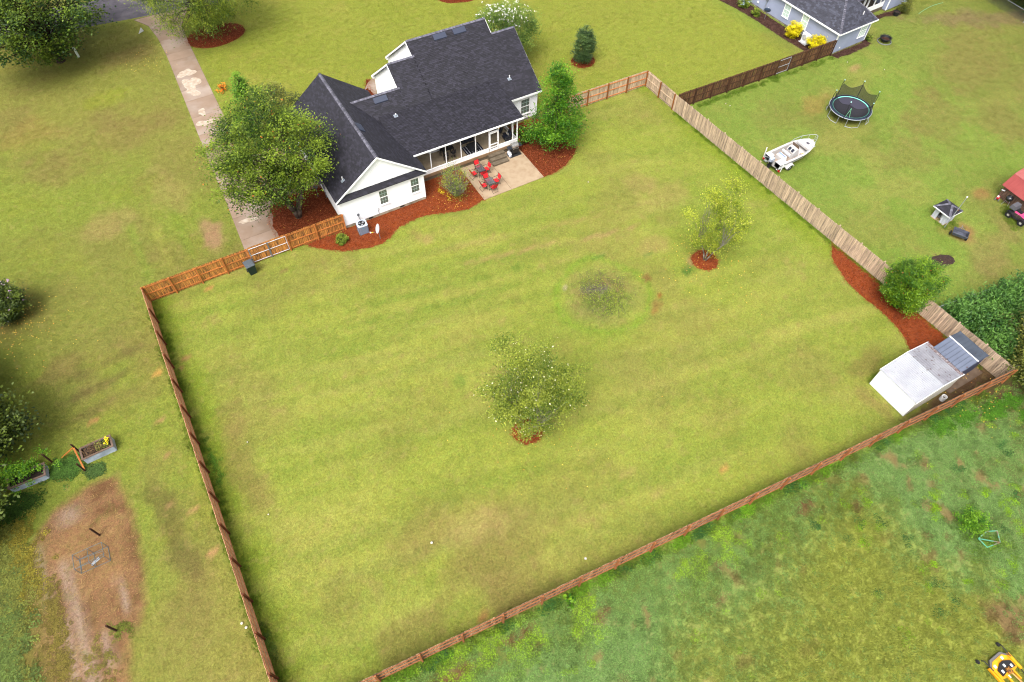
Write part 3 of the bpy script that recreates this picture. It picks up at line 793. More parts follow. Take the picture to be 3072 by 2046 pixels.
# ================================================================== HOUSE
M_SIDE = mat('white_vinyl_siding', (.86, .87, .88), .55, col2=(.80, .81, .83), scale=.8, detail=5, spec=.3)
M_TRIM = mat('white_trim', (.86, .86, .86), .5)
M_SHING = mat('charcoal_shingle', lin(80, 77, 94, .235), .72, col2=lin(62, 59, 74, .235), scale=30, detail=4, tint=True, tintamt=.62, spec=.4)
M_CAP = mat('ridge_cap_shingle', lin(150, 148, 164, .42), .7, col2=lin(112, 110, 126, .42), scale=6, detail=4, tint=True, tintamt=.35, spec=.5)
M_ROOFB = mat('roof_deck', lin(58, 56, 66, .5), .8)
M_FOUND = mat('concrete_block', lin(196, 184, 160, .7), .9, col2=lin(150, 138, 114, .5), scale=1.4, detail=6, bump=.2, bscale=20)
M_TAN = mat('tan_sill', lin(182, 150, 116, .55), .8, col2=lin(162, 128, 94, .55), scale=1.5)
M_GLASS = mat('window_glass', (.07, .095, .08), .08, spec=.8, col2=(.13, .15, .13), scale=.9)
M_VENTB = mat('roof_vent_metal', lin(62, 70, 92, .6), .45, spec=.5)
M_PIPE = mat('white_pvc', lin(236, 236, 236, .8), .5)
M_LEAD = mat('lead_boot', lin(168, 178, 190, .6), .5, metal=.3)
M_BLACK = mat('black_plastic', (.012, .012, .014), .5)
M_GREYM = mat('grey_metal', lin(128, 132, 138, .7), .5, metal=.2)
M_GALV = mat('galvanised_steel', lin(176, 182, 188, .8), .45, metal=.4)

def gable_slab(mb, pts, thick=.16):
    """roof deck: polygon in space pushed straight down"""
    mb.extr(pts, (0, 0, -thick))

house = thing('house', 'white sided house with charcoal shingle roof and screened porch, patio behind it', 'house', (0, 0, 0))
GS = .757                       # garage roof pitch
MS = .65                        # main roof pitch
PS = .17                        # porch roof pitch
# --- walls
def wall(name, mb): return mb.build(name, M_SIDE, house)
mb = MB(); mb.box(.02, 7.48, .02, 12.38, .26, 3.15)
mb.extr([(.02, .03, 3.15), (7.48, .03, 3.15), (3.75, .03, 6.02)], (0, 12.3, 0))
w_gar = wall('wall', mb)
mb = MB()
laps(mb, (0, 0, 0), (1, 0, 0), (0, -1, 0), [(.0, .30), (7.5, .30), (7.5, 3.05), (.0, 3.05)])
laps(mb, (0, 0, 0), (1, 0, 0), (0, -1, 0), [(.55, 3.42), (6.95, 3.42), (3.75, 5.93)])
laps(mb, (0, 12.4, 0), (0, -1, 0), (-1, 0, 0), [(0, .27), (12.4, .27), (12.4, 3.05), (0, 3.05)])
laps(mb, (7.5, 0, 0), (0, 1, 0), (1, 0, 0), [(0, .27), (2.0, .27), (2.0, 3.05), (0, 3.05)])
mb.build('siding', M_SIDE, house, kind='stuff')
for x0, x1 in ((-.035, .1), (7.4, 7.535)):
    mb = MB(); mb.box(x0, x1, -.035, .1, .26, 3.05); mb.build('corner_board', M_TRIM, house)
mb = MB(); mb.box(-.005, 7.505, -.005, 12.3, -.2, .285); mb.build('foundation', M_FOUND, house)
for x in (2.13, 5.04):
    mb = MB(); mb.box(x, x + .41, -.012, .03, .09, .23)
    for k in range(4): mb.box(x + .02, x + .39, -.022, .01, .105 + k * .03, .117 + k * .03)
    mb.build('foundation_vent', M_BLACK, house)
# --- main block in four stepped sections: x0, x1, ridge y, ridge z
SEC = [(4.6, 9.45, 8.48, 5.43), (9.45, 11.92, 10.42, 6.69), (11.92, 19.8, 11.66, 7.495), (19.8, 22.25, 10.36, 6.65)]
for i, (x0, x1, ry, rz) in enumerate(SEC):
    xa = x0 + .12 if i in (1, 2) else max(x0, 7.4); xb = x1 - .3 if i == 3 else x1
    ye = ry + (rz - 2.6) / .79 - .35
    mb = MB(); mb.box(xa, xb, 5.2, ye, .3, 2.7); mb.box(xa, xb, 5.203, 9.0, 2.7, 3.09)
    mb.extr([(xa, 5.2, 3.1), (xa, ye, 2.7), (xa, ry, rz - .2)], (xb - xa, 0, 0))
    wall('wall', mb)
    mb = MB(); mb.box(xa + .05, xb - .05, 5.26, ye - .06, -.2, .31); mb.build('foundation', M_FOUND, house)
# siding courses on the stepped gable ends and the wing wall by the right tree
mb = MB()
for x, y0, y1, ry, rz in ((9.57, 11.0, 15.5, 10.42, 6.69), (12.04, 12.5, 18.0, 11.66, 7.495)):
    top = lambda y: rz - (MS if y < ry else .79) * abs(y - ry) - .12
    laps(mb, (x, 0, 0), (0, -1, 0), (-1, 0, 0), [(-y1, .5), (-8.3, .5), (-8.3, top(8.3)), (-ry, top(ry)), (-y1, top(y1))])
laps(mb, (0, 5.2, 0), (1, 0, 0), (0, -1, 0), [(17.9, .4), (21.95, .4), (21.95, 3.1), (17.9, 3.1)])
laps(mb, (0, 5.2, 0), (1, 0, 0), (0, -1, 0), [(7.6, .72), (17.9, .72), (17.9, 3.3), (7.6, 3.3)])
laps(mb, (21.95, 0, 0), (0, 1, 0), (1, 0, 0), [(5.2, .4), (15.3, .4), (15.3, 3.1), (5.2, 3.1)])
mb.build('siding', M_SIDE, house, kind='stuff')

# --- roofs
roof = MB().box(3.6, 3.9, 1, 12, 5.6, 5.8).build('roof', M_ROOFB, house)   # ridge beam carries the roof pieces
def nrm(v): return Vector(v).normalized()
gy0, gy1 = -.22, 12.6
ov = 4.05                                        # half width of garage roof in plan
mb = MB()
for s in (-1, 1):
    gable_slab(mb, [(3.75, gy0, 6.25), (3.75 + s * ov, gy0, 6.25 - ov * GS), (3.75 + s * ov, gy1, 6.25 - ov * GS), (3.75, gy1, 6.25)] if s > 0 else
               [(3.75, gy0, 6.25), (3.75, gy1, 6.25), (3.75 + s * ov, gy1, 6.25 - ov * GS), (3.75 + s * ov, gy0, 6.25 - ov * GS)], .13)
mb.build('roof_deck', M_ROOFB, roof)
Lg = ov * math.sqrt(1 + GS * GS)
mb = MB()
shingle_field(mb, (3.75 - ov, gy1, 6.25 - ov * GS), (0, -1, 0), (1, 0, GS), [(0, 0), (gy1 - gy0, 0), (gy1 - gy0, Lg), (0, Lg)], seed=1)
mb.build('shingles', M_SHING, roof, tint=True, kind='stuff')
mb = MB()
shingle_field(mb, (3.75 + ov, gy0, 6.25 - ov * GS), (0, 1, 0), (-1, 0, GS), [(0, 0), (gy1 - gy0, 0), (gy1 - gy0, Lg), (0, Lg)], seed=2)
mb.build('shingles', M_SHING, roof, tint=True, kind='stuff')

def caps(x0, y0, x1, y1, z, pitch, along, name='ridge_cap'):
    rnd = random.Random(int(x0 * 7 + y0))
    mb = MB(); L = math.hypot(x1 - x0, y1 - y0); t = 0
    d = Vector((x1 - x0, y1 - y0, 0)).normalized(); c = Vector((-d.y, d.x, 0))
    while t < L - .02:
        w = min(.16, L - t); p = Vector((x0, y0, z)) + d * t; q = p + d * (w + .04)
        tn = rnd.random(); up = Vector((0, 0, 1))
        a0, a1 = up * .045, up * .03
        vs = [p + a0, q + a1, p + c * .15 - up * .15 * pitch + a0, q + c * .15 - up * .15 * pitch + a1, p - c * .15 - up * .15 * pitch + a0, q - c * .15 - up * .15 * pitch + a1]
        mb.add(vs, [(0, 1, 3, 2), (1, 0, 4, 5)], tn)
        t += .145
    mb.build(name, M_CAP, roof, tint=True)
caps(3.75, gy0, 3.75, gy1, 6.25, GS, 'y')
# main roof: garden slope, street slope, per section
EY, EZ = 4.9, 3.1
for i, (x0, x1, ry, rz) in enumerate(SEC):
    xo = x0 - (.12 if i in (1, 2) else 0)
    x1 = x1 + (.0 if i < 3 else 0)
    mb = MB()
    gable_slab(mb, [(xo, EY, EZ), (x1, EY, EZ), (x1, ry, rz), (xo, ry, rz)], .14)
    ye = ry + (rz - 2.6) / .79; Ln = (ye - ry) * math.sqrt(1 + .79 * .79)
    gable_slab(mb, [(xo, ry, rz), (x1, ry, rz), (x1, ye, 2.6), (xo, ye, 2.6)], .14)
    mb.build('roof_deck', M_ROOFB, roof)
    L = (ry - EY) * math.sqrt(1 + MS * MS)
    mb = MB()
    t00 = 1.5 if i < 2 else 0
    shingle_field(mb, (xo, EY, EZ), (1, 0, 0), (0, 1, MS), [(0, t00), (x1 - xo, t00), (x1 - xo, L), (0, L)], seed=20 + i)
    if i in (1, 2, 3):
        shingle_field(mb, (x1, ye, 2.6), (-1, 0, 0), (0, -1, .79), [(0, 0), (x1 - xo, 0), (x1 - xo, Ln), (0, Ln)], seed=30 + i, row=.3, wmin=.5, wmax=.9)
    mb.build('shingles', M_SHING, roof, tint=True, kind='stuff')
    caps(xo, ry, x1, ry, rz, MS, 'x')
# rake boards of the two stepped gables and of the right end
def trim(poly, vec, name='rake_board'):
    mb = MB(); mb.extr(poly, vec); mb.build(name, M_TRIM, house)
for x, ry, rz in ((9.45 - .15, 10.42, 6.69), (11.92 - .15, 11.66, 7.495)):
    ye = ry + (rz - 2.6) / .79
    trim([(x, ry - 1.9, rz - 1.9 * MS - .02), (x, ry, rz - .02), (x, ye, 2.58), (x, ye, 2.38), (x, ry, rz - .2), (x, ry - 1.9, rz - 1.9 * MS - .2)], (-.03, 0, 0))
    trim([(x + .003, ye, 2.56), (x + .003, ye - .3, 2.78), (x + .003, ye - .32, 2.4), (x + .003, ye, 2.36)], (.25, 0, 0), 'eave_return')
ry, rz = SEC[3][2:]
trim([(22.255, EY, EZ - .05), (22.255, ry, rz - .05), (22.255, ry + (rz - 2.6) / .79, 2.55), (22.255, ry + (rz - 2.6) / .79, 2.38), (22.255, ry, rz - .2), (22.255, EY, EZ - .2)], (.03, 0, 0))
ry, rz = SEC[2][2:]
trim([(19.81, ry - 1.5, rz - 1.5 * MS - .0), (19.81, ry, rz - .02), (19.81, ry, rz - .2), (19.81, ry - 1.5, rz - 1.5 * MS - .2)], (.03, 0, 0))
for s in (-1, 1):
    xe = 3.75 + s * (ov + .02); ze = 6.25 - (ov + .02) * GS
    p = [(3.75, gy0 - .03, 6.245), (xe, gy0 - .03, ze - .005), (xe, gy0 - .03, ze - .17), (3.75, gy0 - .03, 6.06)]
    trim(p if s > 0 else p[::-1], (0, .03, 0))
for q in ((-.28, 7.78, -.24, .0, 2.98, 3.06), (-.30, -.26, -.2, 12.6, 2.985, 3.14), (7.76, 7.80, -.2, 2.0, 2.985, 3.14), (18.4, 22.25, EY - .03, EY, EZ - .2, EZ - .01)):
    mb = MB(); mb.box(*q); mb.build('fascia', M_TRIM, house)
for q in ((-.26, .02, -.2, 12.5, 3.0, 3.03), (7.48, 7.76, -.2, 2.0, 3.0, 3.03), (18.3, 22.2, 4.9, 5.2, 2.92, 2.96)):
    mb = MB(); mb.box(*q); mb.build('soffit', M_TRIM, house)
# pent roof strip across the gable
mb = MB(); mb.extr([(-.26, -.27, 3.05), (7.76, -.27, 3.05), (6.95, .02, 3.52), (.55, .02, 3.52)], (0, 0, -.06))
shingle_field(mb, (-.26, -.27, 3.06), (1, 0, 0), (0, .29, .47), [(0, 0), (8.02, 0), (7.2, .54), (.82, .54)], seed=5)
mb.build('pent_roof', M_SHING, house, tint=True)
# porch roof
px0, px1, py0, py1 = 6.6, 18.36, 1.72, 6.92
pz = lambda y: 3.50 + PS * (y - 1.72)
mb = MB(); gable_slab(mb, [(px0, py0, pz(py0)), (px1, py0, pz(py0)), (px1, py1, pz(py1)), (px0, py1, pz(py1))], .10)
mb.build('roof_deck', M_ROOFB, roof)
mb = MB()
Lp = (py1 - py0) * math.sqrt(1 + PS * PS)
shingle_field(mb, (px0, py0, pz(py0)), (1, 0, 0), (0, 1, PS), [(0, 0), (px1 - px0, 0), (px1 - px0, Lp), (0, Lp)], seed=9)
mb.build('shingles', M_SHING, roof, tint=True, kind='stuff')
mb = MB()
mb.box(7.5, px1 + .02, py0 - .04, py0, pz(py0) - .16, pz(py0) + .005)                 # fascia
mb.box(7.5, 18.0, 1.98, 2.12, 3.12, 3.40)                                             # header beam
mb.extr([(17.98, 2.0, 3.05), (17.98, 5.2, 3.05), (17.98, 5.2, 4.02), (17.98, 2.0, 3.42)], (.06, 0, 0))
mb.build('porch_beam', M_TRIM, house)
mb = MB(); mb.extr([(px1, py0, pz(py0) - .012), (px1, py1, pz(py1) - .012), (px1, py1, pz(py1) - .25), (px1, py0, pz(py0) - .15)], (.02, 0, 0)); mb.build('porch_roof_edge', M_ROOFB, house)

# roof vents and stacks
def ridge_vent(x, y, z, pitch_dir, L=1.25):
    t = MB()
    if pitch_dir == 'y':
        t.extr([(x, y - .42, z - .27 + .10), (x, y - .42, z - .27 + .02), (x, y, z + .03), (x, y, z + .11)], (L, 0, 0))
    else:
        t.extr([(x, y, z + .11), (x, y, z + .03), (x + .45, y, z - .34 + .02), (x + .45, y, z - .34 + .10)], (0, L, 0))
    t.build('roof_vent', M_VENTB, roof)
ridge_vent(14.35, 11.42, 7.34, 'y'); ridge_vent(16.34, 11.42, 7.34, 'y'); ridge_vent(6.82, 8.2, 5.25, 'y'); ridge_vent(3.92, 3.65, 6.12, 'x', 1.05)
for x, y, z in ((19.62, 6.5, 4.14), (8.05, 6.35, 4.29), (.95, .92, 4.13)):
    mb = MB(); mb.lathe([(.085, z - .05), (.08, z + .10), (.052, z + .14)], (x, y, 0), 10); mb.cbox((x, y, z + .04), (.36, .3, .02), rx=.4 if x > 2 else 0, ry=0 if x > 2 else -.6)
    o = mb.build('vent_boot', M_LEAD, roof)
    mb = MB(); mb.tube((x, y, z), (x, y, z + (.42 if x != 8.05 else .25)), .05, n=10); mb.build('vent_pipe', M_PIPE, o, smooth=False)

# windows: frame, two sashes with lights, muntins
def window(parent, O, u, n, w, h, cols=3, rows=2, trim=M_TRIM, glass=M_GLASS, mun=None, lower=True):
    O = Vector(O); u = Vector(u); n = Vector(n); z = Vector((0, 0, 1))
    def bx(mb, s0, s1, z0, z1, d0, d1):
        P = [O + u * s + z * zz + n * d for d in (d0, d1) for s, zz in ((s0, z0), (s1, z0), (s1, z1), (s0, z1))]
        mb.add(P, [(0, 3, 2, 1), (4, 5, 6, 7), (0, 1, 5, 4), (1, 2, 6, 5), (2, 3, 7, 6), (3, 0, 4, 7)])
    mb = MB(); t = .09
    bx(mb, -t, w + t, -t, 0, .0, .055); bx(mb, -t, w + t, h, h + t, .0, .055); bx(mb, -t, 0, 0, h, .0, .05); bx(mb, w, w + t, 0, h, .0, .05)
    bx(mb, -t - .03, w + t + .03, -t - .03, -t, .0, .09)
    bx(mb, 0, w, h / 2 - .03, h / 2 + .03, .0, .05)
    o = mb.build('window', trim, parent)
    for z0, z1 in ((0, h / 2 - .03), (h / 2 + .03, h)):
        mb = MB(); bx(mb, 0, w, z0, z1, .022, .028); mb.build('pane', glass, o)
        mb = MB(); k = .011
        for c in range(1, cols): bx(mb, w * c / cols - k, w * c / cols + k, z0, z1, .029, .036)
        for r in range(1, rows): bx(mb, 0, w, z0 + (z1 - z0) * r / rows - k, z0 + (z1 - z0) * r / rows + k, .029, .037)
        mb.build('muntin', mun or trim, o)
    return o
M_MUN = mat('pale_green_muntin', lin(176, 206, 196, .7), .5)
window(house, (3.42, -.02, 1.24), (1, 0, 0), (0, -1, 0), .68, 1.42, mun=M_MUN)
window(house, (6.3, -.02, 1.24), (1, 0, 0), (0, -1, 0), .70, 1.42, mun=M_MUN)
window(house, (20.15, 5.175, 1.0), (1, 0, 0), (0, -1, 0), .9, 1.5, mun=M_MUN)
# electrical box and conduit by the air conditioner, cable stub, meter gear on the left wall
mb = MB(); mb.box(1.2, 1.38, -.09, -.02, .95, 1.17); e = mb.build('disconnect_box', M_GREYM, house)
mb = MB(); mb.path([(1.28, -.05, .95), (1.32, -.12, .6), (1.42, -.3, .25), (1.4, -.6, .2)], .02); mb.build('conduit', M_BLACK, e)
mb = MB(); mb.path([(3.1, -.04, .95), (3.16, -.06, .85), (3.07, -.05, .7), (3.1, -.05, .3)], .014); mb.build('cable', M_BLACK, house)
for x0, y0, z0, sx, sy, sz in ((-.16, 4.1, 1.2, .14, .3, .5), (-.14, 4.6, 1.3, .12, .22, .35), (-.22, 5.2, .9, .18, .4, .75)):
    mb = MB(); mb.box(x0, x0 + sx, y0, y0 + sy, z0, z0 + sz); mb.build('meter_box', M_GREYM, house)
mb = MB(); mb.path([(-.1, 4.25, 1.2), (-.1, 4.25, .1)], .03); mb.build('conduit', M_GREYM, house)
mb = MB(); mb.path([(-.12, 5.4, 1.6), (-.12, 5.4, 3.0)], .03); mb.build('conduit', M_GREYM, house)

# --- screened porch
FZ = .72
mb = MB(); mb.box(7.52, 17.97, 2.02, 5.2, .42, FZ - .0); porch_floor = mb.build('porch_floor', mat('porch_floor_concrete', lin(206, 186, 156, .75), .7, col2=lin(180, 158, 128, .75), scale=1.2, detail=6), house)
mb = MB(); mb.box(7.52, 18.0, 1.97, 2.02, .42, FZ); mb.build('porch_ledge', M_TAN, house)
mb = MB(); mb.box(7.55, 17.94, 2.04, 5.15, -.2, .42); mb.build('foundation', M_GREYC, house)
mb = MB(); mb.box(7.52, 15.0, 2.03, 2.09, FZ, 1.13); mb.box(15.95, 17.98, 2.03, 2.09, FZ, 1.13); mb.box(17.92, 17.98, 2.09, 5.2, FZ, 1.13)
mb.box(7.52, 17.98, 2.01, 2.11, 1.10, 1.15); mb.build('knee_wall', M_TRIM, house)
for x in (7.56, 9.17, 10.65, 12.14, 13.61, 15.0, 15.95, 17.46, 17.93):
    mb = MB(); k = .035 if x < 17.9 else .055; mb.box(x - k, x + k, 2.02, 2.10, 1.13, 3.14); mb.build('porch_post', M_TRIM, house)
for y in (3.1, 4.15):
    mb = MB(); mb.box(17.92, 17.97, y - .03, y + .03, 1.13, 3.4); mb.build('porch_post', M_TRIM, house)
M_SCR = meshmat('insect_screen', (.02, .02, .02), .90)
xs = [7.56, 9.17, 10.65, 12.14, 13.61, 15.0, 15.95, 17.46, 17.93]
for a, b2 in zip(xs[:-1], xs[1:]):
    z0 = 1.15 if a != 15.0 else 2.85
    mb = MB(); mb.add([(a + .03, 2.06, z0), (b2 - .03, 2.06, z0), (b2 - .03, 2.06, 3.13), (a + .03, 2.06, 3.13)], [(0, 1, 2, 3)]); mb.build('screen', M_SCR, house)
mb = MB(); mb.add([(17.95, 2.1, 1.15), (17.95, 5.18, 1.15), (17.95, 5.18, 3.4), (17.95, 2.1, 3.4)], [(0, 1, 2, 3)]); mb.build('screen', M_SCR, house)
mb = MB()
for x0, x1, z0, z1 in ((15.045, 15.12, FZ + .02, 2.76), (15.83, 15.905, FZ + .02, 2.76), (15.12, 15.83, 2.66, 2.76), (15.12, 15.83, FZ + .02, .98), (15.12, 15.83, 1.42, 1.52)):
    mb.box(x0, x1, 2.0, 2.04, z0, z1)
door = mb.build('screen_door', M_TRIM, house)
for z0, z1 in ((.98, 1.42), (1.52, 2.66)):
    mb = MB(); mb.add([(15.12, 2.02, z0), (15.83, 2.02, z0), (15.83, 2.02, z1), (15.12, 2.02, z1)], [(0, 1, 2, 3)]); mb.build('screen', M_SCR, door)
mb = MB(); mb.tube((15.78, 1.95, 1.66), (15.86, 1.95, 1.66), .015); mb.build('handle', M_BLACK, door)
mb = MB(); mb.box(15.0, 15.95, 2.02, 2.10, 2.78, 2.86); mb.build('door_head', M_TRIM, house)
# bay that projects into the porch on the left, white
mb = MB(); mb.prism([(9.35, 5.2), (10.1, 4.45), (12.3, 4.45), (12.85, 5.2)], FZ, 3.5); mb.build('bay_wall', M_SIDE, house)

# concrete steps
st = thing('steps', 'three grey concrete steps from the patio up to the porch door', 'steps', (14.74, .72, .05))
for k in range(3):
    mb = MB(); mb.box(0, 1.62, .0 + k * .42, 1.24, k * .165, (k + 1) * .165); mb.build('step', M_GREYC, st)
# ================================================================== FENCES
def wood(name, c1, c2, c3, lo3=.5, hi3=.64, rnd=.2, rough=.75):
    return mat(name, lin(*c1), rough, col2=lin(*c2), scale=1.6, detail=5, lo=.38, hi=.64, stretch=(9, 9, .55), objrand=rnd, col3=lin(*c3), scale3=2.6, lo3=lo3, hi3=hi3, bump=.15, bscale=6)
W_ORANGE = wood('orange_stained_picket', (196, 132, 62), (162, 104, 50), (96, 64, 38), .46, .62, .32)
W_ORAIL = wood('orange_stained_rail', (182, 112, 54), (158, 94, 46), (116, 68, 36), .6, .75, .12)
W_GREYP = wood('weathered_picket', (188, 166, 140), (164, 140, 114), (108, 94, 84), .54, .70, .22)
W_RGREY = wood('silvered_picket', (188, 164, 138), (162, 140, 118), (116, 102, 92), .50, .68, .28)
W_RAILW = wood('cedar_rail', (198, 128, 74), (176, 108, 60), (130, 78, 46), .56, .72, .12)
W_POST = wood('treated_post', (140, 86, 36), (116, 68, 28), (84, 50, 24), .56, .72, .12)
W_DARK = wood('dark_picket', (118, 84, 54), (88, 60, 40), (40, 28, 22), .46, .62, .30)
W_DRAIL = wood('dark_rail', (82, 52, 34), (66, 42, 28), (44, 28, 20), .5, .7, .15)
W_LEFT = wood('brown_picket', (216, 166, 128), (192, 144, 110), (156, 128, 108), .52, .70, .20)
W_LRAIL = wood('left_rail', (206, 140, 96), (182, 120, 82), (146, 96, 66), .54, .72, .12)
W_PDARK = wood('dark_stained_post', (112, 58, 30), (92, 46, 24), (70, 36, 20), .5, .7, .1)

W_REAR = wood('rear_picket', (178, 146, 116), (138, 106, 80), (54, 42, 36), .44, .60, .40)
W_REARR = wood('rear_rail', (158, 100, 58), (136, 82, 48), (100, 60, 36), .54, .72, .12)

def picket_mesh(name, m, w=.135, h=1.78, t=.018):
    mb = MB(); c = .035
    prof = [(-w / 2, 0), (w / 2, 0), (w / 2, h - c), (w / 2 - c, h), (-w / 2 + c, h), (-w / 2, h - c)]
    mb.extr([(p[0], -t / 2, p[1]) for p in prof][::-1], (0, t, 0))
    return mb.mesh(name, m)

def fence(label, p0, p1, side, mp, mr, mpo, bays=None, skip=(), spacing=.142, rails=(.22, .92, 1.62), h=1.8, lean=.0, ends=(True, True)):
    """board fence from p0 to p1; rails and posts stand on the given side (+1 left of travel)"""
    p0 = Vector((*p0, 0)); p1 = Vector((*p1, 0)); d = p1 - p0; L = d.length; a = math.atan2(d.y, d.x)
    T = thing('fence', label, 'fence', p0, a)
    pm = picket_mesh('picket', mp, h=h - .03)
    n = int(L / spacing); sp = L / n
    pos = []
    for i in range(n):
        x = (i + .5) * sp
        if any(s0 < x < s1 for s0, s1 in skip): continue
        w = p0 + d * (x / L); pos.append((float(np.linalg.norm(CAMP - np.array([w.x, w.y, 1]))), x))
    pos.sort()
    rnd = random.Random(int(L * 100))
    extra = MB()
    for k, (_, x) in enumerate(pos):
        dz = rnd.uniform(-.012, .018); dy = rnd.uniform(-.004, .004)
        if k < 298:
            inst(pm, 'picket', T, (x, dy, .03 + dz), (rnd.uniform(-.008, .008), rnd.uniform(-.006, .006), rnd.uniform(-.02, .02)), (rnd.uniform(.94, 1.0), 1, 1))
        else:
            w = .065; extra.box(x - w, x + w, dy - .009, dy + .009, .03 + dz, h + dz, rnd.random())
    if extra.v: extra.build('picket_row', mp, T, kind='stuff')
    bays = bays or max(1, round(L / 2.3))
    bx = [L * i / bays for i in range(bays + 1)] if isinstance(bays, int) else list(bays)
    rm = {}
    for a0, a1 in zip(bx[:-1], bx[1:]):
        if any(s0 < (a0 + a1) / 2 < s1 for s0, s1 in skip): continue
        w = round(a1 - a0, 3)
        if w not in rm:
            mb = MB(); mb.box(0, w - .01, -.019, .019, -.044, .044); rm[w] = mb.mesh('rail', mr)
        for z in rails:
            inst(rm[w], 'rail', T, (a0 + .005, side * .030, z + rnd.uniform(-.015, .015)), (0, rnd.uniform(-.006, .006), 0))
    mb = MB(); mb.box(-.05, .05, -.05, .05, -.2, h + .02); po = mb.mesh('post', mpo)
    for i, x in enumerate(bx):
        if (i == 0 and not ends[0]) or (i == len(bx) - 1 and not ends[1]): continue
        inst(po, 'post', T, (x, side * .102, rnd.uniform(-.03, .02)), (0, 0, rnd.uniform(-.03, .03)))
    return T

# front-left run with the double gate between it and the garage
fence('orange stained board fence running from the trash bin to the far left corner', (-16.16, -.08), (-8.05, -.08), -1, W_ORANGE, W_ORAIL, W_ORAIL, 4)
fence('short orange stained board fence joining the garage corner beside the mulch bed', (-4.86, -.08), (-.05, -.08), -1, W_ORANGE, W_ORAIL, W_ORAIL, 2)
gate = thing('gate', 'orange board gate with white metal frame behind the driveway end', 'gate', (-7.98, -.08, 0))
pm = picket_mesh('picket', W_ORANGE)
for i in range(22):
    inst(pm, 'picket', gate, (.07 + i * .1395, 0, .05), (0, 0, random.uniform(-.01, .01)))
for x0, x1 in ((.04, 1.52), (1.56, 3.04)):
    mb = MB()
    for z in (.2, .95, 1.66): mb.tube((x0, -.045, z), (x1, -.045, z), .026, n=8)
    for x in (x0, x1): mb.tube((x, -.045, .2), (x, -.045, 1.66), .026, n=8)
    f = mb.build('gate_frame', mat('white_gate_tube', lin(222, 224, 228, .75), .4, metal=.2), gate)
mb = MB(); mb.box(1.49, 1.59, -.10, -.06, .05, 1.75); mb.build('drop_rod', M_GREYM, gate)
mb = MB()
for x in (-.01, 3.09):
    for z in (.5, 1.4): mb.box(x - .04, x + .05, -.09, -.05, z, z + .05)
mb.build('hinge', M_BLACK, gate)
# left side, rear, right side, front-right
fence('long reddish board fence down the left side between lawn and vegetable plot', (-16.17, -.12), (-16.10, -32.9), 1, W_LEFT, W_LRAIL, W_PDARK, 14, ends=(False, True))
fence('long board fence along the rear with reddish rails and posts facing the weedy field', (-16.1, -32.93), (35.72, -37.56), -1, W_REAR, W_REARR, W_REARR, 21, ends=(False, True))
fence('short weathered board fence between the tree beside the house and the far right corner', (22.6, 4.48), (34.36, 4.2), -1, W_GREYP, W_RAILW, W_POST, 5)
fence('two bays of pale board fence with posts and rails facing the lawn, far right corner', (34.42, 4.14), (34.48, -.32), -1, W_RGREY, W_RGREY, W_POST, 2, ends=(False, True))
fence('long silvery grey plank fence on the right between the lawn and the boat', (34.42, -.34), (35.72, -37.5), 1, W_RGREY, W_RGREY, W_RGREY, 16, ends=(False, False))
# the neighbour's dark fence and gate
fence('dark brown weathered board fence leading to the grey house, left of its gate', (34.7, -.52), (47.4, -.86), -1, W_DARK, W_DRAIL, W_DRAIL, 6)
fence('short dark brown board fence between metal framed gate and grey house corner', (49.15, -.88), (55.3, -.98), -1, W_DARK, W_DRAIL, W_DRAIL, 3)
gate = thing('gate', 'dark board gate with grey steel frame in the brown fence', 'gate', (47.45, -.87, 0), -.012)
pm = picket_mesh('picket', W_DARK)
for i in range(12): inst(pm, 'picket', gate, (.07 + i * .138, 0, .05))
mb = MB()
for z in (.18, .92, 1.66): mb.tube((.04, -.045, z), (1.62, -.045, z), .028, n=8)
for x in (.04, 1.62): mb.tube((x, -.045, .18), (x, -.045, 1.66), .028, n=8)
mb.build('gate_frame', M_GALV, gate)
# chain link by the evergreen hedge
cl = thing('chain_link_fence', 'low grey chain link fence half buried in the evergreen hedge', 'fence', (36.0, -30.9, 0), -.15)
mb = MB(); mb.tube((0, 0, 1.2), (9.5, 0, 1.2), .02); mb.build('top_rail', M_GALV, cl)
for x in (0, 2.4, 4.8, 7.2, 9.5):
    mb = MB(); mb.tube((x, 0, 0), (x, 0, 1.25), .028); mb.build('post', M_GALV, cl)
mb = MB(); mb.add([(0, 0, .05), (9.5, 0, .05), (9.5, 0, 1.2), (0, 0, 1.2)], [(0, 1, 2, 3)]); mb.build('wire_mesh', meshmat('chain_link', lin(150, 156, 160, .7), .75), cl)
cl = thing('chain_link_fence', 'thin wire fence along the dark trees in the far right corner', 'fence', (80.5, 4.0, 0), -1.65)
mb = MB(); mb.tube((0, 0, 1.2), (22, 0, 1.2), .02); mb.build('top_rail', M_GALV, cl)
for x in (0, 5.5, 11, 16.5, 22):
    mb = MB(); mb.tube((x, 0, 0), (x, 0, 1.25), .028); mb.build('post', M_GALV, cl)
mb = MB(); mb.add([(0, 0, .05), (22, 0, .05), (22, 0, 1.2), (0, 0, 1.2)], [(0, 1, 2, 3)]); mb.build('wire_mesh', meshmat('chain_link_far', lin(120, 120, 116, .7), .85), cl)
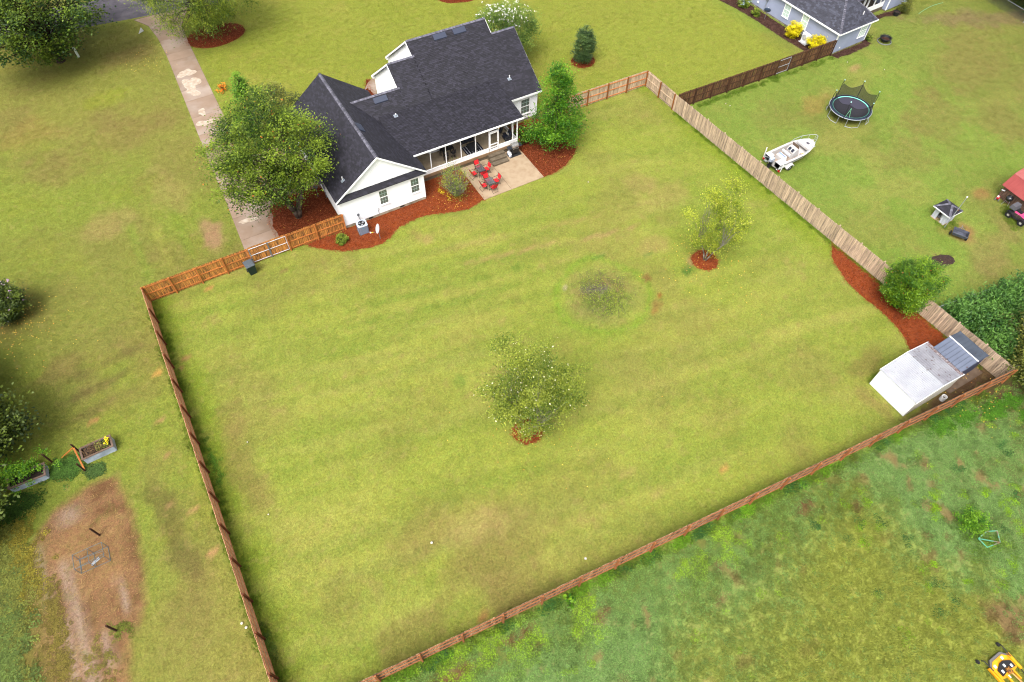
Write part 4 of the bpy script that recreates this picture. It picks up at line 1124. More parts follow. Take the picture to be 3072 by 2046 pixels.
# ================================================================== TREES AND SHRUBS
M_BARK = mat('grey_brown_bark', lin(128, 112, 96, .5), .9, col2=lin(86, 70, 58, .5), scale=5, detail=6, stretch=(3, 3, .8), bump=.6, bscale=14)
M_BARKD = mat('dark_bark', lin(84, 64, 50, .5), .9, col2=lin(58, 42, 34, .5), scale=5, detail=6, stretch=(3, 3, .8), bump=.6, bscale=14)
M_BARKP = mat('pale_lichen_bark', lin(176, 172, 156, .55), .9, col2=lin(122, 112, 98, .55), scale=8, detail=6, bump=.4, bscale=20)
KL = .95
def lg(r, g, b): return lin(r, g, b, KL)
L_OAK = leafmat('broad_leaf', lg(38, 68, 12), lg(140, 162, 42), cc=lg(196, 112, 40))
L_DARK = leafmat('dark_leaf', lg(36, 64, 20), lg(112, 134, 32), transl=.25)
L_WEEP = leafmat('weeping_leaf', lg(70, 96, 22), lg(146, 160, 46))
L_BRIGHT = leafmat('bright_leaf', lg(48, 104, 14), lg(128, 172, 34), transl=.4)
L_MYRTLE = leafmat('myrtle_leaf', lg(62, 98, 36), lg(138, 158, 66))
L_HOLLY = leafmat('holly_leaf', lg(36, 62, 32), lg(98, 122, 62), rough=.4, transl=.15)
L_RHOLLY = leafmat('round_holly_leaf', lg(50, 92, 18), lg(124, 156, 30), rough=.45, transl=.25, cc=lg(190, 80, 40))
L_BIRCH = leafmat('pale_olive_leaf', lg(76, 100, 18), lg(168, 178, 66), transl=.3, cc=lg(240, 238, 200))
L_BIRCH2 = leafmat('yellow_green_leaf', lg(104, 128, 26), lg(190, 196, 62), transl=.35, cc=lg(228, 214, 110))
L_EVER = leafmat('evergreen_needles', lg(36, 78, 22), lg(104, 146, 60), transl=.15)
L_CONE = leafmat('conifer_needles', lg(50, 98, 10), lg(116, 156, 36), transl=.2)
L_OLIVE = leafmat('olive_leaf', lg(62, 74, 28), lg(140, 142, 56), transl=.25)
L_DEEP = leafmat('shade_leaf', lg(34, 54, 12), lg(96, 112, 28), transl=.2)
L_YELL = leafmat('golden_leaf', lg(186, 172, 10), lg(252, 236, 30), transl=.3)
L_SHRUB = leafmat('shrub_leaf', lg(72, 104, 26), lg(164, 176, 60))
L_WHITE = mat('white_blossom', lin(246, 244, 240, .8), .7)
L_PINK = mat('lilac_blossom', lin(200, 160, 200, .8), .7)
L_RED = mat('red_blossom', lin(214, 60, 50, .8), .7)
L_YFL = mat('yellow_blossom', lin(250, 226, 20, .8), .7)
L_ORG = leafmat('orange_flower', lg(216, 110, 24), lg(244, 164, 50))

def leaves(name, C, material, parent, size, rs, up=.6, asp=.62, tint=None, kind=None, droop=0.0):
    """leaf blades (two folded triangles each as one quad) at points C"""
    n = len(C)
    N = rs.normal(size=(n, 3)); N /= np.linalg.norm(N, axis=1)[:, None]
    N[:, 2] = np.abs(N[:, 2]); N = N * (1 - up) + np.array([0, 0, 1.0]) * up
    N /= np.linalg.norm(N, axis=1)[:, None]
    A = rs.normal(size=(n, 3)); A[:, 2] -= droop * 3
    A -= (A * N).sum(1)[:, None] * N; A /= np.linalg.norm(A, axis=1)[:, None] + 1e-9
    B = np.cross(N, A)
    s = size * rs.uniform(.6, 1.3, n)
    V = np.zeros((n, 4, 3))
    V[:, 0] = C - A * s[:, None] * .5
    V[:, 1] = C + B * (s * asp * .5)[:, None]
    V[:, 2] = C + A * s[:, None] * .5 - np.array([0, 0, .12]) * s[:, None]
    V[:, 3] = C - B * (s * asp * .5)[:, None]
    if tint is None: tint = rs.rand(n)
    return np_mesh(name, V.reshape(-1, 3), np.arange(n * 4).reshape(n, 4), material, parent, tint, kind)

def crown_points(rs, shape, ncl, per, spread, hollow=.55, flat=.7, rare=.005, lobes=None):
    """leaf positions in clumps; shape(z in 0..1) gives the radius profile as (rx, ry, z0, z1)"""
    rx, ry, z0, z1, prof = shape
    cs = []
    if lobes:
        wts = np.array([l[3] ** 2 for l in lobes]); wts /= wts.sum()
        for _ in range(ncl):
            lx, ly, lz, lr = lobes[rs.choice(len(lobes), p=wts)]
            d = rs.normal(size=3); d /= np.linalg.norm(d); cs.append(np.array((lx, ly, lz)) + d * lr * rs.uniform(.25, 1.05) * np.array((1, 1, .8)))
    while len(cs) < ncl:
        t = rs.rand(); r = prof(t)
        if rs.rand() > r: continue
        w = rs.uniform(0, 2 * PI); k = math.sqrt(rs.uniform(hollow ** 2, 1.0)) if rs.rand() < .82 else rs.rand() * hollow
        jit = 1 + .15 * math.sin(3 * w + 5 * t) + .08 * math.sin(7 * w - 9 * t) + rs.normal() * .06
        cs.append((rx * r * k * jit * math.cos(w), ry * r * k * jit * math.sin(w), z0 + (z1 - z0) * t))
    cs = np.array(cs)
    P = []; T = []
    for c in cs:
        m = max(3, int(per * rs.uniform(.5, 1.5)))
        sp = spread * rs.uniform(.6, 1.3)
        q = rs.normal(size=(m, 3)) * sp * np.array([1, 1, flat])
        P.append(c + q)
        base = rs.uniform(.04, .74)
        # upper leaves of each clump tinted paler, sky light painted into the colour
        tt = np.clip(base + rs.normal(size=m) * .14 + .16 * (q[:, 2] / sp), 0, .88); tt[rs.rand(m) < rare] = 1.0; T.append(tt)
    return cs, np.concatenate(P), np.concatenate(T)

def branches(mb, base, cs, r0, fork, rs, nmax=40, stems=1):
    """trunk, limbs and twigs reaching out to the leaf clumps"""
    base = Vector(base)
    zt = fork
    tops = []
    for s in range(stems):
        w = 2 * PI * s / max(1, stems) + .6
        k = 0 if stems == 1 else .10
        b = base + Vector((math.cos(w) * k, math.sin(w) * k, 0))
        sp = 0 if stems == 1 else .38 * zt
        pts = [b]
        for i in range(1, 4):
            f = i / 3
            pts.append(b + Vector((math.cos(w) * sp * f ** 1.3 + rs.normal() * .04, math.sin(w) * sp * f ** 1.3 + rs.normal() * .04, zt * f)))
        rr = r0 / math.sqrt(stems)
        mb.tube(pts[0] - Vector((0, 0, .1)), pts[0] + Vector((0, 0, .12)), rr * 1.5, rr * 1.12, n=9)
        for i in range(3): mb.tube(pts[i] + (Vector((0, 0, .12)) if i == 0 else Vector()), pts[i + 1], rr * (1.12 - .16 * i), rr * (1.12 - .16 * (i + 1)), n=9)
        tops.append((pts[-1], rr * .64))
    order = rs.permutation(len(cs))[:nmax]
    for j in order:
        c = Vector(cs[j]) + base * 0
        c = base + Vector(cs[j])
        o, r = min(tops, key=lambda t: (t[0] - c).length)
        mid = o.lerp(c, .5) + Vector((rs.normal() * .2, rs.normal() * .2, .25 + rs.rand() * .3))
        ra = r * rs.uniform(.3, .55)
        mb.tube(o, mid, ra, ra * .6, n=5, caps=False); mb.tube(mid, c, ra * .6, ra * .15, n=4, caps=False)
    return mb

def dome(t): return math.sqrt(max(0, 1 - (2 * t - 1) ** 2)) if t > .35 else math.sqrt(max(0, 1 - (.3) ** 2)) * (t / .35) ** .45
def egg(t): return (math.sin(PI * min(1, t * .9 + .1) ** .8)) ** .8
def cone(t): return (1 - t) ** .8 * min(1, (t / .12 + .45)) if t < 1 else 0
def ball(t): return math.sqrt(max(0, 1 - (2 * t - 1) ** 2))

def tree(name, label, loc, rx, ry, z0, z1, prof, ncl, per, spread, leaf, mat_leaf, mat_bark, r0, fork, seed, group=None, cat='tree', off=(0, 0), stems=1, hollow=.55, up=.6, nbr=40, droop=0.0, flat=.7, asp=.62, rare=.005, lobes=None):
    rs = np.random.RandomState(seed)
    T = thing(name, label, cat, (loc[0], loc[1], 0), 0, group)
    cs, P, TI = crown_points(rs, (rx, ry, z0, z1, prof), ncl, per, spread, hollow, flat, rare, lobes)
    o = np.array([off[0], off[1], 0])
    cs = cs + o; P = P + o
    P[:, 2] = np.maximum(P[:, 2], .12)
    mb = MB(); branches(mb, (0, 0, 0), cs, r0, fork, rs, nbr, stems)
    mb.build('trunk', mat_bark, T, smooth=True)
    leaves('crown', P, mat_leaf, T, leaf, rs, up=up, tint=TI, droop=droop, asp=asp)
    return T, cs, P, rs

def blossoms(T, P, n, rs, m, size, name='blossoms', top=True):
    idx = np.argsort(-(P[:, 2] + rs.normal(size=len(P)) * 1.1))[:n * 12] if top else np.arange(len(P))
    idx = rs.choice(idx, n, replace=False)
    C = np.repeat(P[idx], 5, 0) + rs.normal(size=(n * 5, 3)) * size * .5 + np.array([0, 0, size * .6])
    leaves(name, C, m, T, size, rs, up=.5, asp=.9)

# big multi-stem tree beside the driveway
tree('tree', 'large broad tree with grey forked trunks in the mulch bed left of the house', (-3.0, 3.25), 4.9, 4.8, 2.4, 10.2, dome, 210, 200, .46, .16, L_OAK, M_BARK, .38, 3.2, 101, off=(-.75, 1.3), stems=4, nbr=60, hollow=.45)
tree('tree', 'dark green pointed conifer behind the big driveway tree', (-2.75, 15.6), 1.7, 1.7, .5, 7.2, cone, 90, 130, .30, .16, L_CONE, M_BARKD, .12, 5.5, 102, hollow=.5)
tree('tree', 'dull green small tree hugging the street end of the garage roof', (-.5, 13.6), 2.0, 2.0, 1.2, 6.0, egg, 70, 110, .42, .17, L_OLIVE, M_BARK, .14, 3, 103)
tree('tree', 'dense spreading tree with short dark trunk at the upper left corner', (-17.1, 37.5), 7.2, 6.6, 1.6, 10.0, dome, 260, 150, .58, .25, L_DARK, M_BARKD, .36, 1.9, 104, off=(-.6, .4), nbr=50)
tree('tree', 'willowy drooping tree in a red mulch ring beside the driveway', (-2.1, 35.4), 6.1, 5.4, 1.2, 9.5, dome, 330, 125, .42, .22, L_WEEP, M_BARK, .26, 2.8, 105, off=(-.2, -.3), droop=.7, flat=1.3, asp=.3, up=.35)
tree('tree', 'bright green pyramidal tree in the mulch bed right of the porch', (21.3, .75), 2.7, 2.7, 1.3, 8.5, lambda t: (1 - t) ** .7 * min(1, t / .1 + .5), 150, 130, .36, .16, L_BRIGHT, M_BARK, .15, 4.2, 106, hollow=.45, up=.5)
t, cs, P, rs = tree('tree', 'crape myrtle with white blossoms behind the house roof', (24.0, 15.1), 3.3, 3.3, 1.2, 6.0, dome, 170, 120, .42, .15, L_MYRTLE, M_BARKP, .16, 1.6, 107, stems=4)
blossoms(t, P, 120, rs, L_WHITE, .12)
tree('holly', 'dark green egg shaped holly alone in a red mulch ring', (31.2, 10.95), 1.05, 1.05, .12, 4.0, egg, 130, 110, .17, .12, L_HOLLY, M_BARKD, .08, 1.5, 108, cat='shrub', hollow=.7)
tree('tree', 'sparse tree with pale flickering leaves alone in the middle of the lawn', (3.7, -24.15), 3.2, 3.2, 1.2, 8.0, egg, 260, 105, .30, .11, L_BIRCH, M_BARKP, .085, 2.4, 109, stems=3, hollow=.2, nbr=150, up=.35, rare=.014, lobes=[(-.9, .6, 9.4, 1.2), (.8, -.4, 9.0, 1.0), (-.2, .1, 7.5, 1.8), (-2.3, 1.2, 6.0, 1.0), (2.3, -1.2, 6.4, 1.2), (.9, -.5, 5.8, 1.7), (-1.0, .4, 5.2, 1.6), (.1, -.1, 4.0, 1.7), (2.0, -1.3, 4.0, 1.1), (-1.8, .6, 3.8, .9), (.1, -.2, 2.5, 1.4), (.9, -.9, 2.0, 1.0), (-.6, -.5, 1.8, .8)])
tree('tree', 'slender sparse yellowish tree in a mulch ring near the right fence', (24.4, -17.75), 2.5, 2.5, 1.6, 8.4, egg, 150, 85, .28, .11, L_BIRCH2, M_BARKP, .10, 2.6, 110, stems=3, hollow=.25, nbr=100, up=.35, rare=.02, lobes=[(.5, .1, 8.0, .7), (-.6, .4, 6.8, 1.0), (.6, -.3, 6.4, .9), (0, 0, 5.2, 1.6), (1.2, -.8, 4.6, 1.2), (-1.3, .8, 4.4, 1.0), (.4, -.3, 3.4, 1.5), (1.3, -.9, 2.9, .9), (-1.2, .6, 2.8, .8), (.2, -.1, 2.0, 1.0)])
tree('holly', 'large round holly with reddish tips overhanging the right fence', (34.55, -29.0), 1.75, 1.75, .5, 4.7, ball, 190, 130, .22, .12, L_RHOLLY, M_BARKD, .12, 1.6, 111, cat='shrub', off=(.05, .1), hollow=.74)
# shrub with lichened branches by the patio
rs = np.random.RandomState(112)
S = thing('shrub', 'half bare lichen grey shrub in the mulch bed beside the patio', 'shrub', (9.95, -.95, 0))
mb = MB(); tips = []
for i in range(120):
    w = rs.uniform(0, 2 * PI); k = rs.uniform(.15, 1.0); h = rs.uniform(1.1, 3.0) * (1.15 - .35 * k)
    p0 = Vector((math.cos(w) * .12, math.sin(w) * .12, 0)); p2 = Vector((math.cos(w) * k * 1.55, math.sin(w) * k * 1.55, h))
    p1 = p0.lerp(p2, .5) + Vector((rs.normal() * .12, rs.normal() * .12, .15))
    r = rs.uniform(.010, .022)
    mb.tube(p0, p1, r * 1.3, r, n=4, caps=False); mb.tube(p1, p2, r, r * .35, n=4, caps=False)
    for j in range(3):
        q = p1.lerp(p2, rs.rand()); e = q + Vector((rs.normal() * .28, rs.normal() * .28, rs.uniform(.1, .5)))
        mb.tube(q, e, r * .55, r * .2, n=3, caps=False); tips.append(e)
    tips.append(p2)
mb.build('branches', M_BARKP, S)
tp = np.array([t[:] for t in tips]); tp = tp[(tp[:, 2] < .9) | ((tp[:, 2] > 1.4) & (rs.rand(len(tp)) < .55)) | (rs.rand(len(tp)) < .12)]
C = np.repeat(tp, 9, 0) + rs.normal(size=(len(tp) * 9, 3)) * .14; C[:, 2] = np.maximum(C[:, 2], .08)
low = np.concatenate([C, rs.normal(size=(500, 3)) * np.array([.45, .45, .18]) + np.array([.1, -.1, .35])]); low[:, 2] = np.maximum(low[:, 2], .06)
leaves('foliage', low, L_SHRUB, S, .085, rs)
yf = np.array([[-1.35, .3, 1.0], [-1.2, .1, .85], [-.5, .6, 1.6], [-.9, -.5, .7]]); C = np.repeat(yf, 22, 0) + rs.normal(size=(88, 3)) * .11
leaves('yellow_leaves', C, L_YELL, S, .08, rs)

def bush(name, label, x, y, r, h, m, seed, leaf=.1, n=90, cat='shrub', group=None, flowers=None, prof=ball, hollow=.7, per=40):
    t, cs, P, rs2 = tree(name, label, (x, y), r, r, .05, h, prof, n, per, r * .14, leaf, m, M_BARKD, .035, h * .35, seed, group=group, cat=cat, hollow=hollow, nbr=14)
    if flowers: blossoms(t, P, flowers[1], rs2, flowers[0], flowers[2])
    return t
bush('shrub', 'small clipped green bush beside the orange fence end', -.85, -1.35, .48, .75, L_SHRUB, 201, .07)
bush('rose_bush', 'dark red flowering bush squeezed between porch and pyramidal tree', 18.75, 2.6, .75, 1.5, L_DEEP, 202, .09, 80, flowers=(L_RED, 14, .09))
bush('golden_shrub', 'bright yellow shrub under the grey house window', 54.2, 3.75, .85, 1.55, L_YELL, 203, .13, 90)
bush('golden_shrub', 'bright yellow shrub between the white heat pump and dark fence', 54.5, .55, .95, 1.6, L_YELL, 204, .13, 90)
bush('shrub', 'small green shrub in brown mulch, second from the top of the grey house wall', 53.5, 9.0, .5, .8, L_SHRUB, 205, .1, 50)
bush('hydrangea', 'green shrub with bluish blossoms at the top of the brown mulch strip', 53.6, 11.15, .65, .95, L_SHRUB, 206, .12, 60, flowers=(mat('blue_blossom', lin(176, 196, 232, .8), .7), 12, .12))
bush('shrub', 'brownish unkempt shrub at the grey house wing corner', 69.5, 1.5, .85, 1.3, L_OLIVE, 207, .12, 60)
bush('lantana', 'loose orange flowering plant at the driveway edge', -3.6, 24.3, .75, .55, L_ORG, 208, .12, 18, cat='flowers', hollow=.2, per=16)
bush('shrub', 'low green shrub at the center of the street side mulch island', 25.6, 29.2, .9, .7, L_BRIGHT, 209, .12, 50)
bush('crape_myrtle', 'dark bush with lilac blossoms at the left edge', -25.5, 3.7, 1.5, 2.8, L_DEEP, 210, .15, 120, flowers=(L_PINK, 26, .16), prof=dome, hollow=.5, per=70)
bush('shrub', 'bright green seedling plant tangled in the rusty green frame', 24.7, -43.6, .95, .9, L_BRIGHT, 211, .10, 60, prof=dome, hollow=.3)
bush('wild_plant', 'large leaved weed growing against the rear fence boards', .2, -35.15, .4, .55, L_BRIGHT, 212, .22, 10, cat='weed', per=10)
bush('shrub', 'tiny plant behind the grey house corner', 61.2, -.8, .4, .55, L_SHRUB, 213, .1, 30)
# shade trees just beyond the left edge
for i, (x, y, r, h, lab) in enumerate(((-29.6, -2.6, 2.3, 5.0, 'dark tree at the left edge beside the lilac flowering bush'), (-28.3, -8.0, 2.9, 6.0, 'dark overgrown tree at the left edge above the planters'), (-29.9, -13.4, 2.2, 4.6, 'dark tree crown at the left edge beside the vegetable plot'))):
    tree('tree', lab, (x, y), r, r, .6, h, dome, 130, 120, .5, .22, L_DEEP, M_BARKD, .22, 2.2, 220 + i, group='shade trees at the left edge', hollow=.5)
# evergreen hedge plants by the chain link
rs = np.random.RandomState(230)
hp = [(37.2, -32.0, 1.0, 1.8), (38.4, -32.6, 1.2, 2.2), (39.8, -32.9, 1.3, 2.5), (41.3, -33.1, 1.3, 2.6), (38.2, -34.2, 1.4, 2.4), (40.2, -34.6, 1.5, 2.8), (42.8, -33.3, 1.4, 2.9), (37.2, -35.4, 1.2, 2.3)]
hl = ['low evergreen shrub at the fence end of the chain link hedge', 'evergreen shrub second along the chain link hedge', 'evergreen shrub third along the chain link hedge', 'evergreen shrub fourth along the chain link hedge', 'evergreen shrub close behind the silvery fence next to the metal sheds', 'tall evergreen shrub in the thick of the hedge', 'evergreen shrub at the right edge of the hedge', 'evergreen shrub against the silvery fence nearest the rear corner']
for i, (x, y, r, h) in enumerate(hp):
    tree('evergreen_shrub', hl[i], (x, y), r, r, .1, h, dome, 60, 70, .26, .24, L_EVER, M_BARKD, .08, .8, 240 + i, group='evergreen hedge at the right edge', cat='shrub', asp=.3, droop=.4, up=.3)
for i, (x, y, r, h, lab) in enumerate(((37.3, -38.2, 1.9, 4.0, 'twiggy olive tree at the rear right corner outside the fence'), (38.9, -36.3, 2.0, 4.6, 'olive brown thicket behind the silvery fence corner'), (37.0, -41.0, 1.8, 3.2, 'olive scrub at the right edge below the fence corner'))):
    t, cs, P, rs2 = tree('scrub_tree', lab, (x, y), r, r, .4, h, dome, 90, 70, .36, .16, L_OLIVE, M_BARKP, .10, 1.0, 260 + i, group='scrub at the rear right corner', hollow=.3, nbr=70)
# far right corner woods
wl_ = ['dark tree at the far right top corner nearest the wire fence', 'dark tree in the far right corner behind the wire fence', 'dark tree top right, right of the brown lawn', 'dark tree at the top right beyond the grey house', 'dark tree filling the extreme top right corner']
for i, (x, y, r, h) in enumerate(((82.4, -2.0, 2.7, 6.5), (82.3, -6.6, 2.8, 6.5), (82.8, -11.2, 2.9, 7), (83, 3.0, 3, 8), (87, -5, 3.5, 9))):
    tree('tree', wl_[i], (x, y), r, r, .8, h, dome, 110, 90, .55, .28, L_DARK, M_BARKD, .22, 2.0, 270 + i, group='dark trees in the far right corner')
# twiggy weeds in the old burn ring
rs = np.random.RandomState(280)
S = thing('weed_clump', 'sparse twiggy weeds growing in the round burn ring on the lawn', 'weeds', (15.0, -16.7, 0))
mb = MB(); tips = []
for i in range(260):
    w = rs.uniform(0, 2 * PI); k = 2.7 * math.sqrt(rs.rand()) * (.6 + .4 * rs.rand()); p0 = Vector((k * math.cos(w), k * math.sin(w), 0)); h = rs.uniform(.15, .55)
    e = p0 + Vector((rs.normal() * .15, rs.normal() * .15, h)); mb.tube(p0, e, .010, .004, n=3, caps=False)
    for j in range(2):
        q = p0.lerp(e, rs.uniform(.3, .9)); f = q + Vector((rs.normal() * .14, rs.normal() * .14, rs.uniform(.03, .2))); mb.tube(q, f, .006, .003, n=3, caps=False); tips.append(f)
    tips.append(e)
mb.build('stems', mat('dry_grey_stem', lin(150, 128, 112, .6), .9, col2=lin(110, 92, 84, .6), scale=3), S)
tp = np.array([t[:] for t in tips]); C = np.repeat(tp, 3, 0) + rs.normal(size=(len(tp) * 3, 3)) * .07; C[:, 2] = np.maximum(C[:, 2], .03)
leaves('foliage', C, L_SHRUB, S, .075, rs)
# ================================================================== OUTDOOR FURNITURE AND EQUIPMENT
M_RED = mat('red_sling_fabric', lin(222, 40, 46, .85), .75, col2=lin(206, 30, 38, .85), scale=20)
M_FRAME = mat('dark_metal_frame', (.02, .018, .018), .45)
M_TGLASS = mat('smoked_table_glass', (.10, .10, .11), .06, alpha=.45, spec=.8)
M_STEEL = mat('stainless_steel', lin(206, 204, 200, .8), .28, metal=.75, col2=lin(176, 172, 168, .8), scale=5)
M_RUBBER = mat('black_rubber', (.015, .015, .016), .85)
M_WHITEP = mat('white_paint', lin(236, 236, 236, .85), .45)

def folding_chair(label, x, y, rz):
    T = thing('folding_chair', label, 'chair', (x, y, .05), rz, 'red folding chairs on the patio')
    mb = MB(); mb.add([(-.23, -.2, .40), (.23, -.2, .40), (.23, .24, .43), (-.23, .24, .43), (0, .02, .395)], [(0, 1, 4), (1, 2, 4), (2, 3, 4), (3, 0, 4)]); mb.extr([(-.23, -.2, .40), (.23, -.2, .40), (.23, .24, .43), (-.23, .24, .43)], (0, 0, -.012)); mb.build('seat', M_RED, T)
    mb = MB(); mb.extr([(-.23, -.23, .50), (.23, -.23, .50), (.23, -.36, .93), (-.23, -.36, .93)], (0, -.014, 0)); mb.build('backrest', M_RED, T)
    for s in (-1, 1):
        x0 = s * .26
        mb = MB(); mb.path([(x0, .30, 0), (x0, -.16, .45), (x0, -.37, .94)], .013)
        mb.build('leg', M_FRAME, T)
        mb = MB(); mb.path([(x0, -.33, 0), (x0, .20, .44), (x0, .26, .62)], .013); mb.build('leg', M_FRAME, T)
        mb = MB(); mb.path([(x0, -.30, .66), (x0, .0, .66), (x0, .28, .63)], .016); mb.build('armrest', M_FRAME, T)
    mb = MB()
    for p in ((.30, .01), (-.33, .01), (.22, .42), (-.2, .39)): mb.tube((-.26, p[0], p[1] + .01), (.26, p[0], p[1] + .01), .012)
    mb.tube((-.26, -.37, .94), (.26, -.37, .94), .013)
    mb.build('crossbar', M_FRAME, T)
def patio_table(label, x, y):
    T = thing('patio_table', label, 'table', (x, y, .05), 0, 'glass patio tables')
    mb = MB(); mb.box(-.33, .33, -.43, .43, .665, .673); mb.build('table_top', M_TGLASS, T)
    mb = MB(); mb.path([(-.34, -.44, .67), (.34, -.44, .67), (.34, .44, .67), (-.34, .44, .67)], .014, closed=True); mb.build('rim', M_FRAME, T)
    for a in (-1, 1):
        for b2 in (-1, 1):
            mb = MB(); mb.path([(a * .30, b2 * .40, .66), (a * .33, b2 * .43, 0)], .015); mb.build('leg', M_FRAME, T)
    mb = MB(); mb.path([(-.31, -.41, .3), (.31, .41, .3)], .01); mb.path([(-.31, .41, .3), (.31, -.41, .3)], .01); mb.build('brace', M_FRAME, T)
patio_table('small glass table between red chairs close to the porch wall', 13.2, .45)
patio_table('small glass table between red chairs near the lawn edge', 13.18, -1.44)
for lab, x, y, r in (('red folding chair closest to the porch wall', 13.27, 1.02, PI + .06), ('red folding chair on the step side of the table near the porch', 13.82, .42, PI / 2 + .05), ('red folding chair on the shrub side of the table near the porch', 12.5, .42, -PI / 2 + .1), ('red folding chair squeezed between the two glass tables, its back to the lawn', 13.24, .03, .04),
                     ('red folding chair facing the lawn, seat under the table near the lawn', 13.15, -.98, PI + .02), ('red folding chair on the step side of the table near the lawn', 13.86, -1.36, PI / 2 + .02), ('red folding chair beside the mulch at the table near the lawn', 12.56, -1.40, -PI / 2), ('red folding chair nearest the lawn with its back to the grass', 13.22, -2.02, .08)):
    folding_chair(lab, x, y, r)
# grill mat, grill, gas bottles
mb = MB(); mb.box(16.62, 17.9, 1.02, 1.8, .05, .062); tag(mb.build('grill_mat', M_RUBBER), 'black rubber mat under the gas grill on the patio', 'mat')
G = thing('gas_grill', 'black gas grill with stainless lid on the patio corner', 'grill', (17.33, 1.48, .062))
mb = MB(); mb.rbox((0, 0, .48), (.68, .46, .62), .02); mb.build('cabinet', mat('black_enamel', (.014, .014, .015), .3), G)
mb = MB(); mb.extr([(-.33, -.24, .82), (-.33, .24, .82), (-.33, .24, 1.0), (-.33, .14, 1.14), (-.33, -.10, 1.14), (-.33, -.22, 1.02)], (.66, 0, 0)); lid = mb.build('lid', M_STEEL, G)
mb = MB(); mb.tube((-.25, -.27, 1.0), (.25, -.27, 1.0), .018); mb.build('handle', M_STEEL, lid)
mb = MB(); mb.rbox((0, 0, .80), (.70, .50, .06), .02); mb.build('firebox', M_BLACK, G)
for s in (-1, 1):
    mb = MB(); mb.rbox((s * .55, 0, .82), (.38, .48, .04), .02); mb.build('side_shelf', mat('slate_shelf', lin(52, 56, 66, .6), .4), G)
    mb = MB(); mb.lathe([(.0, -.03), (.085, -.03), (.085, .03), (0, .03)], (s * .30, -.2, .085), 14, 'X'); mb.build('wheel', M_RUBBER, G)
mb = MB(); mb.box(-.33, .33, -.26, -.23, .70, .78); panel = mb.build('control_panel', M_BLACK, G)
for k in range(5):
    mb = MB(); mb.lathe([(0, -.05), (.028, -.05), (.032, 0)], (-.26 + k * .13, -.26, .74), 10, 'Y'); mb.build('knob', M_STEEL, panel)
for i, (x, y, lab) in enumerate(((16.74, 1.22, 'white propane tank with blue label at the front corner of the grill mat'), (16.79, 1.56, 'white propane tank behind the other one, against the porch wall'))):
    T = thing('propane_tank', lab, 'propane tank', (x, y, .062), 0, 'propane tanks by the grill')
    mb = MB(); mb.lathe([(.10, 0), (.10, .03), (.13, .05), (.15, .10), (.155, .18), (.155, .28), (.14, .35), (.09, .39), (.03, .40)], n=18); mb.build('tank', M_WHITEP, T, smooth=True)
    mb = MB(); mb.lathe([(.157, .14), (.157, .27)], n=18); mb.build('label_band', mat('blue_label', lin(70, 100, 170, .8), .5, col2=lin(220, 226, 236, .8), scale=14, lo=.45, hi=.5), T)
    mb = MB(); mb.lathe([(.10, .37), (.10, .47), (.092, .47), (.092, .37)], n=14); mb.build('collar', M_WHITEP, T)
    mb = MB(); mb.tube((0, 0, .40), (0, 0, .46), .03); mb.tube((0, 0, .45), (.07, 0, .45), .015); mb.build('valve', M_GREYM, T)

# porch furniture
PZ = .725
M_WICK = mat('dark_wicker', (.016, .017, .022), .7, col2=(.03, .03, .036), scale=60)
M_NAVY = mat('navy_cushion', lin(28, 36, 58, .8), .85)
M_GOLD = mat('mustard_pillow', lin(226, 186, 80, .85), .85)
mb = MB(); mb.box(12.98, 14.72, 2.62, 3.82, PZ - .005, PZ + .008)
rug = tag(mb.build('rug', mat('navy_rug', lin(32, 38, 58, .7), .95)), 'navy rug with white stripes on the porch floor', 'rug')
for x in (13.10, 13.36, 13.62, 14.06, 14.28, 14.5):
    mb = MB(); mb.add([(x, 2.63, PZ + .012), (x + .07, 2.63, PZ + .012), (x + .07, 3.81, PZ + .012), (x, 3.81, PZ + .012)], [(0, 1, 2, 3)]); mb.build('stripe', mat('rug_stripe', lin(206, 208, 214, .8), .95) if x == 13.10 else bpy.data.materials['rug_stripe'], rug)
T = thing('coffee_table', 'low dark coffee table standing on the striped rug', 'table', (13.85, 3.12, PZ + .008))
mb = MB(); mb.rbox((0, 0, .40), (.86, .9, .04), .02); mb.build('table_top', M_WICK, T)
mb = MB(); mb.box(-.38, .38, -.4, .4, .12, .15); mb.build('shelf', M_WICK, T)
for a in (-1, 1):
    for b2 in (-1, 1):
        mb = MB(); mb.box(a * .39 - .025, a * .39 + .025, b2 * .4 - .025, b2 * .4 + .025, 0, .38); mb.build('leg', M_WICK, T)
def seat(label, x, y, rz, w, name, cat):
    T = thing(name, label, cat, (x, y, PZ), rz)
    mb = MB(); mb.rbox((0, .02, .22), (w, .62, .2), .03); mb.build('base', M_WICK, T)
    mb = MB(); mb.rbox((0, .05, .37), (w - .16, .56, .12), .04); mb.build('cushion', M_NAVY, T)
    mb = MB(); mb.cbox((0, -.32, .55), (w - .1, .10, .55), rx=.18); mb.build('backrest', M_WICK, T)
    mb = MB(); mb.cbox((0, -.24, .58), (w - .2, .10, .42), rx=.18); mb.build('back_cushion', M_NAVY, T)
    for s in (-1, 1):
        mb = MB(); mb.rbox((s * (w / 2 - .04), 0, .48), (.08, .62, .16), .02); mb.build('armrest', M_WICK, T)
        for yy in (-.26, .28):
            mb = MB(); mb.box(s * (w / 2 - .06) - .025, s * (w / 2 - .06) + .025, yy - .025, yy + .025, 0, .14); mb.build('leg', M_WICK, T)
    return T
seat('dark loveseat with two mustard pillows on the porch', 13.8, 4.38, PI, 1.35, 'loveseat', 'sofa')
seat('dark armchair by the porch right end, nearest the screen', 17.3, 2.85, PI / 2 - .1, .72, 'armchair', 'chair')
seat('dark armchair deeper in the porch near its right end', 17.15, 4.2, PI - .75, .72, 'armchair', 'chair')
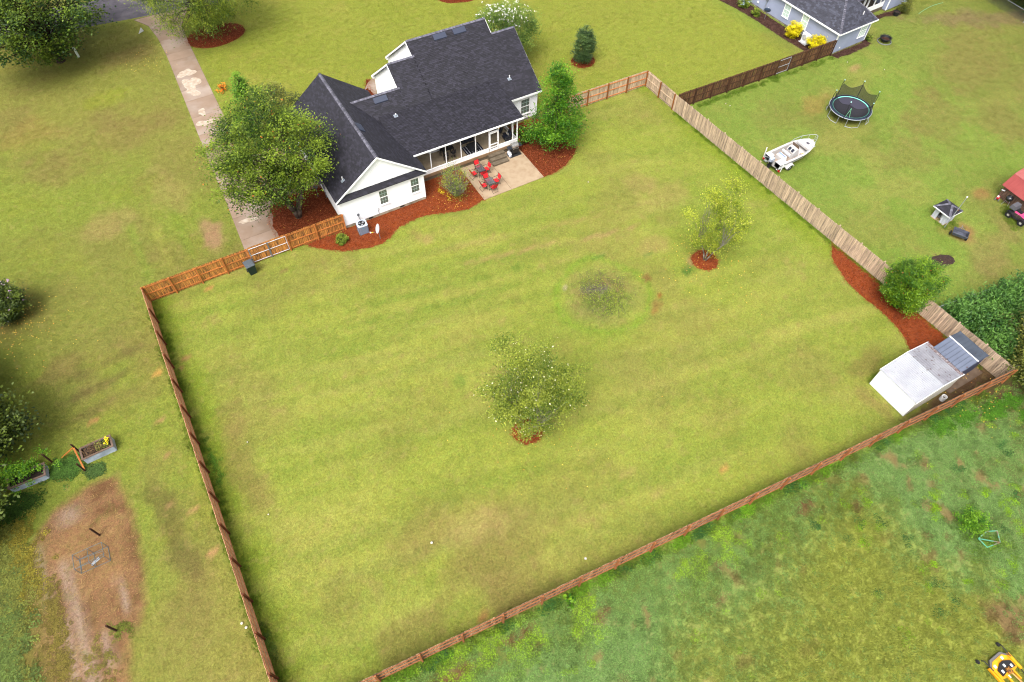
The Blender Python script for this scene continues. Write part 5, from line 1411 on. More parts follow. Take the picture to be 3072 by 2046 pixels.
for lab, x, y, z, rz, rx, m in (('mustard pillow at the left end of the porch loveseat', 13.36, 4.28, .62, .2, -.5, M_GOLD), ('mustard pillow at the right end of the porch loveseat', 14.24, 4.36, .64, -.15, -.5, M_GOLD), ('mustard pillow on the armchair deeper in the porch', 17.05, 4.15, .62, -.8, -.5, M_GOLD), ('pale patterned pillow on the armchair nearest the screen', 17.36, 2.86, .62, PI / 2, -.5, mat('patterned_pillow', lin(206, 196, 180, .8), .9, col2=lin(120, 130, 150, .8), scale=8, lo=.45, hi=.55))):
    T = MB(); vs = []
    n = 8
    for i in range(n + 1):
        for j in range(n + 1):
            u_, v_ = i / n * 2 - 1, j / n * 2 - 1
            th = .09 * (1 - u_ ** 4) ** .5 * (1 - v_ ** 4) ** .5
            vs.append((u_ * .21 * (1 - .08 * v_ * v_), th, v_ * .21 * (1 - .08 * u_ * u_)))
    k = (n + 1) ** 2; vs += [(p[0], -p[1], p[2]) for p in vs]
    fs = []
    for i in range(n):
        for j in range(n):
            a_ = i * (n + 1) + j
            fs += [(a_, a_ + 1, a_ + n + 2, a_ + n + 1), (k + a_, k + a_ + n + 1, k + a_ + n + 2, k + a_ + 1)]
    T.add(vs, fs)
    o = T.build('pillow', m, smooth=True); o.location = (x, y, PZ + z); o.rotation_euler = (rx, 0, rz)
    tag(o, lab, 'pillow')
T = thing('bar_table', 'tall black bar table on the left half of the porch', 'table', (11.35, 3.35, PZ))
mb = MB(); mb.rbox((0, 0, 1.0), (1.15, .8, .05), .02); mb.build('table_top', M_BLACK, T)
for a in (-1, 1):
    for b2 in (-1, 1):
        mb = MB(); mb.box(a * .5 - .03, a * .5 + .03, b2 * .33 - .03, b2 * .33 + .03, 0, .98); mb.build('leg', M_BLACK, T)
for i, (x, y, lab) in enumerate(((10.95, 2.75, 'black bar stool at the lawn side left of the bar table'), (11.7, 2.78, 'black bar stool at the lawn side right of the bar table'), (10.95, 3.98, 'black bar stool behind the bar table on the left'), (11.7, 3.98, 'black bar stool behind the bar table on the right'))):
    T = thing('bar_stool', lab, 'stool', (x, y, PZ), 0, 'bar stools on the porch')
    mb = MB(); mb.rbox((0, 0, .72), (.36, .36, .06), .03); mb.build('seat', M_BLACK, T)
    mb = MB(); s = -1 if y < 3.3 else 1; mb.cbox((0, s * .17, .92), (.36, .03, .36)); mb.build('backrest', M_BLACK, T)
    for a in (-1, 1):
        for b2 in (-1, 1):
            mb = MB(); mb.tube((a * .14, b2 * .14, .70), (a * .18, b2 * .18, 0), .016); mb.build('leg', M_BLACK, T)
    mb = MB(); mb.path([(-.16, -.16, .25), (.16, -.16, .25), (.16, .16, .25), (-.16, .16, .25)], .012, closed=True); mb.build('footrest', M_BLACK, T)

# air conditioner
T = thing('air_conditioner', 'grey air conditioner condenser with black top fan by the garage wall', 'air conditioner', (1.16, -1.08, .03), -.06)
mb = MB(); mb.box(-.46, .46, -.46, .46, 0, .05); mb.build('pad', M_GREYC, T)
M_ACG = mat('grey_ac_panel', lin(150, 160, 180, .7), .5)
mb = MB(); mb.rbox((0, 0, .5), (.80, .80, .9), .06); cab = mb.build('cabinet', mat('ac_inner', lin(110, 118, 136, .6), .6), T)
for k in range(14):
    for ax in (0, 1):
        for s in (-1, 1):
            mb = MB(); q = -.33 + k * .051
            if ax == 0: mb.box(q - .016, q + .016, s * .40 - .012, s * .40 + .012, .10, .88)
            else: mb.box(s * .40 - .012, s * .40 + .012, q - .016, q + .016, .10, .88)
            mb.build('louvre', M_ACG, T)
mb = MB(); n = 28
for i in range(n):
    w0, w1 = 2 * PI * i / n, 2 * PI * (i + 1) / n
    def sq(w):
        c, s = math.cos(w), math.sin(w); k = .43 / max(abs(c), abs(s)); k = min(k, .55); return (c * k, s * k)
    a, b2 = sq(w0), sq(w1)
    mb.add([(.31 * math.cos(w0), .31 * math.sin(w0), .985), (a[0], a[1], .97), (b2[0], b2[1], .97), (.31 * math.cos(w1), .31 * math.sin(w1), .985)], [(0, 1, 2, 3)])
    mb.add([(a[0], a[1], .97), (a[0], a[1], .92), (b2[0], b2[1], .92), (b2[0], b2[1], .97)], [(0, 1, 2, 3)])
mb.build('top_panel', mat('ac_top', lin(190, 198, 212, .75), .5), T)
mb = MB(); mb.lathe([(0, .955), (.31, .955), (.31, .985)], n=24); mb.build('fan_well', M_BLACK, T)
mb = MB()
for k in range(3):
    w = k * 2.1 + .4; mb.add([(.05 * math.cos(w), .05 * math.sin(w), .965), (.26 * math.cos(w - .3), .26 * math.sin(w - .3), .962), (.27 * math.cos(w + .45), .27 * math.sin(w + .45), .98), (.06 * math.cos(w + .8), .06 * math.sin(w + .8), .975)], [(0, 1, 2, 3)])
mb.build('fan_blades', mat('fan_blade', lin(190, 192, 200, .7), .4), T)
mb = MB()
for r in (.1, .17, .24, .30): mb.ring((0, 0, .99), r, .004, 24, 4)
for k in range(8): mb.tube((0, 0, .99), (.31 * math.cos(k * PI / 4), .31 * math.sin(k * PI / 4), .99), .004, n=4)
mb.build('fan_guard', M_BLACK, T)
mb = MB(); mb.add([(-.12, -.414, .72), (.05, -.414, .78), (.05, -.414, .74), (-.1, -.414, .68)], [(0, 1, 2, 3)]); mb.build('badge', mat('blue_badge', lin(40, 160, 200, .8), .4), T)

def dish(label, loc, rz, mast, m_dish, tilt=.7, arm=True, r=.42, tip=False):
    T = thing('satellite_dish', label, 'satellite dish', loc, rz)
    mb = MB(); mb.tube((0, 0, 0), (0, 0, mast), .025, n=8); mb.build('mast', M_GREYM, T)
    Mx = Matrix.Rotation(tilt, 3, 'X')
    mb = MB(); vs = []; fs = []; n = 22
    for k in range(6):
        rr = r * k / 5
        for i in range(n):
            w = 2 * PI * i / n; p = Mx @ Vector((rr * math.cos(w) * .9, rr * math.sin(w), .35 * rr * rr)); vs.append(p + Vector((0, 0, mast + .1)))
    for k in range(5):
        for i in range(n): fs.append((k * n + i, k * n + (i + 1) % n, (k + 1) * n + (i + 1) % n, (k + 1) * n + i))
    mb.add(vs, fs); mb.build('reflector', m_dish, T, smooth=True)
    if arm:
        e = Vector((0, 0, mast + .1)) + Mx @ Vector((0, -.45, .55)); mb = MB(); mb.tube(Vector((0, 0, mast + .05)) + Mx @ Vector((0, -.3, 0)), e, .016); f = mb.build('feed_arm', M_GREYM, T)
        mb = MB(); mb.cbox(e, (.08, .12, .08)); mb.build('feed_horn', M_WHITEP, f)
        if tip:
            p_ = Vector((0, 0, mast + .05)) + Mx @ Vector((0, -.3, 0)); mb = MB(); mb.tube(p_.lerp(e, .6), p_.lerp(e, .95), .03); mb.build('sleeve', mat('yellow_sleeve', lin(240, 210, 40, .8), .5), f)
    return T
dish('pale grey satellite dish on a short mast in the mulch beside the air conditioner', (2.06, -2.6, .03), -1.67, 1.15, mat('dish_grey', lin(206, 208, 214, .75), .5), tilt=1.16, tip=True)
dish('small satellite dish mast against the left garage wall behind the tree', (-.7, 4.75, .05), 2.6, 1.0, mat('dish_dark', lin(120, 120, 122, .7), .5), tilt=1.2, r=.25)
# trash bin
T = thing('trash_bin', 'dark green wheeled trash bin beside the gate', 'trash bin', (-8.35, -.95, 0), .12)
M_BIN = mat('bin_green', lin(30, 52, 48, .7), .5); M_LID = mat('bin_lid', lin(88, 96, 102, .7), .5)
mb = MB(); vs = []
for z, w, d in ((.0, .25, .26), (.06, .27, .28), (.98, .34, .38), (1.02, .36, .40)):
    vs += [(-w, -d, z), (w, -d, z), (w, d, z), (-w, d, z)]
fs = [(3, 2, 1, 0), (12, 13, 14, 15)]
for k in range(3):
    for i in range(4): fs.append((k * 4 + i, k * 4 + (i + 1) % 4, k * 4 + 4 + (i + 1) % 4, k * 4 + 4 + i))
mb.add(vs, fs); mb.build('body', M_BIN, T)
mb = MB(); mb.rbox((0, .0, 1.07), (.74, .84, .09), .05); lid = mb.build('lid', M_LID, T)
mb = MB(); mb.rbox((0, .02, 1.125), (.5, .58, .03), .03); mb.build('lid_panel', M_LID, lid)
mb = MB(); mb.tube((-.28, .46, 1.0), (.28, .46, 1.0), .02); mb.build('handle', M_BIN, T)
for s in (-1, 1):
    mb = MB(); mb.lathe([(0, -.03), (.13, -.03), (.13, .03), (0, .03)], (s * .31, .27, .13), 14, 'X'); mb.build('wheel', M_RUBBER, T)
mb = MB(); mb.add([(-.13, -.335, .62), (.13, -.335, .62), (.13, -.34, .66), (-.13, -.34, .66)], [(0, 1, 2, 3)]); mb.build('white_bar_label', M_WHITEP, T)

# ------------------------------------------------------------------ metal sheds
def corrug(mb, p0, u, v, Lu, Lv, pitch=.095, amp=.012):
    """ribbed sheet: ribs run along v, spaced along u"""
    p0 = Vector(p0); u = Vector(u).normalized(); v = Vector(v).normalized(); n = u.cross(v)
    m = int(Lu / pitch); vs = []
    for i in range(m * 4 + 1):
        s = Lu * i / (m * 4); h = amp * (1, 0, -1, 0)[i % 4]
        if pitch > .2: h = amp * (1.6 if i % 4 == 0 else 0)
        vs += [p0 + u * s + n * h, p0 + u * s + v * Lv + n * h]
    mb.add(vs, [(2 * i, 2 * i + 2, 2 * i + 3, 2 * i + 1) for i in range(m * 4)])
    return mb
M_SHW = mat('white_metal_sheet', (.86, .87, .90), .5, col2=(.78, .79, .83), scale=.8, spec=.4)
M_SHR = mat('shaded_white_roof_sheet', lin(206, 206, 214, .44), .6, col2=lin(176, 174, 184, .44), scale=1.2, detail=5, col3=lin(92, 66, 58, .6), scale3=5.5, lo3=.62, hi3=.68, spec=.4)  # rust-spotted sheet; shade of the slope tilted away put into its colour
M_SHF = mat('lit_white_roof_sheet', lin(236, 238, 244, .40), .5, col2=lin(218, 220, 230, .40), scale=1.2, col3=lin(110, 96, 94, .5), scale3=8, lo3=.665, hi3=.70, spec=.4)  # lit copy of the roof sheet, brighter colour for the front slope
M_RUSTE = mat('rusty_sheet_edge', lin(110, 70, 58, .6), .8, col2=lin(196, 194, 200, .7), scale=6, lo=.45, hi=.6, stretch=(.6, 8, 1))
T = thing('metal_shed', 'white corrugated metal shed in the rear right corner of the lawn', 'shed', (27.22, -36.06, 0))
Wd, Dp = 4.75, 3.1
mb = MB()
corrug(mb, (0, Dp, .03), (0, -1, 0), (0, 0, 1), Dp, 1.95, .1, .01)
mb.build('front_wall', M_SHW, T)
mb = MB()
mb.extr([(0, 0, .03), (Wd, 0, .03), (Wd, 0, 1.78), (Wd / 2, 0, 2.28), (0, 0, 1.97)], (0, .03, 0)); mb.extr([(0, Dp - .03, .03), (Wd, Dp - .03, .03), (Wd, Dp - .03, 1.78), (Wd / 2, Dp - .03, 2.28), (0, Dp - .03, 1.97)], (0, .03, 0)); mb.box(Wd - .03, Wd, .03, Dp - .03, .03, 1.78)
mb.build('wall', mat('cream_side_wall', lin(222, 218, 204, .8), .6, col2=lin(200, 194, 176, .8), scale=1.5), T)
mb = MB(); corrug(mb, (-.1, Dp + .04, 1.98), (0, -1, 0), (Wd / 2 + .1, 0, .36), Dp + .08, math.hypot(Wd / 2 + .1, .36)); mb.build('roof_front', M_SHF, T)
mb = MB(); corrug(mb, (Wd / 2, Dp + .04, 2.34), (0, -1, 0), (Wd / 2 + .1, 0, -.50), Dp + .08, math.hypot(Wd / 2 + .1, .50)); r = mb.build('roof_back', M_SHR, T)
mb = MB(); corrug(mb, (Wd - .28, Dp + .04, 1.925), (0, -1, 0), (.38, 0, -.08), Dp + .08, .39); mb.build('rusty_edge', M_RUSTE, r)
mb = MB()
for y in (-.05, Dp + .02):
    mb.extr([(-.12, y, 1.88), (Wd / 2, y, 2.25), (Wd + .1, y, 1.75), (Wd + .1, y, 1.88), (Wd / 2, y, 2.38), (-.12, y, 2.02)], (0, .03, 0))
mb.build('edge_trim', M_SHW, T)
T = thing('metal_shed', 'small blue grey metal shed behind the white shed', 'shed', (31.98, -35.9, .05))
M_SHB = mat('blue_grey_sheet', lin(142, 152, 176, .42), .55, col2=lin(126, 136, 160, .42), scale=1.0, col3=lin(92, 64, 58, .6), scale3=4.5, lo3=.66, hi3=.72)
M_SHB2 = mat('shaded_blue_grey_sheet', lin(106, 116, 132, .44), .6, col2=lin(92, 100, 116, .44), scale=1.0, col3=lin(80, 54, 48, .6), scale3=4.5, lo3=.64, hi3=.70)  # shaded copy of the blue grey sheet for the far slope and seams
mb = MB(); mb.extr([(.05, .05, 0), (2.8, .05, 0), (2.8, .05, 1.8), (1.45, .05, 2.1), (.05, .05, 1.8)], (0, 2.35, 0)); mb.build('wall', mat('dark_blue_wall', lin(72, 80, 108, .6), .6), T)
for k in range(8):
    mb = MB(); y = k * .3065; mb.extr([(0, y, 1.86), (1.45, y, 2.16), (1.45, y + .3, 2.16), (0, y + .3, 1.86)], (0, 0, -.03)); mb.box(0, .01, y, y + .02, 1.84, 1.87); mb.build('roof_panel', M_SHB, T)
    mb = MB(); mb.extr([(1.46, y, 2.16), (2.88, y, 1.86), (2.88, y + .3, 1.86), (1.46, y + .3, 2.16)], (0, 0, -.03)); mb.build('roof_panel', M_SHB2, T)
mb = MB()
for k in range(9):
    y = k * .3065 - .005; mb.extr([(0, y - .012, 1.87), (1.45, y - .012, 2.17), (1.45, y + .012, 2.17), (0, y + .012, 1.87)], (0, 0, .022)); mb.extr([(1.45, y - .012, 2.17), (2.88, y - .012, 1.87), (2.88, y + .012, 1.87), (1.45, y + .012, 2.17)], (0, 0, .022))
mb.build('roof_seam', M_SHB2, T)
mb = MB()
for a, b2 in ((-.02, 1.3), (1.3, 2.5)): mb.box(1.41 + (a > 0) * .03, 1.49 + (a > 0) * .03, a, b2, 2.165, 2.20)
mb.build('ridge_trim', M_WHITEP, T)
T = thing('drain_pipe', 'short white plastic pipe standing open by the shed wall', 'pipe', (30.75, -36.45, 0), 0)
mb = MB(); mb.lathe([(.19, 0), (.19, .42), (.155, .42), (.155, .02)], n=20); mb.build('pipe', M_PIPE, T)
mb = MB(); mb.lathe([(0, .2), (.155, .2)], n=20); mb.build('soil', M_MULCH3, T)
# leaf litter heap board
# ------------------------------------------------------------------ vegetable plot
M_RUSTY = mat('rusty_post', lin(84, 48, 24, .5), .9, col2=lin(56, 32, 18, .5), scale=6, detail=5)
M_BOARD = mat('orange_board', lin(206, 128, 52, .6), .75, col2=lin(180, 104, 38, .6), scale=2)
M_CORR = mat('corrugated_steel', lin(176, 188, 196, .75), .45, metal=.3, col2=lin(140, 152, 160, .7), scale=1.5)
M_SOIL = mat('planter_soil', lin(66, 50, 40, .5), .95, col2=lin(46, 34, 28, .5), scale=8, bump=.8, bscale=14)
M_TIMB = mat('grey_timber', lin(150, 124, 108, .5), .9, col2=lin(120, 98, 84, .5), scale=4, stretch=(1, 8, 8))
def planter(label, loc, w, d, h, rz=0):
    T = thing('planter_box', label, 'planter', loc, rz)
    for side in range(4):
        mb = MB()
        o_, u_, L_ = [((0, 0, h), (1, 0, 0), w), ((w, 0, h), (0, 1, 0), d), ((w, d, h), (-1, 0, 0), w), ((0, d, h), (0, -1, 0), d)][side]
        u_ = Vector(u_); n_ = u_.cross(Vector((0, 0, 1))); vs = []; m = 16
        for i in range(m + 1):
            z = h - h * i / m; k = .012 * (1, -1)[i % 2]; p = Vector(o_) + n_ * k; p.z = z
            vs += [p, p + u_ * L_]
        mb.add(vs, [(2 * i, 2 * i + 2, 2 * i + 3, 2 * i + 1) for i in range(m)]); mb.build('metal_side', M_CORR, T)
    for x0, x1, y0, y1 in ((-.05, w + .05, -.05, .07), (-.05, w + .05, d - .07, d + .05), (-.05, .07, .07, d - .07), (w - .07, w + .05, .07, d - .07)):
        mb = MB(); mb.box(x0, x1, y0, y1, h, h + .045); mb.build('timber_rim', M_TIMB, T)
    mb = MB(); mb.box(.03, w - .03, .03, d - .03, .0, h - .10); mb.build('soil', M_SOIL, T)
    return T
T = planter('corrugated steel planter box with withered plants and yellow flowers', (-22.85, -11.95, 0), 1.9, .92, .62, .03)
rs = np.random.RandomState(301)
mb = MB()
for i in range(90):
    x, y = rs.uniform(.1, 1.35), rs.uniform(.1, .82); e = (x + rs.normal() * .22, y + rs.normal() * .22, rs.uniform(.6, .95))
    m_ = ((x + e[0]) / 2 + rs.normal() * .08, (y + e[1]) / 2 + rs.normal() * .08, .8)
    mb.path([(x, y, .52), m_, e], .006, n=3)
mb.build('dead_stems', mat('dry_stem', lin(168, 132, 92, .5), .9), T)
C = np.stack([rs.uniform(.9, 1.75, 260), rs.uniform(.12, .8, 260), rs.uniform(.55, .82, 260)], 1); leaves('foliage', C, L_OLIVE, T, .09, rs)
C = np.stack([rs.normal(1.68, .07, 60), rs.normal(.5, .14, 60), rs.uniform(.78, .9, 60)], 1); leaves('blossoms', C, L_YFL, T, .09, rs)
T = planter('corrugated steel planter box overflowing with leafy greens at the left edge', (-27.3, -11.75, 0), 2.15, .92, .55, -.04)
rs = np.random.RandomState(302)
cc_ = np.stack([rs.normal(.9, .85, 60), rs.normal(.8, .45, 60), np.abs(rs.normal(.3, .4, 60)) + .35], 1); C = np.repeat(cc_, 45, 0) + rs.normal(size=(2700, 3)) * .15; C[:, 2] = np.maximum(C[:, 2], .1); leaves('foliage', C, L_BRIGHT, T, .12, rs)
def post(label, x, y, h, r=.06, ax=0, ay=0):
    mb = MB(); mb.tube((0, 0, -.1), (ax, ay, h), r, n=10); mb.lathe([(0, h + .001), (r * .9, h)], (ax, ay, 0), 10)
    o = mb.build('wooden_post', M_RUSTY); o.location = (x, y, 0); tag(o, label, 'post', 'old posts in the vegetable plot')
post('dark rusty post beside the planter with yellow flowers', -23.1, -10.9, 1.25)
post('dark post standing alone left of the slanting boards', -24.85, -10.7, 1.2)
post('brown post at the foot of the slanting board, nearest the bare soil', -23.07, -12.42, 1.1)
post('brown post at the corner of the wire cage', -23.05, -17.35, 1.2)
post('dark post with metal cap at the lower end of the bare soil', -23.25, -23.6, 1.25)
for lab, p, q in (('orange board slanting down from the rusty post towards the left', (-23.14, -10.98, .95), (-24.25, -10.68, .03)), ('orange board slanting down from the rusty post towards the bare soil', (-23.10, -11.02, .95), (-23.08, -12.34, .03))):
    mb = MB(); d_ = Vector(q) - Vector(p); s_ = d_.cross(Vector((0, 0, 1))).normalized(); n_ = d_.cross(s_).normalized()
    c = [Vector(p) + s_ * a + n_ * b2 for a, b2 in ((-.05, -.02), (.05, -.02), (.05, .02), (-.05, .02))]
    mb.extr(c, d_); tag(mb.build('board', M_BOARD), lab, 'board', 'slanting boards')
T = thing('wire_cage', 'open box frame of thin blue grey rods on the bare soil', 'cage', (-24.42, -19.25, 0), -.03)
M_ROD = mat('blue_grey_rod', lin(96, 120, 128, .6), .6)
w, d, h = 1.66, .95, .85
mb = MB(); mb.path([(0, 0, .03), (w, 0, .03), (w, d, .03), (0, d, .03)], .014, closed=True); mb.path([(w / 2, 0, .03), (w / 2, d, .03)], .012); mb.build('bottom_frame', M_ROD, T)
mb = MB(); mb.path([(0, 0, h), (w, 0, h), (w, d, h), (0, d, h)], .014, closed=True); mb.path([(w / 2, 0, h), (w / 2, d, h)], .012); mb.build('top_frame', M_ROD, T)
for x, y in ((0, 0), (w, 0), (w, d), (0, d), (w / 2, 0), (w / 2, d)):
    mb = MB(); mb.tube((x, y, .03), (x, y, h), .014); mb.build('upright', M_ROD, T)
mb = MB(); mb.path([(0, d * .4, .25), (w * .9, d * .5, .28)], .012); mb.path([(0, d * .7, .5), (w * .9, d * .6, .5)], .012); mb.path([(.2, 0, .4), (.2, d, .4)], .012); mb.build('inner_rods', M_ROD, T)
mb = MB(); mb.cbox((.0, 0, .02), (.55, .07, .03)); mb.cbox((.02, .10, .02), (.5, .05, .03), rz=.08); o = mb.build('metal_strip', M_GALV); o.location = (-23.55, -18.95, 0); o.rotation_euler = (0, 0, .35); tag(o, 'shiny metal strips lying inside the wire cage', 'metal scrap')

# ------------------------------------------------------------------ rear field
T = thing('rusty_frame', 'green and rust coloured angle iron frame lying in the weeds', 'frame', (24.9, -44.9, 0), 0)
M_GRN = mat('worn_green_paint', lin(96, 170, 130, .7), .6, col2=lin(150, 120, 96, .6), scale=3, lo=.5, hi=.65)
pts = [(-.55, .45, .25), (-.4, -.2, .06), (.55, -.4, .1), (.85, .2, .3), (.2, .5, .35)]
for a, b2 in ((0, 1), (1, 2), (2, 3), (3, 4), (4, 0), (0, 2)):
    mb = MB(); p, q = Vector(pts[a]), Vector(pts[b2]); mb.tube(p, q, .04, n=4); mb.build('bar', M_GRN, T)
T = thing('mower_deck', 'yellow tow behind finish mower deck with black belt cover', 'mower', (19.45, -49.95, 0), .02)
M_YEL = mat('yellow_machine_paint', lin(246, 176, 24, .8), .45, col2=lin(226, 150, 20, .8), scale=3)
mb = MB(); mb.prism([(-.78, -.42), (-.78, .12), (-.35, .42), (.42, .42), (.78, .12), (.78, -.42), (.35, -.5), (-.35, -.5)], .14, .26); mb.build('deck', M_YEL, T)
mb = MB(); mb.prism([(-.8, .05), (-.36, .42), (.42, .42), (.8, .1), (.8, .22), (.46, .56), (-.4, .56), (-.8, .18)], .12, .24); mb.build('rear_baffle', mat('grey_baffle', lin(120, 116, 112, .6), .7), T)
mb = MB(); mb.prism([(-.5, -.36), (-.5, .0), (-.12, .18), (.18, .18), (.55, -.02), (.55, -.36), (.1, -.3), (-.1, -.3)], .27, .36); mb.build('belt_cover', M_BLACK, T)
for s in (-1, 1):
    mb = MB(); mb.box(s * .80 - .05, s * .80 + .05, -.62, .30, .14, .30); mb.box(s * .70 - .03, s * .70 + .03, -.62, .20, .26, .34); mb.build('side_rail', M_YEL, T)
    mb = MB(); mb.path([(s * .74, .1, .34), (s * .78, .7, .36), (s * .84, .78, .26)], .03); a = mb.build('caster_arm', M_BLACK, T)
    mb = MB(); mb.lathe([(0, -.05), (.11, -.05), (.13, 0), (.11, .05), (0, .05)], (s * .86 - (.12 if s < 0 else .05), .82, .13), 14, 'X'); mb.build('wheel', M_RUBBER, a)
    mb = MB(); mb.box(s * .28 - .05, s * .28 + .05, -.95, -.3, .24, .33); mb.build('hitch_rail', M_YEL, T)
    mb = MB(); mb.path([(s * .72, -.55, .3), (s * .5, -1.2, .4)], .025); mb.build('lift_arm', M_BLACK, T)
mb = MB(); mb.tube((0, -.3, .42), (.05, -1.3, .5), .045); mb.build('drive_shaft', mat('tan_shaft', lin(216, 160, 90, .7), .5), T)
mb = MB(); mb.rbox((0, -.3, .42), (.24, .34, .2), .03); mb.build('gearbox', mat('worn_gearbox', lin(196, 130, 40, .7), .6, col2=lin(60, 44, 36, .6), scale=12), T)
for x, y, w in ((-.42, .18, .14), (.30, .28, .14), (-.33, -.18, .12), (.36, -.22, .12), (.0, -.02, .12), (-.18, -.55, .14)):
    mb = MB(); z = .372 if abs(x) < .5 and y < .1 and y > -.4 else .272
    mb.box(x - w / 2, x + w / 2, y - .08, y + .08, z - .02, z); mb.build('decal', M_WHITEP, T)
# ================================================================== NEIGHBOUR: HOUSE
M_NSIDE = mat('blue_grey_siding', lin(168, 176, 200, .72), .6, col2=lin(158, 166, 190, .72), scale=.8, spec=.3)
M_NSH = mat('slate_shingle', lin(96, 98, 114, .42), .72, col2=lin(70, 70, 84, .42), scale=26, detail=4, tint=True, tintamt=.55, spec=.4)
M_CURT = mat('curtained_glass', lin(206, 226, 216, .8), .25, col2=lin(186, 208, 198, .8), scale=2, spec=.6)
NH = thing('neighbour_house', 'blue grey house with hip roof and white trim at the top right', 'house', (55.4, -1.0, 0), R(2.2))
W2, D2, EZ2 = 5.15, 16.0, 2.62
mb = MB(); mb.box(.02, W2 - .02, .02, D2, .2, EZ2 + .05); mb.build('wall', M_NSIDE, NH)
mb = MB()
laps(mb, (0, 0, 0), (1, 0, 0), (0, -1, 0), [(0, .2), (W2, .2), (W2, EZ2), (0, EZ2)], .17)
laps(mb, (0, D2, 0), (0, -1, 0), (-1, 0, 0), [(0, .2), (D2, .2), (D2, EZ2), (0, EZ2)], .17)
laps(mb, (W2, 0, 0), (0, 1, 0), (1, 0, 0), [(0, .2), (3.6, .2), (3.6, EZ2), (0, EZ2)], .17)
mb.build('siding', M_NSIDE, NH, kind='stuff')
mb = MB(); mb.box(.05, W2 - .05, .05, D2, -.2, .21); mb.build('foundation', M_FOUND, NH)
mb = MB(); mb.box(-.03, .09, -.03, .09, .2, EZ2); mb.box(W2 - .09, W2 + .03, -.03, .09, .2, EZ2); mb.build('corner_board', M_TRIM, NH)
S2 = .85; o2 = .36; hw = W2 / 2 + o2; zt = EZ2 + hw * S2
mb = MB()
P00, P10, AP = (-o2, -o2, EZ2), (W2 + o2, -o2, EZ2), (W2 / 2, -o2 + hw, zt)
mb.extr([P00, P10, AP], (0, 0, -.12)); mb.extr([P00, AP, (W2 / 2, D2, zt), (-o2, D2, EZ2)], (0, 0, -.12)); mb.extr([P10, (W2 + o2, D2, EZ2), (W2 / 2, D2, zt), AP], (0, 0, -.12))
nroof = mb.build('roof', M_ROOFB, NH)
k2 = math.sqrt(1 + S2 * S2)
mb = MB(); shingle_field(mb, P00, (1, 0, 0), (0, 1, S2), [(0, 0), (2 * hw, 0), (hw, hw * k2)], seed=51, row=.16); mb.build('shingles', M_NSH, nroof, tint=True, kind='stuff')
mb = MB(); shingle_field(mb, (-o2, D2, EZ2), (0, -1, 0), (1, 0, S2), [(0, 0), (D2 + o2, 0), (D2 + o2 - hw, hw * k2), (0, hw * k2)], seed=52, row=.16); mb.build('shingles', M_NSH, nroof, tint=True, kind='stuff')
mb = MB(); shingle_field(mb, P10, (0, 1, 0), (-1, 0, S2), [(0, 0), (6, 0), (6, hw * k2), (hw, hw * k2)], seed=53, row=.16); mb.build('shingles', M_NSH, nroof, tint=True, kind='stuff')
mb = MB()
mb.box(-o2 - .03, W2 + o2 + .03, -o2 - .03, -o2, EZ2 - .16, EZ2 + .01); mb.box(-o2 - .03, -o2, -o2, D2, EZ2 - .16, EZ2 + .01); mb.box(W2 + o2, W2 + o2 + .03, -o2, 4.4, EZ2 - .16, EZ2 + .01)
mb.build('fascia', M_TRIM, nroof)
mb = MB()
for a in np.linspace(.02, .98, 24):
    for q in (P00, P10):
        c = Vector(q).lerp(Vector(AP), a) + Vector((0, 0, .03)); s_ = 1 if q == P00 else -1
        d_ = (Vector(AP) - Vector(q)).normalized(); n_ = Vector((0, 0, 1)).cross(d_).normalized()
        mb.add([c - n_ * .12 - Vector((0, 0, .07)), c, c + n_ * .12 - Vector((0, 0, .07)), c + n_ * .12 + d_ * .2 - Vector((0, 0, .085)), c + d_ * .2 - Vector((0, 0, .015)), c - n_ * .12 + d_ * .2 - Vector((0, 0, .085))], [(0, 1, 4, 5), (1, 2, 3, 4)], random.random())
mb.build('hip_cap', M_CAP, nroof, tint=True)
mb = MB(); mb.tube((3.55, .45, EZ2 + .6), (3.55, .45, EZ2 + 1.05), .05, n=8); mb.build('vent_pipe', M_PIPE, nroof)
for y in (6.75, 4.1):
    window(NH, (-.03, y + .8, .92), (0, -1, 0), (-1, 0, 0), .74, 1.45, 2, 2, glass=M_CURT)
window(NH, (3.6, -.03, 1.0), (1, 0, 0), (0, -1, 0), .95, 1.3, 3, 3, glass=M_CURT)
mb = MB(); mb.box(-.16, -.03, 10.0, 10.28, 1.35, 1.75); e = mb.build('meter_box', M_GREYM, NH)
mb = MB(); mb.tube((-.09, 10.14, .1), (-.09, 10.14, 1.35), .035); mb.build('conduit', M_GALV, e)
mb = MB(); mb.box(-.12, -.03, 11.2, 11.45, .6, .75); mb.build('dryer_vent', M_WHITEP, NH)
mb = MB(); mb.box(.95, 1.1, -.06, -.02, .5, .65); mb.build('outlet_cover', M_WHITEP, NH)
# screened porch and far wing
mb = MB(); mb.box(5.15, 12.3, 3.5, 16, .0, .42); mb.build('porch_floor', M_GREYC, NH)
mb = MB(); mb.box(5.2, 12.2, 3.5, 3.58, .42, .98); mb.box(5.2, 12.2, 3.47, 3.6, 2.5, 2.75); mb.build('knee_wall', M_TRIM, NH)
for x in (5.3, 7.1, 8.2, 9.0, 10.3, 11.4, 12.1):
    mb = MB(); mb.box(x - .05, x + .05, 3.49, 3.59, .98, 2.5); mb.build('porch_post', M_TRIM, NH)
for a, b2 in zip((5.3, 7.1, 8.2, 9.0, 10.3, 11.4), (7.1, 8.2, 9.0, 10.3, 11.4, 12.1)):
    mb = MB(); mb.add([(a, 3.54, .98), (b2, 3.54, .98), (b2, 3.54, 2.5), (a, 3.54, 2.5)], [(0, 1, 2, 3)]); mb.build('screen', M_SCR, NH)
mb = MB()
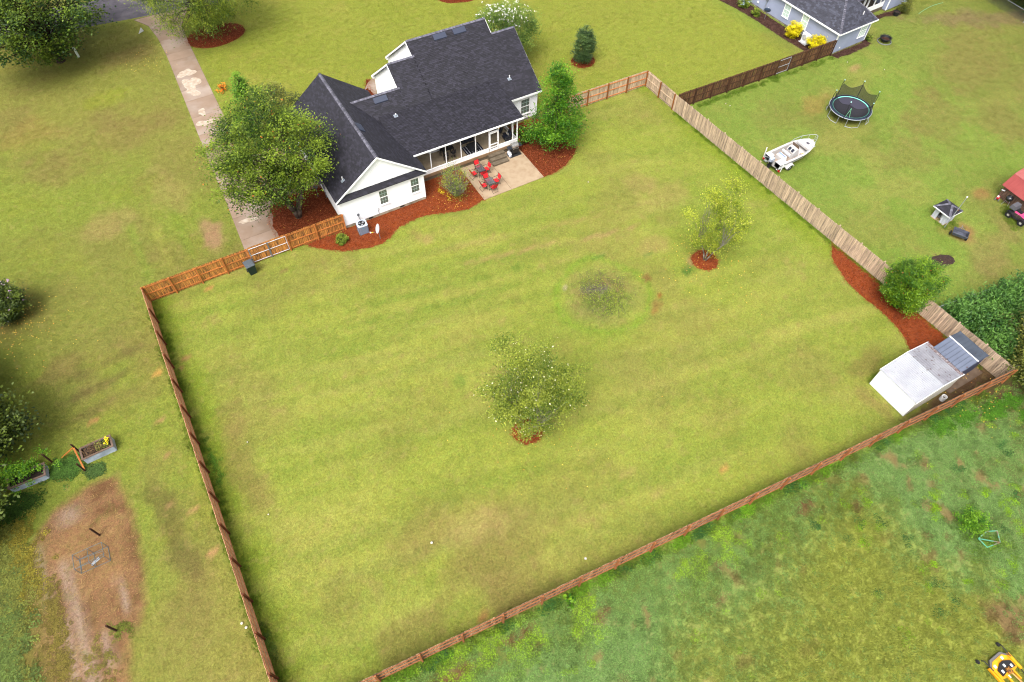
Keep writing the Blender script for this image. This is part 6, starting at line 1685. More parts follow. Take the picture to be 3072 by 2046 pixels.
for x0, x1, z0, z1 in ((8.2, 8.28, .45, 2.45), (8.92, 9.0, .45, 2.45), (8.28, 8.92, 2.37, 2.45), (8.28, 8.92, 1.2, 1.3), (8.28, 8.92, .45, .6)): mb.box(x0, x1, 3.42, 3.47, z0, z1)
mb.build('screen_door', M_TRIM, NH)
mb = MB(); mb.box(12.25, 16.0, 3.0, 16, .15, 2.7); mb.build('wall', M_NSIDE, NH)
mb = MB(); laps(mb, (0, 3.0, 0), (1, 0, 0), (0, -1, 0), [(12.25, .15), (16, .15), (16, 2.7), (12.25, 2.7)], .17); laps(mb, (12.25, 3.5, 0), (0, -1, 0), (-1, 0, 0), [(0, .15), (.5, .15), (.5, 2.7), (0, 2.7)], .17); mb.build('siding', M_NSIDE, NH, kind='stuff')
mb = MB(); mb.box(12.22, 12.34, 2.95, 3.05, .15, 2.7); mb.box(15.94, 16.06, 2.95, 3.05, .15, 2.7); mb.build('corner_board', M_TRIM, NH)
mb = MB(); mb.box(12.3, 15.95, 3.06, 16, -.2, .16); mb.build('foundation', M_FOUND, NH)
mb = MB(); mb.extr([(5.3, 3.2, 2.75), (16.3, 2.7, 2.75), (16.3, 8, 5.2), (5.3, 8, 5.2)], (0, 0, -.12)); mb.build('roof', M_NSH, NH, tint=True)
fence('short brown board fence beyond the grey house wing at the top edge', (71.6, 2.75), (76.5, 2.9), -1, W_ORANGE, W_DRAIL, W_DRAIL, 2)

T = thing('heat_pump', 'white wall heat pump unit with round fan grille by the grey house', 'heat pump', (54.55, 2.15, .02), 0)
mb = MB(); mb.box(-.42, .25, -.52, .52, 0, .08); mb.build('pad', mat('plastic_pad', lin(206, 210, 216, .8), .6), T)
mb = MB(); mb.rbox((.0, 0, .58), (.38, .92, 1.0), .03); mb.build('cabinet', M_WHITEP, T)
mb = MB(); mb.lathe([(0, -.005), (.30, -.005), (.32, .0)], (-.196, .1, .62), 24, 'X'); g_ = mb.build('fan_grille', mat('grille_grey', lin(170, 170, 172, .7), .6), T)
mb = MB()
for r in (.06, .12, .18, .24, .3):
    n = 24; mb.path([(-.205, .1 + r * math.cos(2 * PI * i / n), .62 + r * math.sin(2 * PI * i / n)) for i in range(n)], .005, 4, True)
mb.build('guard_ring', M_WHITEP, g_)
mb = MB(); mb.box(-.197, -.192, -.4, -.33, .9, .96); mb.build('badge', mat('blue_badge_2', lin(60, 130, 200, .8), .4), T)
dish('dark blue grey satellite dish on a mast in the brown mulch', (53.95, 7.9, .03), 2.2, .95, mat('dish_blue', lin(98, 116, 152, .7), .5), tilt=1.0)
T = thing('fire_pit', 'round black steel fire pit ring on the right neighbour lawn', 'fire pit', (62.6, -1.95, 0))
mb = MB(); mb.ring((0, 0, .05), .72, .05, 30, 6); mb.build('base_ring', M_GREYM, T)
mb = MB(); mb.lathe([(.30, .12), (.48, .25), (.58, .5), (.56, .5), (.46, .27), (.28, .15)], n=28); mb.build('bowl', M_BLACK, T)
mb = MB(); mb.lathe([(0, .30), (.46, .30)], n=24); mb.build('ash', M_MULCH3, T)
mb = MB(); mb.ring((0, 0, .54), .66, .015, 30, 5); mb.ring((0, 0, .46), .64, .012, 30, 5)
for k in range(24): mb.tube((.66 * math.cos(k * PI / 12), .66 * math.sin(k * PI / 12), .54), (.56 * math.cos(k * PI / 12), .56 * math.sin(k * PI / 12), .46), .007, n=4)
mb.build('mesh_rim', M_BLACK, T)
for k in range(4):
    w_ = k * PI / 2 + .5; mb = MB(); mb.tube((.70 * math.cos(w_), .70 * math.sin(w_), .05), (.45 * math.cos(w_), .45 * math.sin(w_), .28), .025); mb.build('leg', M_BLACK, T)
mb = MB(); mb.lathe([(.14, 0), (.30, .02), (.36, .45), (.33, .45), (.27, .1)], (68.0, 1.3, 0), 18); o = tag(mb.build('plant_pot', M_BLACK), 'large black plant pot at the corner of the grey house porch', 'plant pot')
mb = MB(); mb.lathe([(0, .38), (.33, .38)], (68.0, 1.3, 0), 18); mb.build('soil', M_SOIL, o)
pts = [(70.6 + t * 4.5, .2 + math.sin(t * 2.2) * .5 - t * .1, .03) for t in np.linspace(0, 1, 24)]
mb = MB(); mb.path(pts, .022, 5); tag(mb.build('garden_hose', mat('green_hose', lin(120, 190, 150, .7), .5)), 'pale green garden hose on the grass near the grey house wing', 'hose')

# ------------------------------------------------------------------ trampoline
T = thing('trampoline', 'round trampoline with black safety net and mint edge on the neighbour lawn', 'trampoline', (49.2, -9.45, 0))
M_MINT = mat('mint_pad_edge', lin(134, 224, 206, .8), .6); M_NAVYP = mat('navy_pad', lin(40, 50, 72, .8), .7); M_TMAT = mat('jump_mat', lin(66, 64, 80, .7), .8)
mb = MB(); n = 48
mb.lathe([(0, .86), (1.70, .86)], n=n); mb.build('jump_mat', M_TMAT, T)
mb = MB(); mb.lathe([(1.67, .89), (1.68, .91), (1.76, .915), (1.77, .89)], n=n); pad = mb.build('pad_inner', M_MINT, T)
mb = MB(); mb.lathe([(1.75, .90), (1.95, .91), (2.0, .86)], n=n); mb.build('pad', M_NAVYP, T)
mb = MB(); mb.ring((0, 0, .86), 2.02, .035, n, 6); mb.build('ring_tube', M_GALV, T)
tops = [(49.48, -7.41), (51.0, -8.55), (50.98, -10.47), (49.09, -11.4), (47.35, -10.3), (47.5, -8.25)]
M_POLE = mat('foam_pole', (.016, .018, .02), .7)
angs = sorted([math.atan2(y + 9.45, x - 49.2) for x, y in tops])
NT = 2.60
def netpt(w, f, h):
    """net hangs from the pole tops in shallow scallops"""
    r = 1.80 + .18 * h; return Vector((r * math.cos(w), r * math.sin(w), .90 + h * (NT - .30 - .90)))
mb = MB(); seg = 14; M_NET = meshmat('safety_net', (.012, .012, .014), .32)
for i in range(6):
    a0 = angs[i]; a1 = angs[(i + 1) % 6] + (2 * PI if i == 5 else 0)
    grid = []
    for k in range(seg + 1):
        f = k / seg; w_ = a0 + (a1 - a0) * f; sag = .30 * math.sin(PI * f); pull = .16 * math.sin(PI * f)
        row = []
        for j in range(6):
            h = j / 5 * (1 - sag); p = netpt(w_, f, h); p.x *= 1 - pull * h * .9; p.y *= 1 - pull * h * .9; row.append(p + Vector((0, 0, 0)))
        grid.append(row)
    vs = [p for row in grid for p in row]; mb.add(vs, [(k * 6 + j, k * 6 + 6 + j, k * 6 + 7 + j, k * 6 + j + 1) for k in range(seg) for j in range(5)])
    mt = MB(); mt.path([row[-1] for row in grid], .012, 4); mt.build('net_hem', M_POLE, T)
mb.build('safety_net', M_NET, T, smooth=True)
for w_ in angs:
    c, s = math.cos(w_), math.sin(w_)
    mb = MB(); mb.path([(2.06 * c, 2.06 * s, .5), (2.12 * c, 2.12 * s, NT - .5), (2.05 * c, 2.05 * s, NT)], .028, 8); p_ = mb.build('net_pole', M_POLE, T)
    mb = MB(); mb.lathe([(0, NT - .02), (.05, NT), (.055, NT + .06), (0, NT + .1)], (2.05 * c, 2.05 * s, 0), 10); mb.build('pole_cap', mat('mint_cap', lin(176, 226, 224, .85), .5) if 'mint_cap' not in bpy.data.materials else bpy.data.materials['mint_cap'], p_)
    mb = MB(); mb.path([(2.05 * c, 2.05 * s, NT - .02), (1.98 * c, 1.98 * s, NT - .30)], .01, 4); mb.build('strap', M_POLE, p_)
for k in range(6):
    w0 = angs[k] + .22; w1 = w0 + .62
    mb = MB(); mb.path([(2.02 * math.cos(w0), 2.02 * math.sin(w0), .86), (2.05 * math.cos(w0), 2.05 * math.sin(w0), .04), (2.1 * math.cos((w0 + w1) / 2), 2.1 * math.sin((w0 + w1) / 2), .03), (2.05 * math.cos(w1), 2.05 * math.sin(w1), .04), (2.02 * math.cos(w1), 2.02 * math.sin(w1), .86)], .024, 6)
    mb.build('leg', M_GALV, T)
w_ = angs[0] + .0
a = math.atan2(-.75, -1.7)
mb = MB()
for d0, d1 in ((0.05, .25), (.25, .05)):
    mb.tube(netpt(a + .02 + d0, 0, .0) + Vector((-.02, 0, 0)), netpt(a + .15, 0, .75), .022, n=4)
mb.build('zip_flap', mat('mint_zip', lin(140, 220, 170, .8), .6), T)

# ------------------------------------------------------------------ boat and trailer
BX, BY = 39.3, -11.75
TR = thing('boat_trailer', 'white fendered trailer under the fishing boat', 'trailer', (BX, BY, 0))
mb = MB()
for s in (-1, 1): mb.path([(-2.3, s * .62, .42), (.9, s * .62, .42), (2.4, s * .06, .42)], .045, 6)
for x in (-2.2, -1.0, .4): mb.tube((x, -.62, .42), (x, .62, .42), .04)
mb.tube((2.3, 0, .42), (3.1, 0, .42), .05); mb.tube((2.55, 0, .4), (2.55, 0, 1.1), .04); mb.build('frame', M_GALV, TR)
for s in (-1, 1):
    yy = s * .98
    mb = MB(); mb.lathe([(.17, -.10), (.28, -.10), (.31, -.06), (.31, .06), (.28, .10), (.17, .10)], (-1.0, yy, .31), 22, 'Y'); wv = mb.build('wheel', M_RUBBER, TR, smooth=False)
    mb = MB(); mb.lathe([(0, s * .09), (.10, s * .09), (.17, s * .07)], (-1.0, yy, .31), 18, 'Y'); mb.build('rim', M_GALV, wv)
    mb = MB(); vs = []
    for i in range(11):
        w_ = PI * (i / 10) * 1.02 - .03
        for y2 in (-.15, .15): vs.append((-1.0 + .42 * math.cos(w_), yy + y2, .34 + .38 * math.sin(w_)))
        vs.append((-1.0 + .42 * math.cos(w_), yy + s * .15, .34 + .38 * math.sin(w_) - .09))
    fs = []
    for i in range(10): fs += [(3 * i, 3 * i + 3, 3 * i + 4, 3 * i + 1), (3 * i + (1 if s > 0 else 0), 3 * i + 3 + (1 if s > 0 else 0), 3 * i + 5, 3 * i + 2)]
    mb.add(vs, fs); mb.build('fender', M_WHITEP, TR)
    mb = MB(); mb.box(-2.42, -2.34, s * 1.0 - .12, s * 1.0 + .12, .38, .50); mb.build('tail_light', mat('tail_red', lin(190, 20, 30, .8), .4) if s < 0 else bpy.data.materials['tail_red'], TR)
    mb = MB(); mb.tube((-2.36, s * .62, .42), (-2.36, s * 1.08, .42), .03); mb.tube((-2.3, s * 1.12, .42), (-2.28, s * 1.16, 1.55), .042, n=8); mb.build('guide_pole', M_PIPE, TR)
BT = thing('boat', 'white open fishing boat with outboard motor parked behind the silvery fence', 'boat', (BX, BY, 0))
M_GEL = mat('aged_gelcoat', lin(238, 236, 236, .60), .35, col2=lin(222, 214, 208, .60), scale=1.4, detail=5, col3=lin(206, 186, 176, .8), scale3=1.2, lo3=.58, hi3=.74, spec=.5)
M_DECK = mat('stained_cockpit', lin(206, 190, 176, .55), .6, col2=lin(170, 146, 124, .5), scale=2.2, detail=5, col3=lin(160, 120, 90, .7), scale3=2.0, lo3=.6, hi3=.74)
ST = [(-2.42, .98, 1.06, .62, .42, .80), (-1.6, 1.0, 1.07, .62, .42, .82), (-.6, 1.01, 1.09, .63, .42, .82), (.4, 1.0, 1.14, .66, .43, .80), (1.2, .88, 1.2, .72, .46, .66), (1.9, .62, 1.26, .84, .56, .42), (2.35, .33, 1.31, 1.0, .74, .2), (2.6, .04, 1.34, 1.2, 1.05, .02)]
mb = MB(); vs = []
for x, b, zs, zc, zk, bc in ST: vs += [(x, -b, zs), (x, -bc - .06, zc), (x, -bc * .55, (zc + zk) / 2 - .03), (x, 0, zk), (x, bc * .55, (zc + zk) / 2 - .03), (x, bc + .06, zc), (x, b, zs)]
fs = []
for i in range(len(ST) - 1):
    for j in range(6): fs.append((i * 7 + j, i * 7 + j + 1, i * 7 + 8 + j, i * 7 + 7 + j))
fs.append((0, 1, 2, 3, 4, 5, 6)[::-1])
mb.add(vs, fs); mb.build('hull', M_GEL, BT, smooth=False)
mb = MB()                                   # gunwale, inner liner and sole
gi = .17; G_ = []
for x, b, zs, *_ in ST[:-1]: G_.append((x, b, max(.02, b - gi), zs))
vs = []
for x, b, bi, zs in G_:
    zf = .62 if x < .5 else .62 + (x - .5) * .16
    vs += [(x, -b - .03, zs), (x, -b - .03, zs + .03), (x, -bi, zs + .03), (x, -bi * .98, zf), (x, bi * .98, zf), (x, bi, zs + .03), (x, b + .03, zs + .03), (x, b + .03, zs)]
fs = []
for i in range(len(G_) - 1):
    for j in range(7): fs.append((i * 8 + j, i * 8 + 8 + j, i * 8 + 9 + j, i * 8 + j + 1))
mb.add(vs, fs); mb.build('gunwale', M_GEL, BT)
mb = MB(); mb.add([(-2.4, -.8, .635), (.5, -.82, .635), (.5, .82, .635), (-2.4, .8, .635)], [(0, 1, 2, 3)]); mb.build('cockpit_sole', M_DECK, BT)
mb = MB(); mb.prism([(1.15, -.72), (1.7, -.55), (2.25, -.3), (2.5, 0), (2.25, .3), (1.7, .55), (1.15, .72)], 1.1, 1.29); dk = mb.build('foredeck', M_GEL, BT)
mb = MB(); mb.box(1.62, 1.88, -.17, .13, 1.285, 1.30); mb.build('hatch', mat('dark_hatch', lin(90, 84, 96, .7), .4), dk)
mb = MB(); mb.box(-2.42, -1.9, .36, .96, .6, 1.10); mb.build('stern_box', M_WHITEP, BT)
mb = MB(); mb.box(-2.42, -1.55, -.96, -.36, .6, 1.10); mb.build('stern_box', M_WHITEP, BT)
mb = MB(); mb.extr([(-1.55, -.5, .64), (-1.15, -.5, .64), (-1.15, -.5, .98), (-1.55, -.5, .98)], (0, 1.0, 0)); mb.build('cooler_seat', M_GEL, BT)
M_CUSH = mat('white_vinyl', lin(236, 236, 238, .85), .6); M_BLUE = mat('blue_vinyl_stripe', lin(130, 176, 226, .85), .6); M_PURP = mat('purple_vinyl_stripe', lin(140, 50, 140, .8), .6)
mb = MB(); mb.rbox((-1.3, .0, 1.05), (.46, .84, .14), .04); cu = mb.build('seat_cushion', M_CUSH, BT)
mb = MB(); mb.box(-1.36, -1.16, -.40, .40, 1.115, 1.126); mb.build('blue_stripe', M_BLUE, cu)
mb = MB(); mb.box(-1.28, -1.24, -.40, .40, 1.122, 1.131); mb.build('purple_stripe', M_PURP, cu)
mb = MB(); mb.cbox((-.88, .0, 1.22), (.12, .92, .24), ry=-.25); bk = mb.build('seat_back', M_CUSH, BT)
mb = MB(); mb.cbox((-.835, 0, 1.30), (.05, .90, .05), ry=-.25); mb.build('stripe', M_PURP, bk)
mb = MB(); mb.extr([(-.45, -.42, .64), (.35, -.42, .64), (.28, -.42, 1.35), (.1, -.42, 1.5), (-.15, -.42, 1.48), (-.42, -.42, 1.2)], (0, .84, 0)); cs_ = mb.build('console', M_GEL, BT)
mb = MB(); mb.extr([(.30, -.36, 1.36), (.12, -.36, 1.52), (.02, -.36, 1.86), (.06, -.36, 1.86)], (0, .72, 0)); mb.build('windshield', mat('brown_acrylic', lin(120, 92, 66, .7), .25, alpha=.9), cs_)
for y in (.06, -.30):
    mb = MB(); mb.add([(-.40, y, 1.235), (-.40, y + .26, 1.235), (-.20, y + .26, 1.455), (-.20, y, 1.455)], [(0, 3, 2, 1)]); o = mb.build('gauge_panel', mat('gauge_black', lin(50, 52, 66, .7), .3) if y > 0 else bpy.data.materials['gauge_black'], cs_)
    o.location = (-.012, 0, .012)
mb = MB(); n = 16; mb.path([(-.5 + .07 * math.sin(2 * PI * i / n), .13 * math.cos(2 * PI * i / n) + .12, 1.22 + .12 * math.sin(2 * PI * i / n)) for i in range(n)], .014, 5, True); mb.build('steering_wheel', M_GREYM, cs_)
mb = MB()
rail = [(.2, -.93, 1.14), (.9, -.9, 1.5), (1.6, -.72, 1.68), (2.2, -.42, 1.78), (2.66, -.12, 1.82), (2.7, 0, 1.82), (2.66, .12, 1.82), (2.2, .42, 1.78), (1.6, .72, 1.68), (.9, .9, 1.5), (.2, .93, 1.14)]
mb.path(rail, .018, 6)
for s in (-1, 1):
    for a_, b_ in (((.9, .9, 1.5), (.8, .93, 1.17)), ((1.6, .72, 1.68), (1.5, .74, 1.24)), ((2.2, .42, 1.78), (2.1, .44, 1.29)), ((2.66, .08, 1.82), (2.55, .05, 1.34))): mb.tube((a_[0], s * a_[1], a_[2]), (b_[0], s * b_[1], b_[2]), .014)
mb.build('bow_rail', M_GALV, BT)
mb = MB()
for s in (-1, 1): mb.add([(ST[i][0], s * (ST[i][1] + .012 - .03 * (k)), ST[i][2] - .06 - .1 * k) for k in (0, 1) for i in range(7)], [(i, i + 1, i + 8, i + 7) for i in range(6)])
mb.build('side_stripe', mat('navy_stripe', lin(64, 96, 140, .8), .4), BT)
mt = MB(); mt.rbox((-2.62, -.02, 1.22), (.5, .36, .36), .08); ob = mt.build('motor_cowling', mat('motor_grey', lin(176, 186, 204, .8), .35, spec=.5), BT)
mt = MB(); mt.box(-2.82, -2.5, -.215, -.205, 1.14, 1.26); mt.build('decal_panel', mat('decal_navy', lin(44, 62, 96, .8), .4), ob)
mt = MB(); mt.box(-2.78, -2.55, -.224, -.216, 1.18, 1.22); mt.build('decal_text_bar', M_WHITEP, ob)
mt = MB(); mt.rbox((-2.6, -.02, .82), (.26, .24, .5), .05); mt.cbox((-2.65, -.02, .45), (.34, .08, .5), ry=.2); mt.tube((-2.8, -.02, .32), (-2.5, -.02, .32), .06, .03, n=10); mt.box(-2.85, -2.5, -.2, .16, .52, .55); mt.build('motor_leg', M_BLACK, ob)
mt = MB()
for k in range(3):
    w_ = k * 2.1; mt.add([(-2.82, -.02, .32), (-2.8, -.02 + .15 * math.cos(w_), .32 + .15 * math.sin(w_)), (-2.84, -.02 + .15 * math.cos(w_ + .7), .32 + .15 * math.sin(w_ + .7))], [(0, 1, 2)])
mt.build('propeller', M_GREYM, ob)
mb = MB(); mb.tube((-2.45, .5, .95), (-2.75, .75, 1.05), .03); mb.path([(-2.5, .35, .75), (-2.75, .35, .65), (-2.75, .65, .65), (-2.5, .65, .75)], .02); mb.build('boarding_ladder', M_GALV, BT)
mb = MB(); mb.rbox((.75, -.55, .80), (.3, .3, .3), .03); mb.cbox((.9, .35, .75), (.5, .12, .1), rz=.6); mb.build('deck_gear', mat('orange_gear', lin(226, 170, 100, .8), .7, col2=lin(200, 210, 230, .8), scale=4), BT)

# ------------------------------------------------------------------ well house, flag pole, cart
T = thing('well_house', 'tiny white pump house with dark hip roof on the right lawn', 'shed', (45.02, -24.6, 0))
M_WB = mat('greyed_white_board', lin(214, 216, 224, .8), .6, col2=lin(186, 190, 202, .8), scale=3, stretch=(4, 4, .6), objrand=.08)
bm = MB().box(0, .13, 0, .03, .0, 1.2).mesh('board', M_WB)
for i in range(9): inst(bm, 'board', T, (i * .131, 0, 0)); inst(bm, 'board', T, (i * .131, 1.23, 0))
for j in range(9):
    inst(bm, 'board', T, (1.18, .03 + j * .135, 0), (0, 0, PI / 2))
    if j in (0, 1, 2, 6, 7, 8): inst(bm, 'board', T, (.03, .03 + j * .135, 0), (0, 0, PI / 2))
mb = MB(); mb.box(-.05, 1.23, -.05, 1.31, -.05, .04); mb.build('floor', mat('tan_slab', lin(214, 180, 140, .6), .9), T)
mb = MB(); e0, e1, f0, f1 = -.27, 1.38, -.2, 1.45
ap0, ap1 = (.55, .5, 1.66), (.55, .74, 1.66)
c = [(e0, f0, 1.2), (e1, f0, 1.2), (e1, f1, 1.2), (e0, f1, 1.2)]
mb.extr([c[0], c[1], ap0], (0, 0, -.05)); mb.extr([c[1], c[2], ap1, ap0], (0, 0, -.05)); mb.extr([c[2], c[3], ap1], (0, 0, -.05)); mb.extr([c[3], c[0], ap0, ap1], (0, 0, -.05))
wr = mb.build('roof', M_ROOFB, T)
mb = MB()
for O_, u_, v_, pl in ((c[0], (1, 0, 0), (0, .7, .46), [(0, 0), (1.65, 0), (.82, .84)]), (c[3], (0, -1, 0), (.82, 0, .46), [(0, 0), (1.65, 0), (.95, .94), (.71, .94)]), (c[1], (0, 1, 0), (-.83, 0, .46), [(0, 0), (1.65, 0), (.94, .95), (.7, .95)]), (c[2], (-1, 0, 0), (0, -.71, .46), [(0, 0), (1.65, 0), (.83, .84)])):
    shingle_field(mb, O_, u_, v_, pl, .14, 60)
mb.build('shingles', M_SHING, wr, tint=True, kind='stuff')
mb = MB()
for q, a_ in ((c[0], ap0), (c[1], ap0), (c[2], ap1), (c[3], ap1)):
    for k in range(6):
        p = Vector(q).lerp(Vector(a_), k / 6); p2 = Vector(q).lerp(Vector(a_), (k + 1.1) / 6); d_ = (p2 - p).normalized(); n_ = Vector((0, 0, 1)).cross(d_).normalized(); z_ = Vector((0, 0, .035))
        mb.add([p - n_ * .1 + z_ - Vector((0, 0, .04)), p + z_, p + n_ * .1 + z_ - Vector((0, 0, .04)), p2 + n_ * .1 + z_ - Vector((0, 0, .04)), p2 + z_, p2 - n_ * .1 + z_ - Vector((0, 0, .04))], [(0, 1, 4, 5), (1, 2, 3, 4)], random.random())
mb.build('hip_cap', M_CAP, wr, tint=True)
mb = MB(); mb.box(e0 - .03, e0, f0 - .02, f1 + .02, 1.11, 1.21); mb.box(e0, e1, f0 - .03, f0, 1.13, 1.19); mb.build('fascia', M_WHITEP, wr)
T = thing('well_pump', 'white pressure tank and pump inside the open pump house', 'pump', (45.5, -24.05, .05))
mb = MB(); mb.lathe([(0, .02), (.15, .04), (.16, .5), (.1, .6), (0, .62)], (0, 0, 0), 14); mb.build('tank', M_WHITEP, T)
mb = MB(); mb.path([(-.15, .2, .1), (-.15, .2, .5), (0, .1, .6)], .03); mb.rbox((-.15, .25, .18), (.18, .22, .2), .03); mb.build('pump_body', M_GREYM, T)
mb = MB(); mb.tube((0, 0, 0), (0, 0, 3.45), .032, .026, n=8); o = mb.build('flag_pole', M_GALV); o.location = (44.92, -24.86, 0); tag(o, 'thin grey pole standing beside the tiny pump house', 'pole')
mb = MB(); mb.lathe([(0, 3.43), (.06, 3.46), (.06, 3.53), (0, 3.56)], n=10); mb.build('finial', M_WHITEP, o)
mb = MB(); mb.cbox((.03, -.02, 2.05), (.08, .08, .06)); mb.build('clamp', M_BOARD, o)
T = thing('dump_cart', 'black tow cart with shallow tub behind the pump house', 'cart', (44.93, -26.2, 0), math.atan2(-.89, .46))
mb = MB(); L_, w_ = .62, .40; zz = .34
vs = [(-L_ * .82, -w_ * .82, zz), (L_ * .82, -w_ * .82, zz), (L_ * .82, w_ * .82, zz), (-L_ * .82, w_ * .82, zz), (-L_, -w_, zz + .28), (L_, -w_, zz + .28), (L_, w_, zz + .28), (-L_, w_, zz + .28)]
inn = [(v[0] * .96, v[1] * .94, v[2] + .03) for v in vs]
mb.add(vs + inn, [(0, 3, 2, 1), (0, 1, 5, 4), (1, 2, 6, 5), (2, 3, 7, 6), (3, 0, 4, 7), (8, 9, 10, 11), (8, 12, 13, 9), (9, 13, 14, 10), (10, 14, 15, 11), (11, 15, 12, 8), (4, 5, 13, 12), (5, 6, 14, 13), (6, 7, 15, 14), (7, 4, 12, 15)])
mb.build('tub', mat('scuffed_black_tub', lin(72, 74, 84, .7), .55, col2=lin(96, 100, 116, .7), scale=2.5), T)
for s in (-1, 1):
    mb = MB(); mb.lathe([(.06, -.05), (.19, -.05), (.2, 0), (.19, .05), (.06, .05)], (s * .66, .05, .2), 16, 'X'); wv = mb.build('wheel', M_RUBBER, T)
mb = MB(); mb.tube((-.66, .05, .2), (.66, .05, .2), .02); mb.build('axle', M_BLACK, T)
mb = MB(); mb.path([(-.5, .4, .4), (0, 1.05, .38)], .018); mb.path([(.5, .4, .4), (0, 1.05, .38)], .018); mb.tube((0, .3, .38), (0, 1.3, .38), .022); mb.build('tow_bar', M_GREYM, T)

# ------------------------------------------------------------------ red roofed barn and the things beside it
T = thing('barn_shed', 'brown plank barn shed with red metal gambrel roof at the right edge', 'shed', (52.35, -24.5, 0), -.06)
W_BARN = wood('barn_plank', (112, 88, 74), (92, 70, 58), (62, 46, 38), .5, .66, .2)
pm = MB().box(-.012, .012, -.145, .145, 0, 1.5).mesh('plank', W_BARN)
for j in range(20): inst(pm, 'plank', T, (0, -.15 - j * .297, 0), (0, random.uniform(-.005, .005), 0))
pmg = MB().box(-.145, .145, -.012, .012, 0, 1).mesh('plank', W_BARN)
for j in range(14):
    x = .16 + j * .297
    h = 1.45 + min(x, 4.2 - x) * 1.45 if min(x, 4.2 - x) < .55 else 2.25 + (min(x, 4.2 - x) - .55) * .42
    inst(pmg, 'plank', T, (x, .0, 0), (0, 0, 0), (1, 1, h))
M_RRF = mat('red_roof_sheet', lin(208, 84, 78, .40), .45, col2=lin(196, 72, 68, .40), scale=1.5, spec=.5)
M_RRU = mat('pale_red_sheet', lin(226, 130, 124, .40), .45, col2=lin(212, 108, 104, .40), scale=2, spec=.5)  # paler red for the upper slope
for j in range(20):
    y = .15 - j * .31
    mb = MB(); mb.extr([(-.32, y - .305, 1.30), (-.32, y, 1.30), (.42, y, 2.28), (.42, y - .305, 2.28)], (.02, 0, -.025)); mb.extr([(-.33, y - .02, 1.31), (-.33, y + .012, 1.31), (.41, y + .012, 2.30), (.41, y - .02, 2.30)], (0, 0, .03)); mb.build('roof_panel', M_RRF, T)
    mb = MB(); mb.extr([(.40, y - .305, 2.29), (.40, y, 2.29), (2.1, y, 3.0), (2.1, y - .305, 3.0)], (.01, 0, -.025)); mb.extr([(.40, y - .02, 2.30), (.40, y + .012, 2.30), (2.1, y + .012, 3.02), (2.1, y - .02, 3.02)], (0, 0, .03)); mb.build('roof_panel', M_RRU, T)
mb = MB(); mb.extr([(2.1, -6, 3.0), (2.1, .15, 3.0), (3.8, .15, 2.29), (3.8, -6, 2.29)], (0, 0, -.03)); mb.extr([(3.8, -6, 2.29), (3.8, .15, 2.29), (4.5, .15, 1.3), (4.5, -6, 1.3)], (0, 0, -.03)); mb.build('roof_far_side', M_RRF, T)
mb = MB(); mb.box(4.18, 4.2, -6, 0, 0, 1.5); mb.box(0, 4.2, -6.02, -6, 0, 2.2); mb.build('wall', W_BARN, T)
T = thing('kettle_grill', 'black kettle barbecue grill beside the barn shed', 'grill', (51.95, -25.55, 0))
mb = MB(); mb.lathe([(0, .50), (.16, .52), (.27, .62), (.30, .74)], n=20); mb.build('bowl', mat('black_enamel_kettle', (.012, .012, .014), .15, spec=.6), T, smooth=True)
mb = MB(); mb.lathe([(.305, .745), (.28, .86), (.17, .96), (0, .99)], n=20); ld = mb.build('lid', bpy.data.materials['black_enamel_kettle'], T, smooth=True)
mb = MB(); mb.path([(-.08, 0, .98), (-.06, 0, 1.04), (.06, 0, 1.04), (.08, 0, .98)], .015); mb.build('handle', M_GREYM, ld)
for k in range(3):
    w_ = k * 2.09 + .4; mb = MB(); mb.tube((.18 * math.cos(w_), .18 * math.sin(w_), .56), (.30 * math.cos(w_), .30 * math.sin(w_), 0), .014); mb.build('leg', M_GALV, T)
T = thing('tiller', 'small red garden tiller with upright handle by the barn corner', 'tiller', (51.95, -24.75, 0), .4)
mb = MB(); mb.rbox((0, 0, .22), (.30, .22, .2), .04); mb.build('engine', mat('red_engine', lin(206, 34, 44, .8), .4), T)
mb = MB(); mb.rbox((-.05, .05, .36), (.16, .14, .1), .03); mb.build('tank', M_WHITEP, T)
for s in (-1, 1):
    mb = MB(); mb.lathe([(.02, -.03), (.12, -.03), (.13, 0), (.12, .03), (.02, .03)], (-.22, s * .14, .13), 12, 'Y'); mb.build('wheel', M_GREYM, T)
    mb = MB(); mb.path([(.1, s * .08, .3), (.25, s * .14, .8), (.3, s * .24, 1.0)], .015); mb.build('handle_bar', M_BLACK, T)
mb = MB(); mb.cbox((.27, 0, .85), (.03, .3, .08)); mb.build('handle_plate', M_WHITEP, T)
T = thing('quad_bike', 'pink quad bike with black cargo box at the right edge', 'quad bike', (51.25, -27.25, 0), 0)
M_PINK = mat('pink_plastic', lin(232, 80, 140, .8), .35, col2=lin(240, 120, 170, .8), scale=2)
